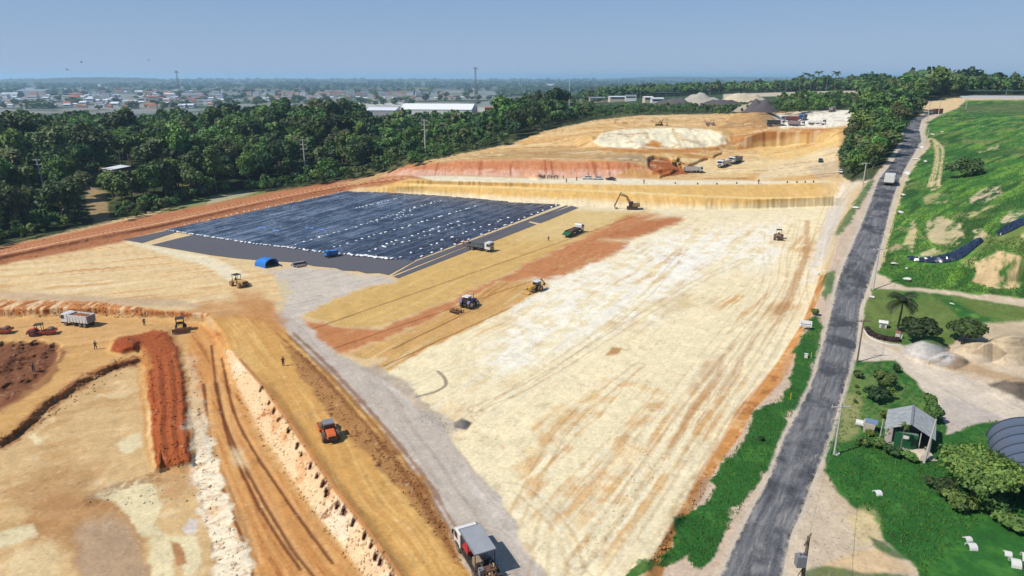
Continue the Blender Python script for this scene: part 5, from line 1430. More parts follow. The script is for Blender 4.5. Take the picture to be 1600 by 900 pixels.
bags([(260, 356.5), (400, 327), (540, 298)], 34, 'white sand bag along the left membrane edge under the red berm', .6, .9, .2)
bags([(560, 299), (700, 307.5), (860, 319)], 22, 'white sand bag along the far membrane edge below the embankment', .6, .9, .3)
bags([(560, 352), (610, 345), (640, 335), (600, 340)], 14, 'white sand bag in the untidy heap at the middle of the membrane', .6, 1.0, 2.0)
tb_ = mat('blue_plastic', (40, 110, 190), .5)
for x, y, l_, lb in ((410, 357, 3.2, 'leftmost of the two far left'), (432, 361, 2.6, 'right one of the two far left'), (484, 357.5, 3.0, 'longer one left of the scattered bags'), (503, 360, 2.4, 'shorter one left of the scattered bags')):
    p, rz = at(x, y, (x + 20, y + 1))
    tag(MB().add([(-.4, -l_ / 2, 0), (.4, -l_ / 2, 0), (.5, l_ / 2, 0), (-.3, l_ / 2, 0), (-.2, -l_ / 2, .28), (.25, -l_ / 2, .3), (.3, l_ / 2, .22), (-.1, l_ / 2, .3)], [(0, 3, 2, 1), (4, 5, 6, 7), (0, 1, 5, 4), (1, 2, 6, 5), (2, 3, 7, 6), (3, 0, 4, 7)]).build('blue_wrap', tb_), f'folded blue plastic wrap on the membrane, {lb}', 'wrap', 'blue wraps on the membrane')
    o = bpy.context.scene.objects[-1] if False else [q for q in COL.objects if q.name.startswith('blue_wrap')][-1]
    o.location = (p.x, p.y, .25); o.rotation_euler = (0, 0, rz)
# ------------------------------------------------------------------ vegetation
def leaf_mat(name, dark, light, yellow, vary=True):
    m = bpy.data.materials.new(name); nt, nd, lk, bs = nodes(m)
    at_ = nd.new('ShaderNodeAttribute'); at_.attribute_name = 'Col'
    oi = nd.new('ShaderNodeObjectInfo'); sep = nd.new('ShaderNodeSeparateColor'); lk.new(at_.outputs['Color'], sep.inputs[0])

    def mx(f, a, b):
        q = nd.new('ShaderNodeMix'); q.data_type = 'RGBA'; lk.new(f, q.inputs[0])
        for i, v in ((6, a), (7, b)):
            if hasattr(v, 'node'): lk.new(v, q.inputs[i])
            else: q.inputs[i].default_value = (*v, 1)
        return q.outputs[2]
    c = mx(sep.outputs[0], dark, light)
    c = mx(sep.outputs[1], c, yellow)
    hs = nd.new('ShaderNodeHueSaturation')
    r1 = nd.new('ShaderNodeMapRange'); r1.inputs[3].default_value = .455; r1.inputs[4].default_value = .52; lk.new(oi.outputs['Random'], r1.inputs[0]); lk.new(r1.outputs[0], hs.inputs['Hue']) if vary else None
    r2 = nd.new('ShaderNodeMath'); r2.operation = 'MULTIPLY'; r2.inputs[1].default_value = 7.31; lk.new(oi.outputs['Random'], r2.inputs[0])
    r3 = nd.new('ShaderNodeMath'); r3.operation = 'FRACT'; lk.new(r2.outputs[0], r3.inputs[0])
    r4 = nd.new('ShaderNodeMapRange'); r4.inputs[3].default_value = .65; r4.inputs[4].default_value = 1.55; lk.new(r3.outputs[0], r4.inputs[0]); lk.new(r4.outputs[0], hs.inputs['Value']) if vary else None
    lk.new(c, hs.inputs['Color']); lk.new(hs.outputs[0], bs.inputs['Base Color'])
    bs.inputs['Roughness'].default_value = .6; bs.inputs['Specular IOR Level'].default_value = .25
    tr = nd.new('ShaderNodeBsdfTranslucent'); lk.new(hs.outputs[0], tr.inputs['Color'])
    ms = nd.new('ShaderNodeMixShader'); ms.inputs[0].default_value = .22
    lk.new(bs.outputs[0], ms.inputs[1]); lk.new(tr.outputs[0], ms.inputs[2]); lk.new(ms.outputs[0], nd['Material Output'].inputs['Surface'])
    return m


LEAF = leaf_mat('broad_leaves', (.026, .058, .015), (.088, .155, .034), (.115, .135, .03))
LEAF2 = leaf_mat('bright_leaves', (.032, .082, .018), (.105, .200, .040), (.17, .20, .04))
LEAFO = leaf_mat('olive_leaves', (.036, .052, .018), (.105, .140, .045), (.16, .15, .06))
LEAFD = leaf_mat('dark_leaves', (.015, .036, .013), (.046, .092, .027), (.07, .09, .03))
BARK = mat('grey_bark', (132, 116, 100), .95, noise=.4, scale=2)


def quads(P_, N_, S_, rng_, asp=1.0):
    """leaf-sized faces at P_ facing N_"""
    n = len(P_)
    N_ = N_ / np.maximum(np.linalg.norm(N_, axis=1, keepdims=True), 1e-6)
    r = rng_.normal(size=(n, 3)); a = np.cross(N_, r); a /= np.maximum(np.linalg.norm(a, axis=1, keepdims=True), 1e-6)
    b = np.cross(N_, a)
    s = S_[:, None]
    bend = N_ * s * rng_.uniform(-.35, .1, (n, 1))
    v = np.stack([P_ - a * s * asp - b * s * .6 + bend, P_ + a * s * asp - b * s * .6, P_ + a * s * asp + b * s * .6 + bend, P_ - a * s * asp + b * s * .6], 1)
    return v.reshape(-1, 3), np.arange(4 * n).reshape(n, 4)


def crown_arrays(seed, R, z0, z1, n, s, lobes=12, yellow=.08, flat=False):
    g = np.random.default_rng(seed)
    hz_ = (z1 - z0) / 2; zc = (z0 + z1) / 2
    d = g.normal(size=(lobes, 3)); d /= np.linalg.norm(d, axis=1, keepdims=True)
    d[:, 2] = d[:, 2] * .8 + .15
    rad = g.uniform(.30, .48, lobes) * R
    C = d * np.array([R, R, hz_]) * g.uniform(.35, .72, (lobes, 1)) + np.array([0, 0, zc])
    C[0] = (0, 0, zc + hz_ * .15); rad[0] = R * .5
    w_ = rad ** 2; k = g.choice(lobes, n, p=w_ / w_.sum())
    e = g.normal(size=(n, 3)); e[:, 2] = e[:, 2] * .8 + .35; e /= np.linalg.norm(e, axis=1, keepdims=True)
    vz = np.clip(hz_ / R, .45, 1.1) * (0.55 if flat else 1)
    rr_ = rad[k][:, None] * (g.uniform(.55, 1.08, (n, 1)) ** .7)
    P_ = C[k] + e * rr_ * np.array([1, 1, vz])
    N_ = e + g.normal(size=(n, 3)) * .55 + np.array([0, 0, .35])
    S_ = s * g.uniform(.5, 1.25, n)
    v, f = quads(P_, N_, S_, g)
    tone = np.clip(g.uniform(0, 1, lobes)[k] * .55 + g.uniform(0, .6, n), 0, 1)
    ye = (g.random(n) < yellow) * g.uniform(.2, .8, n)
    col = np.stack([np.repeat(tone, 4), np.repeat(ye, 4), np.zeros(4 * n)], 1)
    return v, f, col, C, rad


def make_tree(name, label, loc, seed, R=5, H_=12, n=700, s=.55, lm_=None, group=None, lobes=12, yellow=.08, base=.32, flat=False, cat='tree', tr=.28, part='crown'):
    t = thing(name, label, cat, loc, random.Random(seed).uniform(0, 6.28), group)
    v, f, col, C, rad = crown_arrays(seed, R, H_ * base, H_, n, s, lobes, yellow, flat)
    np_mesh(part, v, f, lm_ or LEAF, t, col=col)
    q = MB(); zt = H_ * (base + .2)
    q.lathe((0, 0, -.6), (0, 0, 1), [(0, tr * 1.4), (.6, tr), (zt + .6, tr * .55)], 8)
    for c in C[1:7]:
        q.cyl((0, 0, zt * .75), c, tr * .42, tr * .15, 6)
    q.build('trunk', BARK, t)
    return t


def frond_arrays(seed, n, L, droop, up, w0=.5):
    g = np.random.default_rng(seed); V_, F_, K_ = [], [], []
    for i in range(n):
        az = i * 2.39996 + g.uniform(-.2, .2); el = g.uniform(*up)
        p = np.array([0., 0., 0.]); l = L * g.uniform(.8, 1.1); m = 9
        h = np.array([math.cos(az), math.sin(az), 0.]); sd_2 = np.array([-math.sin(az), math.cos(az), 0.])
        pts = []; a = el
        for k in range(m + 1):
            pts.append(p.copy()); p = p + (h * math.cos(a) + np.array([0, 0, math.sin(a)])) * l / m; a -= droop / m * g.uniform(.7, 1.3)
        tone = g.uniform(.1, .9)
        for k in range(m):
            for sgn in (-1, 1):
                for u in (.25, .75):
                    c = pts[k] * (1 - u) + pts[k + 1] * u; t_ = (k + u) / m
                    ll = l * w0 * .55 * math.sin(math.pi * min(1, t_ * .85 + .15)) ** .7
                    tip = c + sd_2 * sgn * ll * .85 + (pts[k + 1] - pts[k]) * 1.2 - np.array([0, 0, ll * .35])
                    wd = (pts[k + 1] - pts[k]) * .28
                    b = len(V_); V_ += [c - wd, c + wd, tip + wd * .3, tip - wd * .3]; F_.append((b, b + 1, b + 2, b + 3)); K_ += [(tone, .1 * g.random(), 0)] * 4
    return np.array(V_), np.array(F_), np.array(K_)


def make_palm(name, label, loc, seed, H_=9, n=16, L=3.2, group=None, lm_=None):
    t = thing(name, label, 'palm tree', loc, 0, group)
    v, f, c = frond_arrays(seed, n, L, 1.9, (.2, 1.25))
    o = np_mesh('crown', v + np.array([0, 0, H_]), f, lm_ or LEAF, t, col=c)
    r = random.Random(seed); pts = [Vector((0, 0, -.4))]
    for k in range(5): pts.append(Vector((pts[-1].x + r.uniform(-.08, .12), pts[-1].y + r.uniform(-.08, .08), H_ * (k + 1) / 5)))
    q = MB()
    for k, (a, b) in enumerate(zip(pts[:-1], pts[1:])): q.cyl(a, b, .24 - .02 * k, .22 - .02 * k, 8)
    q.build('trunk', BARK, t)
    o.location = (pts[-1].x, pts[-1].y, 0)
    return t


def inside(poly, x, y):
    c = False; n = len(poly)
    for i in range(n):
        ax, ay = poly[i]; bx, by = poly[i - 1]
        if (ay > y) != (by > y) and x < ax + (y - ay) / (by - ay) * (bx - ax): c = not c
    return c


# ---- where woods stand: (polygon of the ground they stand on, spacing, height range)
CLEAR = [[(112, 284), (172, 292), (186, 350), (140, 358), (122, 325)], [(300, 316), (380, 296), (440, 302), (330, 330), (230, 346)], [(-30, 283), (24, 282), (26, 298), (-30, 304)], [(165, 262), (208, 262), (214, 292), (160, 292)],
         [(20, 312), (60, 308), (60, 322), (0, 326)], [(880, 172), (920, 172), (906, 180), (856, 180)]]
ZONES = [
    ([(-160, 440), (0, 378), (60, 362), (135, 345), (140, 300), (180, 330), (250, 322), (330, 308), (420, 290), (520, 277), (560, 270), (600, 258), (660, 246), (720, 234), (800, 219), (850, 202), (880, 194), (880, 184), (720, 196), (540, 201), (0, 202), (-160, 206)], 7.0, (8, 20), 'w'),
    ([(880, 194), (930, 186), (1000, 180), (1100, 178), (1180, 175), (1346, 171), (1346, 164), (1300, 160), (1200, 164), (1100, 166), (1000, 167), (930, 170), (880, 178)], 6.5, (6, 11), 'm'),
    ([(930, 162), (1000, 153), (1100, 148.5), (1200, 145), (1346, 142), (1346, 140), (1200, 142), (1000, 148), (900, 158)], 9.0, (11, 17), 'f'),
    ([(1346, 168), (1400, 163), (1440, 160), (1500, 150), (1520, 146), (1520, 142.5), (1400, 142), (1346, 144)], 7.5, (11, 19), 'f'),
    ([(1520, 148), (1700, 148), (1700, 142.5), (1520, 142.5)], 8.5, (11, 16), 'f'),
    ([(1350, 170), (1402, 168), (1440, 170), (1436, 178), (1405, 194), (1404, 214), (1386, 244), (1362, 270), (1340, 280), (1322, 272), (1316, 258), (1318, 240), (1334, 222), (1338, 200), (1350, 186)], 4.6, (8, 12), 'r'),
    ([(-160, 448), (0, 386), (70, 367), (132, 351), (128, 336), (60, 350), (0, 364), (-160, 425)], 4.2, (3, 6.5), 'e'),
    ([(182, 350), (250, 333), (330, 317), (420, 299), (520, 286), (600, 272), (660, 257), (720, 241), (790, 226), (790, 218), (720, 230), (600, 258), (520, 273), (420, 284), (330, 300), (250, 314), (186, 330)], 4.4, (3, 6.5), 'e'),
]
TREES = []
rt_ = np.random.default_rng(17)
for poly, sp_c, hr_, zn in ZONES:
    ws = [W(*q) for q in poly]
    x0, x1 = min(q.x for q in ws) - 5, max(q.x for q in ws) + 5; y0, y1 = min(q.y for q in ws) - 5, max(q.y for q in ws) + 5
    wp = [(q.x, q.y) for q in ws]
    wc = [[tuple(W(*q)[:2]) for q in c] for c in CLEAR]
    nx, ny = int((x1 - x0) / sp_c), int((y1 - y0) / sp_c)
    for i in range(nx):
        for j in range(ny):
            x = x0 + (i + rt_.uniform(.05, .95) + (j % 2) * .5) * sp_c; y = y0 + (j + rt_.uniform(.05, .95)) * sp_c
            if not inside(wp, x, y) or any(inside(c, x, y) for c in wc): continue
            z = ground_at(x, y)
            px, py, dep = pix((x, y, z))
            if px < -90 or px > 1700: continue
            h = rt_.uniform(*hr_) * (1.3 if rt_.random() < .14 else 1) * (.6 if rt_.random() < .25 else 1)
            if zn == 'w' and px < 340: h *= .82 + .3 * (py > 240)
            if zn == 'w' and 575 < px < 790: h *= .62
            if zn in 'we' and abs(px - 70) < 22 and py > 300: h = min(h, 2.2 + (py - 300) * .24)
            if zn in 'we' and abs(px - 478) < 14 and py > 258: h = min(h, 2.5 + (py - 258) * .22)
            if zn in 'we' and 152 < px < 222 and py > 270: h = min(h, 2.4 + (py - 270) * .25)
            if zn in 'mf' and 925 < px < 1215 and py > 158: h *= .45
            if zn == 'w' and vn(np.array([x / 26]), np.array([y / 26]), 5)[0] < .24: h *= .4
            TREES.append((dep / h * (1 if zn in 'wr' else 1.15), x, y, z, h, zn, px, py, dep))
# near edges of the woods are lower scrub
TREES.sort(key=lambda q: q[0])
print('trees', len(TREES))
KINDS_ = []
for k in range(14):
    lm_ = [LEAF, LEAFD, LEAF, LEAF2, LEAFD, LEAF, LEAFO, LEAFD, LEAF2, LEAF, LEAFO, LEAF2, LEAF, LEAFO][k]
    R = [4.6, 5.2, 4.0, 4.4, 5.6, 3.6, 5.0, 4.2, 3.8, 6.4, 3.4, 5.6, 6.0, 4.4][k]
    KINDS_.append((R, lm_, ['mid green', 'dark green', 'mid green', 'bright green', 'dark green', 'mid green', 'olive green', 'dark green', 'bright green', 'mid green', 'olive green', 'bright green', 'mid green', 'olive green'][k], [10, 14, 8, 11, 16, 7, 12, 10, 6, 18, 5, 15, 20, 9][k], [.05, .04, .3, .06, .03, .08, .05, .05, .15, .05, .1, .08, .04, .2][k]))
protos = {}


def wood_label(px, py, zn, tone, k):
    if zn == 'r': return f'{tone} tree in the dense clump between the earthworks and the asphalt road'
    if zn == 'f': return f'{tone} tree on the skyline wood behind the white hilltop and the road bend'
    if zn == 'm': return f'{tone} low tree in the thicket behind the crest of the white mound'
    if px < 150: return f'{tone} tree in the wood left of the bare gap above the red berm'
    if px < 330: return f'{tone} tree in the wood around the tin roofed cabin'
    if px < 560: return f'{tone} tree in the wood between the cabin and the left foot of the hill'
    return f'{tone} tree in the wood along the left flank of the earthworks hill'


NIND = 268
for i, (key, x, y, z, h, zn, px, py, dep) in enumerate(TREES[:NIND]):
    k = int(rt_.integers(0, 14))
    R, lm_, tone, lob, ye = KINDS_[k]
    lab = wood_label(px, py, zn, tone, k)
    grp = 'trees of the clump by the road' if zn == 'r' else 'trees of the woods'
    if k not in protos:
        t = make_tree('broadleaf_tree', lab, (x, y, z), 100 + k, R, 12, 1500, .46, lm_, grp, lob, ye, base=.22, tr=.22)
        protos[k] = t
    else:
        t = copy_tree(protos[k]); t.location = (x, y, z); t['label'] = lab; t['group'] = grp
    t.rotation_euler = (0, 0, rt_.uniform(0, 6.28)); s = h / 12; t.scale = (s * rt_.uniform(.8, 1.05), s * rt_.uniform(.8, 1.05), s)
# the rest of the woods: one mass
VV, FF, KK, nb = [], [], [], 0
base_c = [crown_arrays(300 + k, KINDS_[k][0], 2.5, 12, 210, .95, KINDS_[k][3], KINDS_[k][4])[:3] for k in range(14)]
lite = [crown_arrays(400 + k, KINDS_[k][0], 2.5, 12, 90, 1.5, KINDS_[k][3], KINDS_[k][4])[:3] for k in range(14)]
MI = []
for key, x, y, z, h, zn, px, py, dep in TREES[NIND:]:
    k = int(rt_.integers(0, 14)); v, f, c = (base_c if dep < 560 else lite)[k]; MI += [[LEAF, LEAF2, LEAFD, LEAFO].index(KINDS_[k][1])] * len(f)
    s = h / 12; a = rt_.uniform(0, 6.28)
    R_ = np.array([[math.cos(a), -math.sin(a), 0], [math.sin(a), math.cos(a), 0], [0, 0, 1]]) * s
    VV.append(v @ R_.T + np.array([x, y, z])); FF.append(f + nb); cc = c.copy(); cc[:, 0] = np.clip(cc[:, 0] * rt_.uniform(.3, 1.6), 0, 1.3); cc[:, 1] = np.clip(cc[:, 1] + (rt_.uniform(.15, .55) if rt_.random() < .16 else 0), 0, 1); KK.append(cc); nb += len(v)
o = np_mesh('woods', np.vstack(VV), np.vstack(FF), [LEAF, LEAF2, LEAFD, LEAFO], col=np.vstack(KK), mi=MI); o['kind'] = 'stuff'
# distant green cover on the plain
VV, FF, KK, nb = [], [], [], 0
g_ = np.random.default_rng(23)
n_far = 0
for i in range(9000):
    px = g_.uniform(-60, 1660); py = 124.9 + 46 * g_.random() ** 1.6
    p = W(px, py)
    d = math.hypot(p.x, p.y)
    if d < 900 or d > 14000 or (px > 900 and d < 1500): continue
    den = vn(np.array([p.x / 230]), np.array([p.y / 230]), 6)[0]
    if den < (.42 if d < 4000 else .25) or (px < 780 and 138 < py < 174 and g_.random() < .82): continue
    v, f, c = lite[int(g_.integers(0, 10))]
    m = g_.choice(90, 26, replace=False); vv = v.reshape(-1, 4, 3)[m]; cen = vv.mean(1, keepdims=True)
    s = g_.uniform(.8, 1.5) * (1 + d / 5000)
    vv = ((vv - cen) * (1.9 + d / 6000) + cen).reshape(-1, 3) * s * np.array([1.3, 1.3, .8]) - np.array([0, 0, 2])
    VV.append(vv + np.array(p)); FF.append(np.arange(104).reshape(26, 4) + nb); KK.append(c.reshape(-1, 4, 3)[m].reshape(-1, 3)); nb += 104
o = np_mesh('distant_woods', np.vstack(VV), np.vstack(FF), LEAF, col=np.vstack(KK)); o['kind'] = 'stuff'

# ---- palms
def palm_at(px, py, seed, H_, L, label, group=None, n=15, lm_=None):
    return make_palm('palm_tree', label, W(px, py), seed, H_, n, L, group, lm_)


palm_at(1402, 520, 1, 6.4, 4.0, 'tall palm with a pale trunk between the white kiosk and the dark round bush', n=24, lm_=LEAFD)
for i, (px, py, hh, lb) in enumerate(((1248, 146, 19, 'leftmost of the skyline palm row'), (1256, 146, 22, 'second from the left in the skyline palm row'), (1265, 146, 20, 'middle of the skyline palm row'), (1275, 146, 23, 'tallest, right end of the skyline palm row'), (1303, 145, 21, 'standing apart right of the skyline palm row'))):
    palm_at(px, py, 20 + i, hh, 6.5, 'palm tree on the skyline, ' + lb, 'palms on the skyline', 16, LEAFD)
for i, (px, py, hh) in enumerate(((90, 240, 13), (180, 236, 12), (245, 252, 12), (300, 240, 13), (400, 250, 12), (520, 250, 11), (560, 232, 12), (440, 226, 13), (60, 262, 12), (690, 226, 11))):
    palm_at(px, py, 40 + i, hh, 4.6, 'feathery palm among the broadleaf trees of the left wood', 'palms in the left wood', 16, [LEAF, LEAFD][i % 2])
palm_at(535, 226, 61, 15, 5.0, 'yellowish palm standing out in the wood in front of the white shed', n=18, lm_=leaf_mat('yellow_fronds', (.10, .13, .02), (.22, .24, .04), (.3, .3, .05)))

# ---- shrubs and trees by the road on the right
def bush(px, py, R, H_, label, seed, n=900, s=.22, lm_=None, group=None, lobes=9, yellow=.05, name='shrub', base=.05, flat=False, cat='shrub', tr=.08, sx=1, sy=1):
    t = make_tree(name, label, W(px, py), seed, R, H_, n, s, lm_ or LEAF, group, lobes, yellow, base, flat, cat, tr, 'foliage' if cat == 'shrub' else 'crown')
    t.scale = (sx, sy, 1); t.rotation_euler = (0, 0, 0)
    return t


bush(1435, 532, 4.3, 5.0, 'dark round bush beside the palm trunk', 201, 3000, .26, LEAFD)
bush(1506, 536, 4.7, 5.6, 'broad mid green bush on the lawn in front of the sandy heap', 202, 3600, .26, LEAF)
bush(1508, 276, 5.6, 6.0, 'dark spiky bush alone on the green slope', 203, 1900, .38, LEAFD)
tbig = bush(1534, 780, 6.0, 5.8, 'wide bright green tree with layered branches in front of the arched tarp tunnel', 204, 8200, .20, LEAF2, name='spreading_tree', base=.35, flat=True, cat='tree', tr=.16, lobes=26, yellow=.06)
bush(1470, 772, 2.2, 2.2, 'dark shrub under the left edge of the wide tree', 205, 1100, .2, LEAFD)
bush(1495, 795, 2.4, 2.3, 'glossy mid green shrub at the left front of the wide tree', 206, 1300, .22, LEAF)
bush(1545, 800, 2.6, 2.2, 'mid green shrub at the right front of the wide tree', 207, 1300, .22, LEAF)
bush(1575, 828, 2.2, 1.8, 'low shrub behind the concrete pipe pieces', 208, 900, .2, LEAF)
bush(1590, 775, 3.0, 4.2, 'dark leafy tree against the arched tarp tunnel', 209, 1600, .25, LEAFD, cat='tree', name='leafy_tree', base=.2)
bush(1380, 608, 2.6, 3.6, 'bushy mid green tree north of the gabled hut', 210, 1700, .22, LEAF, cat='tree', name='leafy_tree', base=.12)
bush(1366, 628, 2.0, 2.6, 'dark shrub below the bushy tree north of the hut', 211, 1200, .2, LEAFD)
bush(1389, 625, .8, 2.6, 'small yellow flowered shrub beside the bushy tree', 212, 380, .16, LEAF2, yellow=.9)
bush(1340, 590, 1.1, 1.2, 'small round shrub by the road corner', 213, 480, .17, LEAF)
bush(1398, 582, .9, 1.6, 'small shrub at the bend of the driveway', 214, 420, .17, LEAFD)
bush(1456, 660, 1.5, 3.2, 'upright shrub behind the right side of the hut', 215, 1000, .2, LEAF2)
bush(1452, 640, 1.3, 3.0, 'slim tree at the back right corner of the hut', 216, 900, .2, LEAF, cat='tree', name='leafy_tree')
bush(1350, 698, 1.0, 1.3, 'reddish green shrub left of the water tank', 217, 500, .16, LEAF, yellow=.5)
bush(1374, 700, 1.3, 1.5, 'shrub between the water tank and the green container', 218, 700, .17, LEAF)
bush(1392, 712, 1.5, 1.7, 'dark dense shrub in front of the green container', 219, 900, .17, LEAFD)
bush(1420, 722, 1.4, 1.5, 'green shrub in front of the container door', 220, 800, .17, LEAF2)
bush(1384, 655, 1.2, 1.4, 'shrub at the left wall of the hut', 221, 600, .17, LEAF)
bush(1360, 680, .9, .9, 'low shrub behind the water tank', 222, 350, .16, LEAF)
for i, (px, py) in enumerate(((1338, 606), (1340, 616), (1336, 630))): bush(px, py, .45, .6, 'tiny reddish shrub in the row beside the road', 230 + i, 120, .12, LEAF, 'tiny shrubs in a row', yellow=.5)
bush(1272, 492, 1.0, 1.6, 'dark shrub at the head of the roadside grass', 235, 420, .17, LEAF)
bush(1190, 690, .5, .8, 'dark tuft in the roadside grass strip', 236, 160, .13, LEAFD)
hp = thing('clipped_hedge', 'dark reddish hedge curving along the kerb before the palm', 'hedge', W(1382, 527))
v = []; c_ = []
g_ = np.random.default_rng(77)
hed = [W(*q) for q in spline([(1354, 516), (1362, 524), (1376, 530), (1392, 533), (1404, 534)], 8)]
P_, N_ = [], []
for k in range(1500):
    i = int(g_.integers(0, len(hed) - 1)); u = g_.random(); q = hed[i].lerp(hed[i + 1], u) - hp.location
    e = g_.normal(size=3); e[2] = abs(e[2]); e /= np.linalg.norm(e)
    P_.append(np.array(q) + e * np.array([.55, .55, .9])); N_.append(e + g_.normal(size=3) * .4)
v, f = quads(np.array(P_), np.array(N_), np.full(len(P_), .14), g_)
np_mesh('foliage', v, f, leaf_mat('purple_leaves', (.030, .016, .018), (.075, .040, .042), (.06, .07, .02)), hp, col=np.repeat(g_.random((len(P_), 3)) * [1, .3, 0], 4, 0))
# thin papaya by the container
pt = make_palm('papaya_tree', 'thin papaya with a small tuft of leaves before the green container', W(1404, 714), 88, 4.6, 12, 1.0)
pt['category'] = 'tree'; pt.scale = (.9, .9, 1)
for ch in pt.children:
    if ch.name.startswith('trunk'): ch.scale = (.4, .4, 1)

# ---- grass blades and weeds standing on the green ground
def tufts(name, polys, dens, hgt, lm_, seed, keep=None):
    g = np.random.default_rng(seed); P_ = []
    for poly in polys:
        xs = [q[0] for q in poly]; ys = [q[1] for q in poly]
        ws = [W(*q) for q in poly]; wp = [(q.x, q.y) for q in ws]
        ar = abs(sum(wp[i - 1][0] * wp[i][1] - wp[i][0] * wp[i - 1][1] for i in range(len(wp)))) / 2
        n = int(ar * dens); got = 0; tries = 0
        while got < n and tries < n * 12:
            tries += 1
            px, py = g.uniform(min(xs), max(xs)), g.uniform(min(ys), max(ys))
            if g.random() > ((120 + 330) / (py + 1)) ** 0 or not inside(poly, px, py): continue
            if keep and not keep(px, py): continue
            p = W(px, py); w_ = min(1, (math.hypot(p.x, p.y) / 260) ** 2.6 + .05)
            if g.random() > w_ * 4: continue
            P_.append((p.x, p.y, p.z)); got += 1
    P_ = np.array(P_); n = len(P_)
    V_, F_, K_ = [], [], []
    for b in range(3):
        a = g.uniform(0, 6.28, n); le = g.uniform(.3, .9, n); h = hgt * g.uniform(.5, 1.3, n); w_ = h * .32
        o_ = np.stack([np.cos(a), np.sin(a), 0 * a], 1); sd_2 = np.stack([-np.sin(a), np.cos(a), 0 * a], 1)
        b0 = P_ + o_ * .12 - np.array([0, 0, .05]); tip = P_ + o_ * (h * le)[:, None] + np.stack([0 * a, 0 * a, h], 1)
        v = np.stack([b0 - sd_2 * w_[:, None], b0 + sd_2 * w_[:, None], tip + sd_2 * w_[:, None] * .4, tip - sd_2 * w_[:, None] * .4], 1).reshape(-1, 3)
        V_.append(v); F_.append(np.arange(4 * n).reshape(n, 4) + b * 4 * n)
        t_ = np.clip(g.random(n), 0, 1); y_ = (g.random(n) < .02) * .2
        K_.append(np.repeat(np.stack([t_, y_, 0 * t_], 1), 4, 0))
    o = np_mesh(name, np.vstack(V_), np.vstack(F_), lm_, col=np.vstack(K_)); o['kind'] = 'stuff'
    return o


GRS = leaf_mat('grass_blades', (.055, .140, .028), (.095, .20, .040), (.13, .19, .05), False)
tufts('roadside_grass', [v1[2:]], 10, .17, GRS, 31)
tufts('yard_grass', [[q for q in yard if q[1] < 1000 and q[0] < 1720] + [(1720, 905)]], 4.5, .22, GRS, 32, lambda x, y: y > 690 or random.random() < .25)
hill_b = [q for q in hill if q[0] < 1700] + [(1660, 470), (1660, 160)]
tufts('slope_weeds', [[(1449, 192), (1455, 226), (1424, 268), (1408, 300), (1384, 385), (1374, 425), (1420, 449), (1500, 456), (1660, 470), (1660, 165), (1495, 172)]], .9, .22, leaf_mat('slope_blades', (.050, .112, .026), (.115, .185, .044), (.2, .19, .07), False), 33, lambda x, y: not any(inside(q, x, y) for q, _ in DIRT) and not inside([(1410, 400), (1480, 394), (1530, 368), (1545, 378), (1505, 412), (1415, 418)], x, y) and not inside([(1548, 362), (1660, 318), (1660, 350), (1560, 378)], x, y))

# ---- loose clods and stones on the bare soil, as one scatter
g_ = np.random.default_rng(55); LP, LS, LC = [], [], []
oct_v = np.array([(1, 0, 0), (-1, 0, 0), (0, 1, 0), (0, -1, 0), (0, 0, .8), (0, 0, -.6)], float); oct_f = np.array([(0, 2, 4), (2, 1, 4), (1, 3, 4), (3, 0, 4), (2, 0, 5), (1, 2, 5), (3, 1, 5), (0, 3, 5)])


def clods(poly, n, s0, s1):
    xs = [q[0] for q in poly]; ys = [q[1] for q in poly]
    for _ in range(n * 4):
        if n <= 0: break
        px, py = g_.uniform(min(xs), max(xs)), g_.uniform(min(ys), max(ys))
        if not inside(poly, px, py): continue
        n -= 1; p = W(px, py)
        i = int(np.interp(px, pxs, np.arange(NC))); j = int(np.interp(-py, -pys, np.arange(NR)))
        LP.append(np.array(p)); LS.append(s0 + (s1 - s0) * g_.random() ** 3); LC.append(ALB[j, i] * g_.uniform(.7, 1.05))


clods(ver, 1500, .06, .30); clods([(345, 545), (420, 612), (520, 762), (632, 902), (560, 900), (455, 762), (400, 684), (345, 575)], 1100, .06, .34)
clods(clayp, 900, .06, .30); clods(darkp, 500, .1, .5); clods([(292, 560), (306, 560), (334, 700), (348, 735), (376, 835), (402, 902), (342, 905), (305, 745)], 260, .06, .4)
clods([(0, 700), (225, 565), (200, 548), (0, 680)], 500, .08, .4); clods([(1005, 890), (1100, 735), (1190, 640), (1250, 520), (1265, 505), (1240, 580), (1160, 690), (1060, 830), (1040, 880)], 1400, .05, .28)
clods([(1040, 650), (1120, 560), (1190, 500), (1225, 500), (1140, 610), (1010, 760), (930, 870), (900, 870)], 900, .05, .22)
clods([(220, 740), (260, 730), (300, 745), (310, 780), (250, 790), (130, 790)], 110, .06, .3); clods([(650, 640), (725, 668), (705, 680), (660, 660)], 160, .05, .2)
clods([(1290, 730), (1370, 800), (1390, 850), (1270, 890), (1250, 800)], 500, .04, .16); clods([(0, 470), (150, 472), (250, 486), (330, 492), (250, 497), (0, 495)], 500, .08, .35)
LP, LS, LC = np.array(LP), np.array(LS), np.array(LC); n = len(LP)
vv = oct_v[None] * g_.uniform(.6, 1.25, (n, 6, 3)) * LS[:, None, None] + LP[:, None, :]
o = np_mesh('clods', vv.reshape(-1, 3), (oct_f[None] + np.arange(n)[:, None, None] * 6).reshape(-1, 3), gm, col=np.repeat(LC, 6, 0)); o['kind'] = 'stuff'
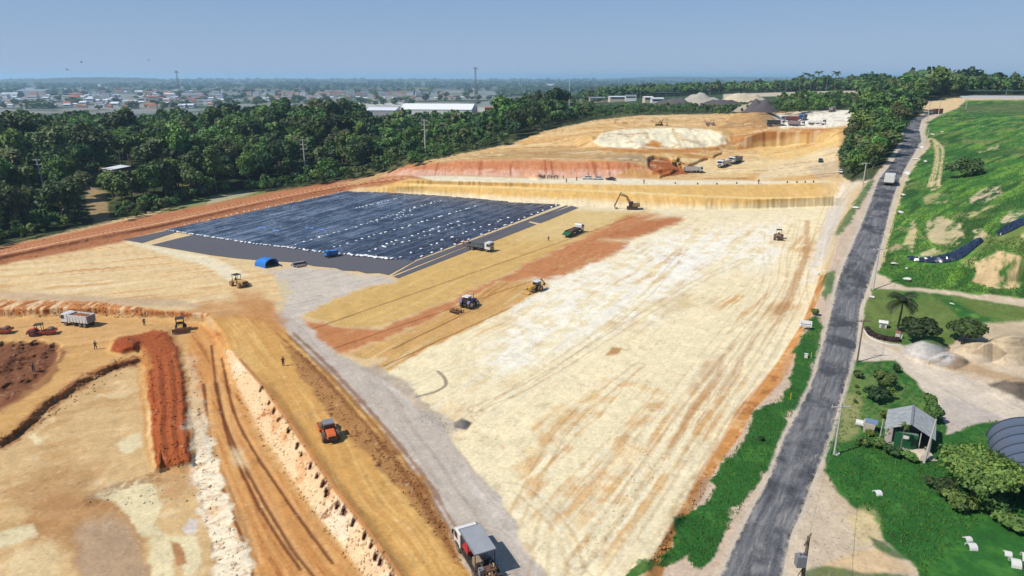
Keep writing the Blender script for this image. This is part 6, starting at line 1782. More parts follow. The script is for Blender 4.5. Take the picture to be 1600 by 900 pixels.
# ------------------------------------------------------------------ people
def skin_mesh(J, E, R):
    me = bpy.data.meshes.new('tmp'); me.from_pydata(J, E, []); o = bpy.data.objects.new('tmp', me); COL.objects.link(o)
    m = o.modifiers.new('s', 'SKIN'); m.use_smooth_shade = True
    for i, r in enumerate(R): me.skin_vertices[0].data[i].radius = (r, r) if not isinstance(r, tuple) else r
    me.skin_vertices[0].data[0].use_root = True
    o.modifiers.new('d', 'SUBSURF').levels = 1
    dg = bpy.context.evaluated_depsgraph_get()
    r = bpy.data.meshes.new_from_object(o.evaluated_get(dg)); bpy.data.objects.remove(o)
    return r


def person_meshes(pose):
    sw = [0, .22, .10][pose]
    el = [(.30, .02, 1.16), (.32, -.04, 1.17), (.33, .03, 1.18)][pose]; hd = [(.31, .12, .93), (.24, .20, 1.05), (.34, .16, .95)][pose]
    J = [(0, 0, .95), (0, .01, 1.2), (0, 0, 1.42), (0, .02, 1.53), (0, .04, 1.66), (.19, 0, 1.40), el, hd, (-.19, 0, 1.40), (-el[0], -el[1], el[2]), (-hd[0], hd[1] * .3, hd[2]), (.10, 0, .90), (.11, sw * .6, .5), (.11, sw * .5, .09), (.12, sw * .5 + .16, .05), (-.10, 0, .90), (-.11, -sw * .5, .5), (-.11, -sw * 1.1, .09), (-.12, -sw * 1.1 + .16, .05), (0, .05, 1.74)]
    E = [(0, 1), (1, 2), (2, 3), (3, 4), (4, 19), (2, 5), (5, 6), (6, 7), (2, 8), (8, 9), (9, 10), (0, 11), (11, 12), (12, 13), (13, 14), (0, 15), (15, 16), (16, 17), (17, 18)]
    R = [(.15, .11), (.14, .10), (.15, .10), .06, .10, .065, .048, .035, .065, .048, .035, .085, .06, .045, .04, .085, .06, .045, .04, .08]
    body = skin_mesh(J, E, R)
    q = MB()
    for s, h in ((1, Vector(J[7])), (-1, Vector(J[10]))):
        e = Vector(J[6] if s > 0 else J[9]); d = (h - e).normalized(); a = Vector((0, 1, 0)); n_ = d.cross(a).normalized(); a = n_.cross(d)
        q.beam(h, h + d * .09, .035, .08, .03, .085)
        for k in range(4): q.cyl(h + d * .085 + a * (k - 1.5) * .022, h + d * (.16 + (.02, .03, .02, 0)[k]) + a * (k - 1.5) * .024 - n_ * .02 * s, .010, .008, 6)
        q.cyl(h + d * .02 + a * .04, h + d * .09 + a * .075, .012, .009, 6)
    q.cyl((0, .13, 1.66), (0, .165, 1.645), .018, .012, 6)
    bm = bmesh.new(); bm.from_mesh(body)
    n0 = [bm.verts.new(v) for v in q.v]
    for f in q.f:
        try: bm.faces.new([n0[i] for i in f])
        except ValueError: pass
    bm.to_mesh(body); bm.free()
    k = 1.12
    shirt = skin_mesh([J[i] for i in (0, 1, 2, 5, 6, 8, 9)], [(0, 1), (1, 2), (2, 3), (3, 4), (2, 5), (5, 6)], [(.165, .125), (.16, .12), (.165, .12), .085, .066, .085, .066])
    trous = skin_mesh([J[i] for i in (0, 11, 12, 13, 15, 16, 17)], [(0, 1), (1, 2), (2, 3), (0, 4), (4, 5), (5, 6)], [(.165, .125), .105, .085, .07, .105, .085, .07])
    hat = MB().lathe((0, .04, 1.70), (0, 0, 1), [(0, .155), (.015, .155), (.02, .115), (.08, .10), (.12, .05)], 12)
    return body, shirt, trous, hat


PM = [person_meshes(i) for i in range(3)]
SKINM = mat('brown_skin', (150, 104, 76), .6)
CLOTH = {'navy': mat('navy_cloth', (40, 46, 66), .9), 'dark': mat('dark_cloth', (52, 46, 44), .9), 'red': mat('red_cloth', (214, 72, 58), .9), 'grey': mat('grey_cloth', (110, 110, 112), .9), 'white': mat('white_cloth', (226, 224, 220), .9), 'blue': mat('blue_cloth', (70, 100, 150), .9), 'khaki': mat('khaki_cloth', (150, 128, 92), .9)}
HATM = [M_WHITE, mat('yellow_helmet', (230, 190, 50), .4), M_DARK]


def person(px, py, to, label, shirt, trous, pose=0, hat=0, group=None, sc=1.06):
    p, rz = at(px, py, to)
    t = thing('person', label, 'person', p, rz, group); t.scale = (sc,) * 3
    b, s, q, h = PM[pose]
    for nm, me, mm in (('body', b, SKINM), ('shirt', s, CLOTH[shirt]), ('trousers', q, CLOTH[trous])):
        o = bpy.data.objects.new(nm, me); COL.objects.link(o); o.parent = t
        if not me.materials: me.materials.append(mm)
        o.material_slots[0].link = 'OBJECT'; o.material_slots[0].material = mm
    h.build('helmet', HATM[hat], t, smooth=True)
    return t


person(443, 572, (470, 600), 'person in dark clothes standing alone on the ochre haul road', 'dark', 'dark', 0, 2)
person(150, 546, (170, 530), 'person in dark clothes left of the fresh red soil heap', 'navy', 'dark', 1, 2)
person(226, 509, (250, 520), 'person in grey standing between the dump truck and the bulldozer', 'grey', 'navy', 0, 0)
person(53, 581, (60, 560), 'person in dark clothes standing inside the dark pit', 'dark', 'navy', 2, 2)
person(857, 377, (880, 372), 'person standing on the yellow strip behind the green tailed truck', 'dark', 'navy', 1, 1)
g1_ = 'workers in red behind the flatbed truck'
person(714, 383, (740, 384), 'worker in red, apart on the left of the red group', 'red', 'navy', 0, 1, g1_)
person(724, 384.5, (740, 384), 'worker in red with a white helmet in the red group', 'red', 'red', 1, 0, g1_)
person(728.5, 386, (740, 384), 'worker in red overalls nearest the flatbed truck corner', 'red', 'red', 2, 1, g1_)
person(732, 383.5, (720, 384), 'worker in red at the truck tail, farthest into the liner', 'red', 'red', 0, 2, g1_)
g2_ = 'people gathered below the red cut'
for i, (x, y, s, t_) in enumerate(((851, 279, 'dark', 'dark'), (856, 280, 'navy', 'dark'), (859, 279, 'grey', 'navy'), (861.5, 280.3, 'dark', 'navy'), (864, 279.4, 'white', 'dark'), (866.5, 280.4, 'navy', 'navy'), (869, 279.2, 'dark', 'khaki'), (871.5, 280.2, 'dark', 'dark'))):
    person(x, y, (865, 285), 'person in the dark clad group standing below the red cut', s, t_, i % 3, i % 3, g2_, 1.12)
person(880, 279.5, (890, 279), 'person just right of the dark clad group below the red cut', 'navy', 'dark', 2, 0, None, 1.1)
person(885, 286, (890, 300), 'person at the embankment top below the dark clad group', 'dark', 'navy', 0, 2, None, 1.1)
person(901, 283, (890, 300), 'person at the embankment top left of the white hatchback', 'dark', 'dark', 0, 2, None, 1.1)
person(1006, 287.5, (1000, 300), 'person alone on the bench above the tan excavator', 'dark', 'navy', 1, 2, None, 1.15)
person(1185, 287.5, (1180, 300), 'person alone at the right part of the embankment top', 'dark', 'dark', 0, 2, None, 1.25)
for i, (x, y) in enumerate(((1055, 287), (1090, 288), (1120, 288), (1151, 287), (1230, 285.5), (1245, 285.5), (1258, 285.2), (1271, 284.8))):
    p = W(x, y)
    q = MB().lathe((0, 0, 0), (0, 0, 1), [(0, .42), (.05, .42), (.1, .34), (.95, .32), (1.0, .24)], 10)
    o = q.build('marker_drum', M_DARK); o.location = p; o.scale = (.8, .8, .7)
    tag(o, 'small dark drum marking the edge of the embankment top', 'drum', 'dark drums along the embankment top')

# ------------------------------------------------------------------ hut, container, tunnel, small structures on the right
ROOFM = bpy.data.materials.new('fibre_cement_roof'); nt, nd, lk, bs = nodes(ROOFM)
tc_ = nd.new('ShaderNodeTexCoord')
c = mixc(ramp(noise(1.2, 6, tc_.outputs['Object']), .3, .7), A(150, 156, 158), A(186, 190, 190))
lk.new(c, bs.inputs['Base Color']); bs.inputs['Roughness'].default_value = .8
p, rz = at(1418, 689, (1422, 655))
t = thing('gabled_hut', 'open hut with a grey corrugated gable roof and dark side walls beside the driveway', 'hut', p, rz)
t.scale = (.80, .92, .95)
Wd, Ln, He, Hr = 3.55, 3.3, 2.9, 4.35
v, f = [], []
n = 56
for s in (-1, 1):
    q = MB()
    for k in range(n):
        y0 = -Ln - .35 + (2 * Ln + .7) * k / n; y1 = y0 + (2 * Ln + .7) / n; hh = .05 if k % 2 else 0
        q.add([(0, y0, Hr + hh), (0, y1, Hr + hh), (s * (Wd + .35), y1, He - .2 + hh), (s * (Wd + .35), y0, He - .2 + hh), (0, y0, Hr - .05), (0, y1, Hr - .05), (s * (Wd + .35), y1, He - .25), (s * (Wd + .35), y0, He - .25)], [(0, 1, 2, 3), (4, 7, 6, 5), (0, 4, 5, 1), (1, 5, 6, 2), (2, 6, 7, 3), (3, 7, 4, 0)])
    q.build('roof', ROOFM, t)
MB().box(0, 0, Hr + .03, .4, 2 * Ln + .75, .07).build('ridge_cap', M_GREY, t)
NAVY = mat('dark_blue_sheet', (44, 52, 66), .6, noise=.2)
MB().box(Wd - .1, .2, 0, .08, 5.8, He - .3).build('side_wall', NAVY, t)
MB().box(0, Ln - .2, 0, 6.6, .08, He - .1).add([(-3.3, Ln - .2, He - .1), (3.3, Ln - .2, He - .1), (0, Ln - .2, Hr - .15), (-3.3, Ln - .12, He - .1), (3.3, Ln - .12, He - .1), (0, Ln - .12, Hr - .15)], [(0, 1, 2), (3, 5, 4), (0, 3, 4, 1), (1, 4, 5, 2), (2, 5, 3, 0)]).build('back_wall', NAVY, t)
MB().add([(-3.3, -Ln + 1.2, He - .15), (3.3, -Ln + 1.2, He - .15), (0, -Ln + 1.2, Hr - .15), (-3.3, -Ln + 1.26, He - .15), (3.3, -Ln + 1.26, He - .15), (0, -Ln + 1.26, Hr - .15)], [(0, 1, 2), (3, 5, 4), (0, 3, 4, 1), (1, 4, 5, 2), (2, 5, 3, 0)]).build('gable_panel', NAVY, t)
for x in (-3.3, 3.3, 1.7):
    MB().box(x, -Ln + .2, 0, .14, .14, He - .15 + (.5 if abs(x) < 3 else 0)).build('post', M_POLE, t)
MB().box(0, 0, -.15, 7.4, 7, .2).build('floor_slab', mat('worn_concrete', (176, 168, 156), .9, noise=.3), t)
p, rz = at(1413, 702, (1417, 665))
t = thing('green_container', 'green steel container with a white notice under the front of the hut roof', 'container', p, rz)
t.scale = (.85, .85, .9)
q = MB().box(0, 1.2, .1, 3.3, 2.4, 2.5)
for k in range(14): q.box(-1.55 + k * .238, -.02, .2, .12, .06, 2.3)
q.build('body', M_GREEN, t)
MB().box(0, -.07, .2, .05, .05, 2.3).box(.25, -.1, .8, .05, .08, .9).box(-.25, -.1, .8, .05, .08, .9).build('door_bars', M_GREEN, t)
MB().box(0, 1.2, 2.62, 3.2, 2.3, .08).build('lid', mat('pale_green_top', (120, 140, 132), .6), t)
MB().box(-.05, -.12, 1.75, .85, .04, .55).build('notice', M_WHITE, t)
p = W(1440, 714)
o = MB().heap(0, 0, 0, 3.0, 2.4, .9, seed=3).build('sand_heap', mat('pale_sand', (214, 200, 178), .95, noise=.25)); o.location = p
tag(o, 'small pale sand heap at the right front corner of the hut', 'sand heap')
p, rz = at(1354, 672, (1357, 655))
t = thing('water_tank', 'small beige tapered tank with a blue grey lid left of the hut', 'water tank', p, rz)
MB().box(.25, -.3, 0, 1.3, 1.2, 1.5, 1.25, 1.25).build('body', mat('beige_render', (214, 202, 184), .9, noise=.2), t)
MB().box(.45, -.2, 1.52, 1.7, 1.5, .12).build('lid', mat('blue_grey_sheet', (126, 146, 172), .4), t)
MB().lathe((-1.6, .7, .5), (1, 0, 0), [(0, .4), (.05, .5), (1.3, .5), (1.35, .4)], 14).build('side_drum', M_CONC, t)
# arched tarp tunnel
p, rz = at(1620, 706, (1648, 800))
t = thing('tarp_tunnel', 'long arched tunnel under a dark blue tarp with ribs, at the right border', 'tunnel', p, rz)
TM = mat('slate_tarp', (92, 108, 130), .5, noise=.35, scale=.7)
n = 20; q = []; fcs = []
nr = 25; Lr = 16.0
for k in range(nr):
    y = -1.5 + Lr * k / (nr - 1); sag = -.16 if k % 4 == 2 else (-.1 if k % 4 else 0)
    for i in range(n + 1):
        a = math.pi * i / n; q.append(((5.8 + sag) * math.cos(a), y, (4.3 + sag) * math.sin(a)))
for k in range(nr - 1):
    for i in range(n): b = k * (n + 1) + i; fcs.append((b, b + 1, b + n + 2, b + n + 1))
fcs.append(tuple(range(n + 1)))
cv = link_mesh('tarp_cover', q, fcs, TM, t, smooth=False); cv.modifiers.new('thick', 'SOLIDIFY').thickness = .04
for k in range(0, nr, 4):
    y = -1.5 + Lr * k / (nr - 1)
    MB().tube([(5.85 * math.cos(math.pi * i / n), y, 4.35 * math.sin(math.pi * i / n)) for i in range(n + 1)], .10).build('rib', mat('dark_rib', (52, 62, 80), .6), t)
# kiosk
p, rz = at(1379, 512, (1381, 480))
t = thing('kiosk', 'tiny white box kiosk on the lawn left of the palm', 'kiosk', p, rz)
MB().box(0, 0, 0, 1.3, 1.0, 1.1).build('body', M_CONC, t)
MB().prism([(-.7, 1.1), (.7, 1.1), (.1, 1.5), (-.1, 1.5)], -.85, .85).build('roof', M_WHITE, t)
MB().box(0, -.53, .1, .6, .05, .8).build('door', M_GREY, t)
p, rz = at(1402, 528, (1403, 500))
t = thing('gate_pillar', 'small white pillar with a reddish cap at the foot of the palm', 'pillar', p, rz)
MB().box(0, 0, 0, .8, .7, 1.1).build('shaft', M_CONC, t); MB().box(0, 0, 1.1, .95, .85, .14).build('cap', mat('reddish_cap', (176, 110, 96), .8), t)
MB().box(.55, .1, 0, .5, .5, .8).build('side_block', M_CONC, t)
kp = [W(*q) for q in spline([(1350, 516), (1358, 527), (1374, 535), (1392, 539), (1408, 540)], 6)]
o = MB().tube([(q.x, q.y, q.z + .05) for q in kp], .16, 5).build('kerb', M_CONC); tag(o, 'pale curved kerb round the hedge at the driveway mouth', 'kerb')
# notice boards and posts by the road
p, rz = at(1258, 516, (1262, 490))
t = thing('sign_board', 'white sign board on posts at the edge of the pale pad', 'sign', p, rz)
MB().box(0, 0, .75, 2.2, .08, 1.25, rx=-.25).build('board', M_WHITE, t)
MB().box(0, -.06, .95, 1.7, .02, .06, rx=-.25).box(0, 0, 1.25, 1.8, .02, .1).build('print_lines', mat('faint_print', (170, 176, 186), .7), t)
for x in (-.8, .8): MB().box(x, .12, 0, .09, .09, 1.5).build('post', M_WOOD, t)
p, rz = at(1259, 560, (1262, 540))
t = thing('meter_box', 'small white box in the roadside grass next to a yellow post', 'box', p, rz)
MB().box(0, 0, 0, .55, .4, .75).build('body', M_WHITE, t); MB().box(0, 0, .75, .65, .5, .06).build('lid', M_CONC, t)
YP = mat('yellow_post', (226, 200, 40), .5)
for px, py, lb in ((1267, 561, 'thin yellow marker post beside the small white box in the grass'), (1235, 625, 'thin yellow marker post alone in the roadside grass')):
    t = thing('marker_post', lb, 'marker post', W(px, py)); MB().cyl((0, 0, -.1), (0, 0, 1.25), .06).build('shaft', YP, t); MB().cyl((0, 0, 1.25), (0, 0, 1.35), .08).build('cap', M_DARK, t)
# concrete lumps along the road
lump = {}
rl = random.Random(4)


def lump_mesh(seed):
    r = random.Random(seed); bm = bmesh.new(); bmesh.ops.create_icosphere(bm, subdivisions=2, radius=1)
    for v in bm.verts: v.co = Vector((v.co.x * .9, v.co.y * .6, max(v.co.z, -.3) * .35)) * r.uniform(.75, 1.15) + Vector((0, 0, .08))
    me = bpy.data.meshes.new('concrete_slab'); bm.to_mesh(me); bm.free(); me.materials.append(M_CONC); return me


LM = [lump_mesh(i) for i in range(4)]
for i, (px, py, s) in enumerate(((1457, 211, 1.1), (1472, 207, .9), (1441, 231, 1.6), (1430, 249, 1.4), (1446, 253, .9), (1417, 272, 1.8), (1411, 306, 1.1), (1407, 333, 1.0), (1397, 414, 1.2), (1416, 421, .6), (1417, 438, 1.1), (1487, 476, .6), (1362, 465, .7), (1337, 326, 1.3), (1352, 287, 1.0), (1281, 428, 1.0), (1288, 424, .6))):
    o = bpy.data.objects.new('concrete_slab', LM[i % 4]); COL.objects.link(o); o.location = W(px, py, .1); o.scale = (s, s, s); o.rotation_euler = (rl.uniform(-.1, .2), rl.uniform(-.2, .2), rl.uniform(0, 6))
    tag(o, 'broken white concrete slab lying ' + ('in the grass right of the asphalt road' if px > 1380 or i in (12,) else 'on the strip left of the asphalt road'), 'concrete piece', 'white concrete pieces along the road')


def shell(px, py, to, R0_, Ln, a0, a1, label, name='pipe_piece', th=.12, m=None, group=None, tilt=0):
    p, rz = at(px, py, to); R = R0_ * .78; Ln *= .8
    n = 14; v = []; f = []
    for y in (0, Ln):
        for r in (R, R - th):
            for i in range(n + 1):
                a = a0 + (a1 - a0) * i / n; v.append((r * math.cos(a), y, r * math.sin(a)))
    k = n + 1
    for i in range(n):
        f += [(i, i + 1, 2 * k + i + 1, 2 * k + i), (k + i, 3 * k + i, 3 * k + i + 1, k + i + 1), (i, k + i, k + i + 1, i + 1), (2 * k + i, 2 * k + i + 1, 3 * k + i + 1, 3 * k + i)]
    f += [(0, 2 * k, 3 * k, k), (n, k + n, 3 * k + n, 2 * k + n)]
    o = link_mesh(name, v, f, m or M_CONC); o.location = p + Vector((0, 0, -R * math.sin(a0) * (1 if a0 < 0 else 0) - (0 if a0 < 0 else R * math.sin(a0)))); o.rotation_euler = (tilt, 0, rz)
    return tag(o, label, 'concrete pipe', group)


PG = 'concrete pipe pieces in the grass'
shell(1366, 773, (1390, 771), .66, 1.0, .1, math.pi - .1, 'white half shell lying alone on the grass below the hut', 'half_shell', .1, M_WHITE)
shell(1511, 857, (1535, 858), .72, 1.1, 0, math.pi, 'pale half pipe, larger one of the two in the grass', group=PG)
shell(1507, 845, (1530, 843), .55, .9, .2, 2.9, 'pale pipe fragment, smaller one of the two in the grass', group=PG)
shell(1577, 882, (1600, 886), .85, 1.2, -math.pi, math.pi - .01, 'whole pale pipe ring at the lower right border', group=PG)
shell(1595, 872, (1625, 880), .8, 1.2, -math.pi, math.pi - .01, 'pale pipe ring cut by the right border', group=PG)
shell(1568, 866, (1590, 870), .55, .9, .1, 3.0, 'pale broken pipe piece behind the whole ring', group=PG)


def drape(top, bot, label, nn=40, m_=6):
    a = spline(top, 8); b = spline(bot, 8); v = []; f = []
    g = random.Random(3)
    for k in range(nn):
        u = k / (nn - 1)
        pa = a[min(int(u * (len(a) - 1)), len(a) - 1)]; pb = b[min(int(u * (len(b) - 1)), len(b) - 1)]
        for j in range(m_ + 1):
            q = pa * (1 - j / m_) + pb * (j / m_); w_ = W(q[0], q[1]); v.append((w_.x + g.uniform(-.1, .1), w_.y, w_.z + .28 + g.uniform(0, .45) * (0 < j < m_)))
    for k in range(nn - 1):
        for j in range(m_): i = k * (m_ + 1) + j; f.append((i, i + 1, i + m_ + 2, i + m_ + 1))
    o = link_mesh('plastic_sheet', v, f, mat('slope_plastic', (34, 44, 66), .3, spec=.6)); o.modifiers.new('thick', 'SOLIDIFY').thickness = .05
    return tag(o, label, 'plastic sheet', 'black plastic sheets on the green slope')


drape([(1417, 404), (1450, 404), (1480, 398), (1505, 386), (1529, 373), (1536, 378)], [(1418, 407), (1440, 411), (1476, 412), (1503, 405), (1525, 388), (1535, 380)], 'torn black plastic sheet in the gully of the green slope, left one')
drape([(1556, 364), (1575, 351), (1600, 341), (1650, 326)], [(1560, 371), (1578, 364), (1604, 352), (1650, 342)], 'torn black plastic sheet higher on the green slope at the right border')

# ------------------------------------------------------------------ poles and wires
def pole(px, py, ptop, label, arms=0, m=None, r=.16, group=None, cat='utility pole', lean=0):
    p = W(px, py)
    dx, dy, dz = p.x, p.y, p.z - HC
    lo_, hi_ = 1.0, 60.0
    for _ in range(30):
        h = (lo_ + hi_) / 2
        if pix((p.x, p.y, p.z + h))[1] > ptop: lo_ = h
        else: hi_ = h
    t = thing('utility_pole', label, cat, p, 0, group)
    MB().cyl((0, 0, -.8), (lean, 0, h), r * 1.25, r * .7, 10).build('shaft', m or M_POLE, t)
    q = None
    for k in range(arms):
        z = h * (.96 - .12 * k)
        aw = 3.4 if arms == 3 else 2.6; at_ = .3 if arms == 3 else .14; q = MB().box(lean * z / h, .1, z, aw, at_, at_)
        for x in (-1.2, -.4, .4, 1.2): q.cyl((x + lean * z / h, .1, z + .14), (x + lean * z / h, .1, z + .4), .06, .05, 6)
        q.build('crossarm', m or M_POLE, t)
    return t, p + Vector((lean, 0, h))


WG = 'pale poles in the left wood'
_, w1 = pole(73, 308, 248, 'pale leaning pole with three crossarms at the wood edge near the bare gap', 3, group=WG, r=.32, lean=-1.2)
_, w2 = pole(478, 275, 217, 'pale pole with three crossarms in the middle of the left wood', 3, group=WG, r=.34)
_, w3 = pole(665, 245, 186, 'pale pole with three crossarms rising before the wood near the hill flank', 3, group=WG, r=.36)
_, w4 = pole(889, 178, 124, 'tall white pole with short arms rising from the thicket left of the white mound', 2, group=WG, r=.3, m=M_WHITE)
_, w5 = pole(509, 200, 151, 'thin grey pole above the wood left of the white shed', 1, M_GREY, r=.18)
RG = 'poles along the asphalt road'
_, a1_ = pole(1245, 962, 838, 'weathered wooden pole with a grey transformer at the lower border', 0, M_WOOD, .2, RG)
tr = a1_
t = [q for q in COL.objects if q.name.startswith('utility_pole') and q.parent is None][-1]
hz1 = a1_.z - t.location.z
MB().box(-.6, -.3, hz1 - 3.1, .9, .7, 1.2).cyl((-.75, -.3, hz1 - 1.9), (-.75, -.3, hz1 - 1.6), .08).cyl((-.4, -.3, hz1 - 1.9), (-.4, -.3, hz1 - 1.6), .08).build('transformer', M_GREY, t)
MB().box(0, .1, hz1 - .5, 2.2, .12, .12, rz=.9).build('crossarm', M_WOOD, t); MB().tube([(-.1, -.2, hz1 - 3.2), (-.7, -.4, hz1 - 4.2), (-.2, -.25, hz1 - 5)], .04).build('cable', M_DARK, t)
_, a2_ = pole(1303, 712, 634, 'pale pole on the grass corner with a small white ring at its foot', 1, group=RG, r=.12)
_, a3_ = pole(1339, 566, 500, 'pole at the driveway mouth beside the asphalt road', 1, group=RG, r=.13, m=M_WOOD)
_, a4_ = pole(1364, 453, 388, 'pole at the junction of the dirt track and asphalt road', 1, group=RG, r=.14)
_, a5_ = pole(1347, 298, 254, 'pale pole left of the white box truck', 1, group=RG, r=.17)
_, a6_ = pole(1447, 226, 200, 'thin pole in the grass right of the road curve', 0, group=RG, r=.12)
_, a7_ = pole(1449, 188, 158, 'pale pole left of the red cargo truck', 1, group=RG, r=.2)
_, a8_ = pole(1466, 180, 156, 'pale pole right of the red cargo truck', 1, group=RG, r=.2)
_, a9_ = pole(1509, 170, 154, 'short pale post on the top edge of the green slope', 0, group=RG, r=.18)
pole(1443, 724, 655, 'thick pale pole leaning by the right front corner of the hut', 0, group=RG, r=.15, lean=.5)
pole(1375, 684, 655, 'thin pale post between the water tank and the hut', 0, group=RG, r=.08)
sk = []
for i, (px, py, pt) in enumerate(((1001, 153, 126), (1109, 149, 122), (1227, 146, 119), (1290, 146, 119), (1541, 148, 120), (1572, 148, 134))):
    _, q = pole(px, py, pt, ['pole of the skyline power line above the dark canopy yard', 'pole of the skyline power line above the gravel heaps', 'pole of the skyline power line left of the palm row', 'pole of the skyline power line right of the palm row', 'pole of the skyline power line above the highway', 'lower pole beside the highway on the right'][i], 1, group='poles of the skyline power line', r=.22, m=M_GREY); sk.append(q)


def wire(pts, label, sag=.6, r=.022, dz=(0,), group='overhead wires'):
    q = MB()
    for d in dz:
        for a, b in zip(pts[:-1], pts[1:]):
            a = a + Vector((0, 0, d)); b = b + Vector((0, 0, d)); n = 9
            q.tube([a.lerp(b, k / n) - Vector((0, 0, 4 * sag * (k / n) * (1 - k / n))) for k in range(n + 1)], r, 4)
    o = q.build('wire', M_GREY); return tag(o, label, 'wire', group)


wire([a1_, a2_, a3_, a4_], 'thin overhead wire along the right side of the asphalt road', .5, .018)
wire([a4_, a5_], 'thin overhead wire crossing the road towards the box truck', .6, .02)
far_r = sk[4] + (sk[4] - sk[3]) * .8
wire([sk[0] + (sk[0] - sk[1]), sk[0], sk[1], sk[2], sk[3], sk[4], far_r], 'upper wire of the skyline power line', 1.0, .05)
wire([q - Vector((0, 0, 3)) for q in (sk[0] + (sk[0] - sk[1]), sk[0], sk[1], sk[2], sk[3], sk[4], far_r)], 'lower wire of the skyline power line', 1.0, .05)
wire([w1 + (w1 - w2) * .6, w1, w2, w3, w4], 'wire strung between the pale poles of the left wood', 3, .025)
p = W(1307, 711)
q = MB(); q.add([(math.cos(i * math.pi / 6) * r_, math.sin(i * math.pi / 6) * r_ * .7, z_) for z_ in (0, .28) for r_ in (.42, .26) for i in range(12)], [f_ for i in range(12) for j in [(i + 1) % 12] for f_ in ((24 + i, 24 + j, 36 + j, 36 + i), (i, j, 24 + j, 24 + i), (12 + i, 36 + i, 36 + j, 12 + j))])
o = q.build('white_ring', M_WHITE); o.location = p; tag(o, 'small white concrete ring at the foot of the pale pole', 'ring')

# ------------------------------------------------------------------ far buildings
WALLM = [mat('cream_wall', (226, 210, 184), .9), mat('white_wall', (236, 234, 230), .9), mat('pink_wall', (214, 180, 164), .9), mat('grey_wall', (176, 176, 176), .9)]
TILE = mat('clay_tile', (186, 110, 82), .9, noise=.2); SHEETR = mat('pale_sheet_roof', (232, 236, 240), .5); GREYR = mat('grey_sheet_roof', (150, 160, 170), .6); WHITER = mat('white_sheet_roof', (246, 246, 244), .5)
WIN = mat('window_dark', (70, 78, 90), .2)


def building(loc, w_, l_, h, rise, wm, rm, label, cat='building', name='house', rz=0.0, rows_=0, group=None):
    t = thing(name, label, cat, loc, rz, group)
    MB().box(0, 0, -3, w_, l_, h + 3).build('wall', wm, t)
    X, Y = w_ / 2 + .4, l_ / 2 + .4
    MB().add([(-X, -Y, h), (X, -Y, h), (X, Y, h), (-X, Y, h), (-X, 0, h + rise), (X, 0, h + rise)], [(0, 3, 2, 1), (0, 1, 5, 4), (2, 3, 4, 5), (0, 4, 3), (1, 2, 5)]).build('roof', rm, t)
    for k in range(rows_):
        z = h * (k + .35) / rows_
        MB().box(0, -l_ / 2 - .03, z, w_ * .86, .1, h / rows_ * .36).build('window_band', WIN, t)
    return t


gc = random.Random(31)
CITY = 'houses of the far town'
prot = {}


def city(px, py, kind, label, group=CITY, sc=1.0, rz=None):
    p = W(px, py); sc *= 1.12
    spec = {'apt': (22, 11, 10, 2.2, 0, TILE, 3), 'aptw': (20, 11, 10, 2.0, 1, GREYR, 3), 'house': (13, 10, 4.5, 2.6, 0, TILE, 1), 'housew': (14, 11, 4.5, 2.2, 1, SHEETR, 1), 'pink': (14, 10, 6, 2.4, 2, TILE, 2), 'shed': (60, 28, 8, 3.0, 1, SHEETR, 0), 'shedg': (80, 34, 9, 3.5, 3, GREYR, 0), 'shedw': (70, 30, 9, 2.5, 1, WHITER, 0)}[kind]
    if kind not in prot:
        t = building(p, spec[0], spec[1], spec[2], spec[3], WALLM[spec[4]], spec[5], label, 'warehouse' if 'shed' in kind else 'building', 'warehouse' if 'shed' in kind else ('apartment_block' if 'apt' in kind else 'house'), 0, spec[6], group); prot[kind] = t
    else:
        t = copy_tree(prot[kind]); t.location = p; t['label'] = label; t['group'] = group
    t.scale = (sc,) * 3; t.rotation_euler = (0, 0, rz if rz is not None else gc.uniform(-.25, .25))
    return t


for k in range(26):
    px = 392 + k * 12 + gc.uniform(-3, 3); city(px, 149.5 + gc.uniform(-.8, .8), gc.choice(['apt', 'apt', 'aptw']), 'cream apartment block in the long row beyond the wood', 'apartment blocks in the long row', 1.15)
for k in range(24): city(395 + k * 15 + gc.uniform(-6, 6), 154 + gc.uniform(-1, 1.5), gc.choice(['house', 'housew', 'pink']), 'small house below the long row of apartment blocks', CITY, .9)
for k in range(150): city(gc.uniform(-20, 350), gc.uniform(143, 168), gc.choice(['apt', 'house', 'aptw', 'housew', 'housew', 'pink', 'aptw', 'housew']), 'small town house among the roofs left of the wood crest', CITY, gc.uniform(.9, 1.4))
for k in range(16): city(gc.uniform(-20, 340), gc.uniform(136, 160), gc.choice(['shedw', 'shed', 'shedg']), 'pale hall among the roofs of the far town', 'halls of the far town', gc.uniform(.45, .8))
for k in range(8): city(gc.uniform(95, 250), gc.uniform(166, 172), gc.choice(['house', 'pink', 'apt']), 'house showing between the tree tops of the left wood', CITY, .8)
for k in range(50): city(gc.uniform(330, 720), gc.uniform(126.6, 131), gc.choice(['housew', 'aptw', 'apt', 'housew']), 'tiny pale building on the horizon ridge', 'buildings on the horizon', gc.uniform(1.6, 2.8))
for k in range(10): city(gc.uniform(330, 440), gc.uniform(131, 137), gc.choice(['pink', 'apt', 'house']), 'pinkish building of the hill quarter left of the mast', 'buildings of the hill quarter', 1.5)
for k in range(14): city(gc.uniform(0, 320), gc.uniform(127, 133), gc.choice(['housew', 'aptw']), 'tiny pale building in front of the blue hills on the left', 'buildings on the horizon', gc.uniform(1.2, 2))
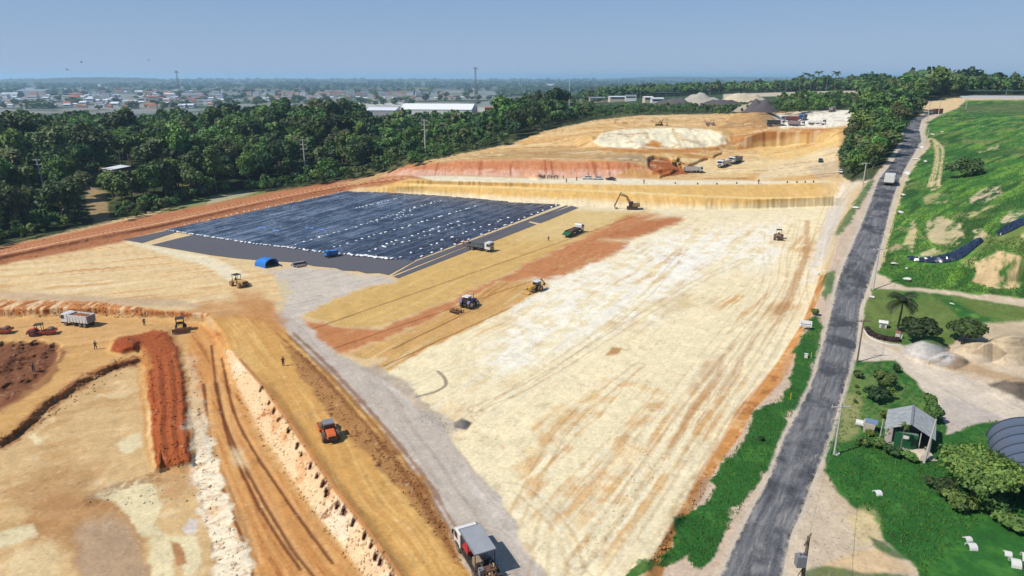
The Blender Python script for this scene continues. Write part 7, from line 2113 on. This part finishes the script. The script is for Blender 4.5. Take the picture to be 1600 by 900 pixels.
for (px, py, kd, sc, lb) in ((55, 147, 'shedg', 1.6, 'long grey warehouse at the left border of the far plain'), (20, 150, 'shed', 1.2, 'pale warehouse below the long grey one at the left border'), (108, 141, 'shedw', .7, 'tall white block behind the long grey warehouse'), (120, 155, 'shed', 1.0, 'pale warehouse left of the town houses'), (165, 153, 'shedg', .9, 'grey roofed warehouse among the town houses'),
                             (258, 151, 'shedw', 1.1, 'white warehouse in the middle of the town'), (300, 152, 'shedg', 1.1, 'wide grey warehouse right of the concrete tower'), (205, 160, 'shed', .7, 'low pale roofed hall above the wood'), (160, 136, 'shed', 1.6, 'far pale hall under the left hills'),
                             (798, 131.5, 'shedw', 1.3, 'white hall far beyond the wood, left of the wide pair'), (855, 135, 'shedw', 1.5, 'white hall of the wide pair beyond the wood, farther one'), (848, 141, 'shedw', 1.0, 'white hall of the wide pair beyond the wood, nearer one'), (1115, 127, 'shed', 2.0, 'faint pale hall on the blue plain above the gravel heaps'), (255, 129, 'shedw', 1.4, 'faint white hall on the left horizon')):
    city(px, py, kd, lb, 'warehouses on the far plain', sc, gc.uniform(-.12, .12))
# the big white shed right behind the wood
p = W(668, 187)
base = Vector((p.x * 1.0, p.y * 1.0, p.z))
def on_plain(px, pyw, d): # spot at distance d straight under a direction
    x = (px - CX) / F; return Vector((x * d, d, ground_at(x * d, d)))
q = on_plain(690, 0, 830.0)
building(Vector((q.x, q.y, 8)), 84, 40, 6, 6, WALLM[1], WHITER, 'large white roofed shed directly behind the wood', 'warehouse', 'warehouse', -.12)
q = on_plain(606, 0, 850.0)
building(Vector((q.x, q.y, 6)), 36, 30, 6, 3, WALLM[3], SHEETR, 'lower grey white shed left of the large white shed', 'warehouse', 'warehouse', -.1)
q = on_plain(768, 0, 840.0)
building(Vector((q.x, q.y, 6)), 14, 12, 9, 1, mat('brick_wall', (176, 104, 80), .9), TILE, 'small brick building at the right end of the large white shed', 'building', 'brick_house', 0, 2)
# cabin in the wood
p, rz = at(186, 276, (220, 270))
t = thing('wood_cabin', 'small cabin with pale tin roofs half hidden in the left wood', 'cabin', p, rz)
MB().box(0, 0, 0, 8, 9, 4.4).build('wall', mat('grey_brown_boards', (120, 100, 90), .9, noise=.3), t)  # board walls in one grey-brown tone broken by noise
MB().box(0, -.6, 4.5, 9, 9.5, .15, rx=.08).build('roof', SHEETR, t); MB().box(3.2, -5.6, 3.6, 5, 4, .12, rx=-.1).build('porch_roof', mat('pale_tin', (216, 206, 196), .5), t)
MB().box(1.0, -7.4, 0, .15, .15, 3.6).build('porch_post', M_WOOD, t); MB().box(5.4, -7.4, 0, .15, .15, 3.6).build('porch_post', M_WOOD, t)
# masts and towers
def mast(px, d, ptop, label, base_w=3.0, platform=True):
    x = (px - CX) / F * d; z0 = ground_at(x, d); h = HC - z0 + d * 0
    lo_, hi_ = 5, 200
    for _ in range(30):
        h = (lo_ + hi_) / 2
        if pix((x, d, z0 + h))[1] > ptop: lo_ = h
        else: hi_ = h
    t = thing('radio_mast', label, 'mast', (x, d, z0), .3)
    n = int(h / 4)
    w_ = lambda z: base_w * (1 - .72 * z / h) / 2
    for i, j in ((-1, -1), (1, -1), (1, 1), (-1, 1)):
        MB().cyl((i * w_(0), j * w_(0), -1), (i * w_(h), j * w_(h), h), .22, .16, 6).build('leg', M_GREY, t)
    q = MB()
    for k in range(n):
        z0_, z1_ = h * k / n, h * (k + 1) / n; a, b = w_(z0_), w_(z1_)
        for (i, j), (i2, j2) in (((-1, -1), (1, -1)), ((1, -1), (1, 1)), ((1, 1), (-1, 1)), ((-1, 1), (-1, -1))): q.cyl((i * a, j * a, z0_), (i2 * b, j2 * b, z1_), .09, n=4)
    q.build('lattice', M_GREY, t)
    if platform:
        pf = MB().cyl((0, 0, h - 2), (0, 0, h - 1.4), 3.0, n=12).build('platform', M_GREY, t)
        for i in range(6): a = i * math.pi / 3; MB().box(2.7 * math.cos(a), 2.7 * math.sin(a), h - 2.5, .5, .5, 3.2).build('antenna', M_WHITE, pf)
    return t


mast(300, 1250, 111, 'slim lattice mast with a platform above the left wood', 4.5)
mast(745.5, 1080, 105, 'slim lattice mast with antennas right of the large white shed', 4.0)


def water_tower(px, py, ptop, w_, label):
    p = W(px, py); z = HC - (ptop - 120) / F * p.y; h = z - p.z
    t = thing('water_tower', label, 'water tower', p, .2)
    MB().box(0, 0, -2, w_, w_, h * .72 + 2).build('shaft', WALLM[0], t); MB().box(0, 0, h * .72, w_ * 1.35, w_ * 1.35, h * .28).build('tank', WALLM[0], t); MB().box(0, 0, h, w_ * 1.2, w_ * 1.2, .8).build('cap', TILE, t)


for px, py, pt, w_, lb in ((228.5, 163, 142, 6, 'tall beige concrete water tower in the town'), (593, 149, 136, 6, 'slim cream water tower in the long row of blocks'), (741, 151, 136, 6, 'slim cream water tower left of the right mast'), (403, 150, 137, 6, 'cream water tower at the left end of the long row'), (39, 171, 158, 4, 'small pale water tower above the wood at the left border'), (151, 156, 147, 5, 'small pale water tower left of the concrete one'), (62, 136, 124, 5, 'white tower left of the long grey warehouse'), (136, 134, 124, 6, 'white tower before the left hills')):
    water_tower(px, py, pt, w_, lb)
# yard behind the mound: sheds, dark canopy, gravel heaps
for px, py, w_, l_, h, rm, lb in ((935, 160, 26, 10, 4, GREYR, 'low grey roofed shed at the left end of the yard behind the thicket'), (965, 159, 24, 10, 4, SHEETR, 'pale roofed shed in the middle of the yard behind the thicket'), (985, 158, 14, 9, 4.5, GREYR, 'short grey roofed shed beside the dark canopy'), (1012, 161, 10, 8, 4, WHITER, 'small white roofed office under the dark canopy'), (1026, 164, 12, 8, 4, SHEETR, 'small pale shed at the foot of the black heap')):
    p = W(px, py); building(p + Vector((0, 0, 2.5)), w_, l_, h, 1.0, WALLM[gc.randrange(4)], rm, lb, 'shed', 'yard_shed', gc.uniform(-.2, .2), 1, 'sheds of the gravel yard')
p = W(1045, 156)
t = thing('yard_canopy', 'long dark canopy on posts in the gravel yard', 'canopy', p + Vector((0, 0, 2)), .05)
MB().box(0, 0, 7, 34, 12, .5, .98, .9).build('roof', mat('dark_sheet', (70, 76, 80), .6), t)
for x in (-15, -5, 5, 15): MB().box(x, -5, -2, .4, .4, 9).build('post', M_GREY, t)


def mound(px, py, wpx, hpx, rgb, label, seed, flat=.3):
    p = W(px, py); m_ = p.y / F
    R = wpx * m_ / 2; H_ = hpx * m_
    g = np.random.default_rng(seed); n = 28; v = []; f = []
    for j in range(n + 1):
        for i in range(n + 1):
            a, b = i / n * 2 - 1, j / n * 2 - 1; r = math.hypot(a, b) ; r = min(r, 1.0)
            z = max(0, min(1 - r, 1 - flat)) / (1 - flat) * H_
            v.append((a * R, b * R * .7, z))
    v = np.array(v); v[:, 2] *= 1 + fbm(v[:, 0] / (R * .35) + seed, v[:, 1] / (R * .35), 4, seed % 8) * .9; v[:, 2] -= .5
    ii = np.arange((n + 1) ** 2).reshape(n + 1, n + 1)
    o = np_mesh('gravel_heap', v, np.stack([ii[:-1, :-1], ii[:-1, 1:], ii[1:, 1:], ii[1:, :-1]], -1).reshape(-1, 4), mat('gravel_%d_%d_%d' % rgb, rgb, .95, noise=.3, scale=.3), smooth=True)
    o.location = p; return tag(o, label, 'gravel heap', 'heaps of the gravel yard')


mound(1050, 168, 90, 13, (92, 88, 92), 'wide black gravel heap in front of the small yard office', 3)
mound(1096, 163, 80, 14, (190, 182, 168), 'grey gravel heap behind the black ones', 4, .4)
mound(1130, 169, 92, 14, (84, 80, 86), 'black gravel heap in front of the grey one', 5)
mound(1162, 162, 90, 13, (216, 202, 172), 'wide sand coloured heap in the gravel yard', 6, .45)
mound(1188, 174, 52, 17, (88, 84, 92), 'tall black heap at the right end of the gravel yard', 7)
mound(1166, 173, 40, 12, (178, 164, 146), 'brownish grey heap left of the tall black heap', 8)
truck('red dump truck among the bushes above the white hilltop', 1247, 162, (1260, 160), 8, 2.6, cabc=M_RED, body='dump', bodyc=M_RED, sc=1.3, dz=2.0)
truck('grey truck on the dirt road above the white hilltop', 1303, 158, (1290, 158), 8, 2.6, cabc=M_WHITE, body='box', bodyc=M_GREY, sc=1.2, dz=1.0)
# ridges on the horizon
for i, (x0, x1, d, zt, seed, lb) in enumerate(((-60, 360, 7600, 62, 2, 'left'), (250, 900, 9500, 58, 5, 'middle'), (850, 1680, 12000, 92, 8, 'right'))):
    n = 160; v = []; f = []
    for k in range(n + 1):
        u = k / n; px = x0 + (x1 - x0) * u; X = (px - CX) / F * d; e = math.sin(math.pi * u) ** .5
        z = -33 + e * (zt * .55 + zt * .9 * (vn(np.array([u * 7.3]), np.array([seed + .3]), 2)[0]) + 9 * vn(np.array([u * 90]), np.array([seed + .7]), 4)[0])
        for dy, zz in ((-900, -36), (-300, z * .6 - 14), (0, z), (700, -36)): v.append((X * (1 + dy / d), d + dy, zz))
    for k in range(n):
        for j in range(3): a = k * 4 + j; f.append((a, a + 4, a + 5, a + 1))
    o = link_mesh('hills', v, f, mat('far_green', (56, 78, 56), .95, noise=.4, scale=.004)); o['kind'] = 'structure'
# birds
BM = mat('black_feathers', (30, 30, 34), .8)
for i, (px, py, d, s, lb) in enumerate(((105, 109, 130, 1.3, 'black soaring bird, largest and lowest of the three over the left wood'), (127, 97, 160, 1.0, 'black soaring bird, middle one of the three over the left wood'), (232, 94, 170, 1.0, 'black soaring bird, rightmost of the three over the left wood'))):
    x = (px - CX) / F; up = -(py - CY) / F
    D = Vector((x, cP + up * sP, -sP + up * cP)) * d
    b = MB().lathe((0, -.35, 0), (0, 1, 0), [(0, .03), (.15, .09), (.4, .12), (.6, .07), (.72, .02)], 8)
    b.add([(0, .12, .05), (0, -.15, .05), (.5, -.12, .16), (.55, .14, .16), (1.0, -.1, .1), (.95, .05, .1)], [(0, 1, 2, 3), (3, 2, 4, 5)]).add([(0, .12, .05), (-.55, .14, .16), (-.5, -.12, .16), (0, -.15, .05), (-.95, .05, .1), (-1.0, -.1, .1)], [(0, 1, 2, 3), (1, 4, 5, 2)])
    b.add([(-.06, -.3, .02), (.06, -.3, .02), (.14, -.6, .02), (-.14, -.6, .02)], [(0, 1, 2, 3)])
    o = b.build('bird', BM); o.location = Vector((0, 0, HC)) + D; o.rotation_euler = (.1, .35, 1.1 + i); o.scale = (s * .6,) * 3; tag(o, lb, 'bird', 'birds over the wood')
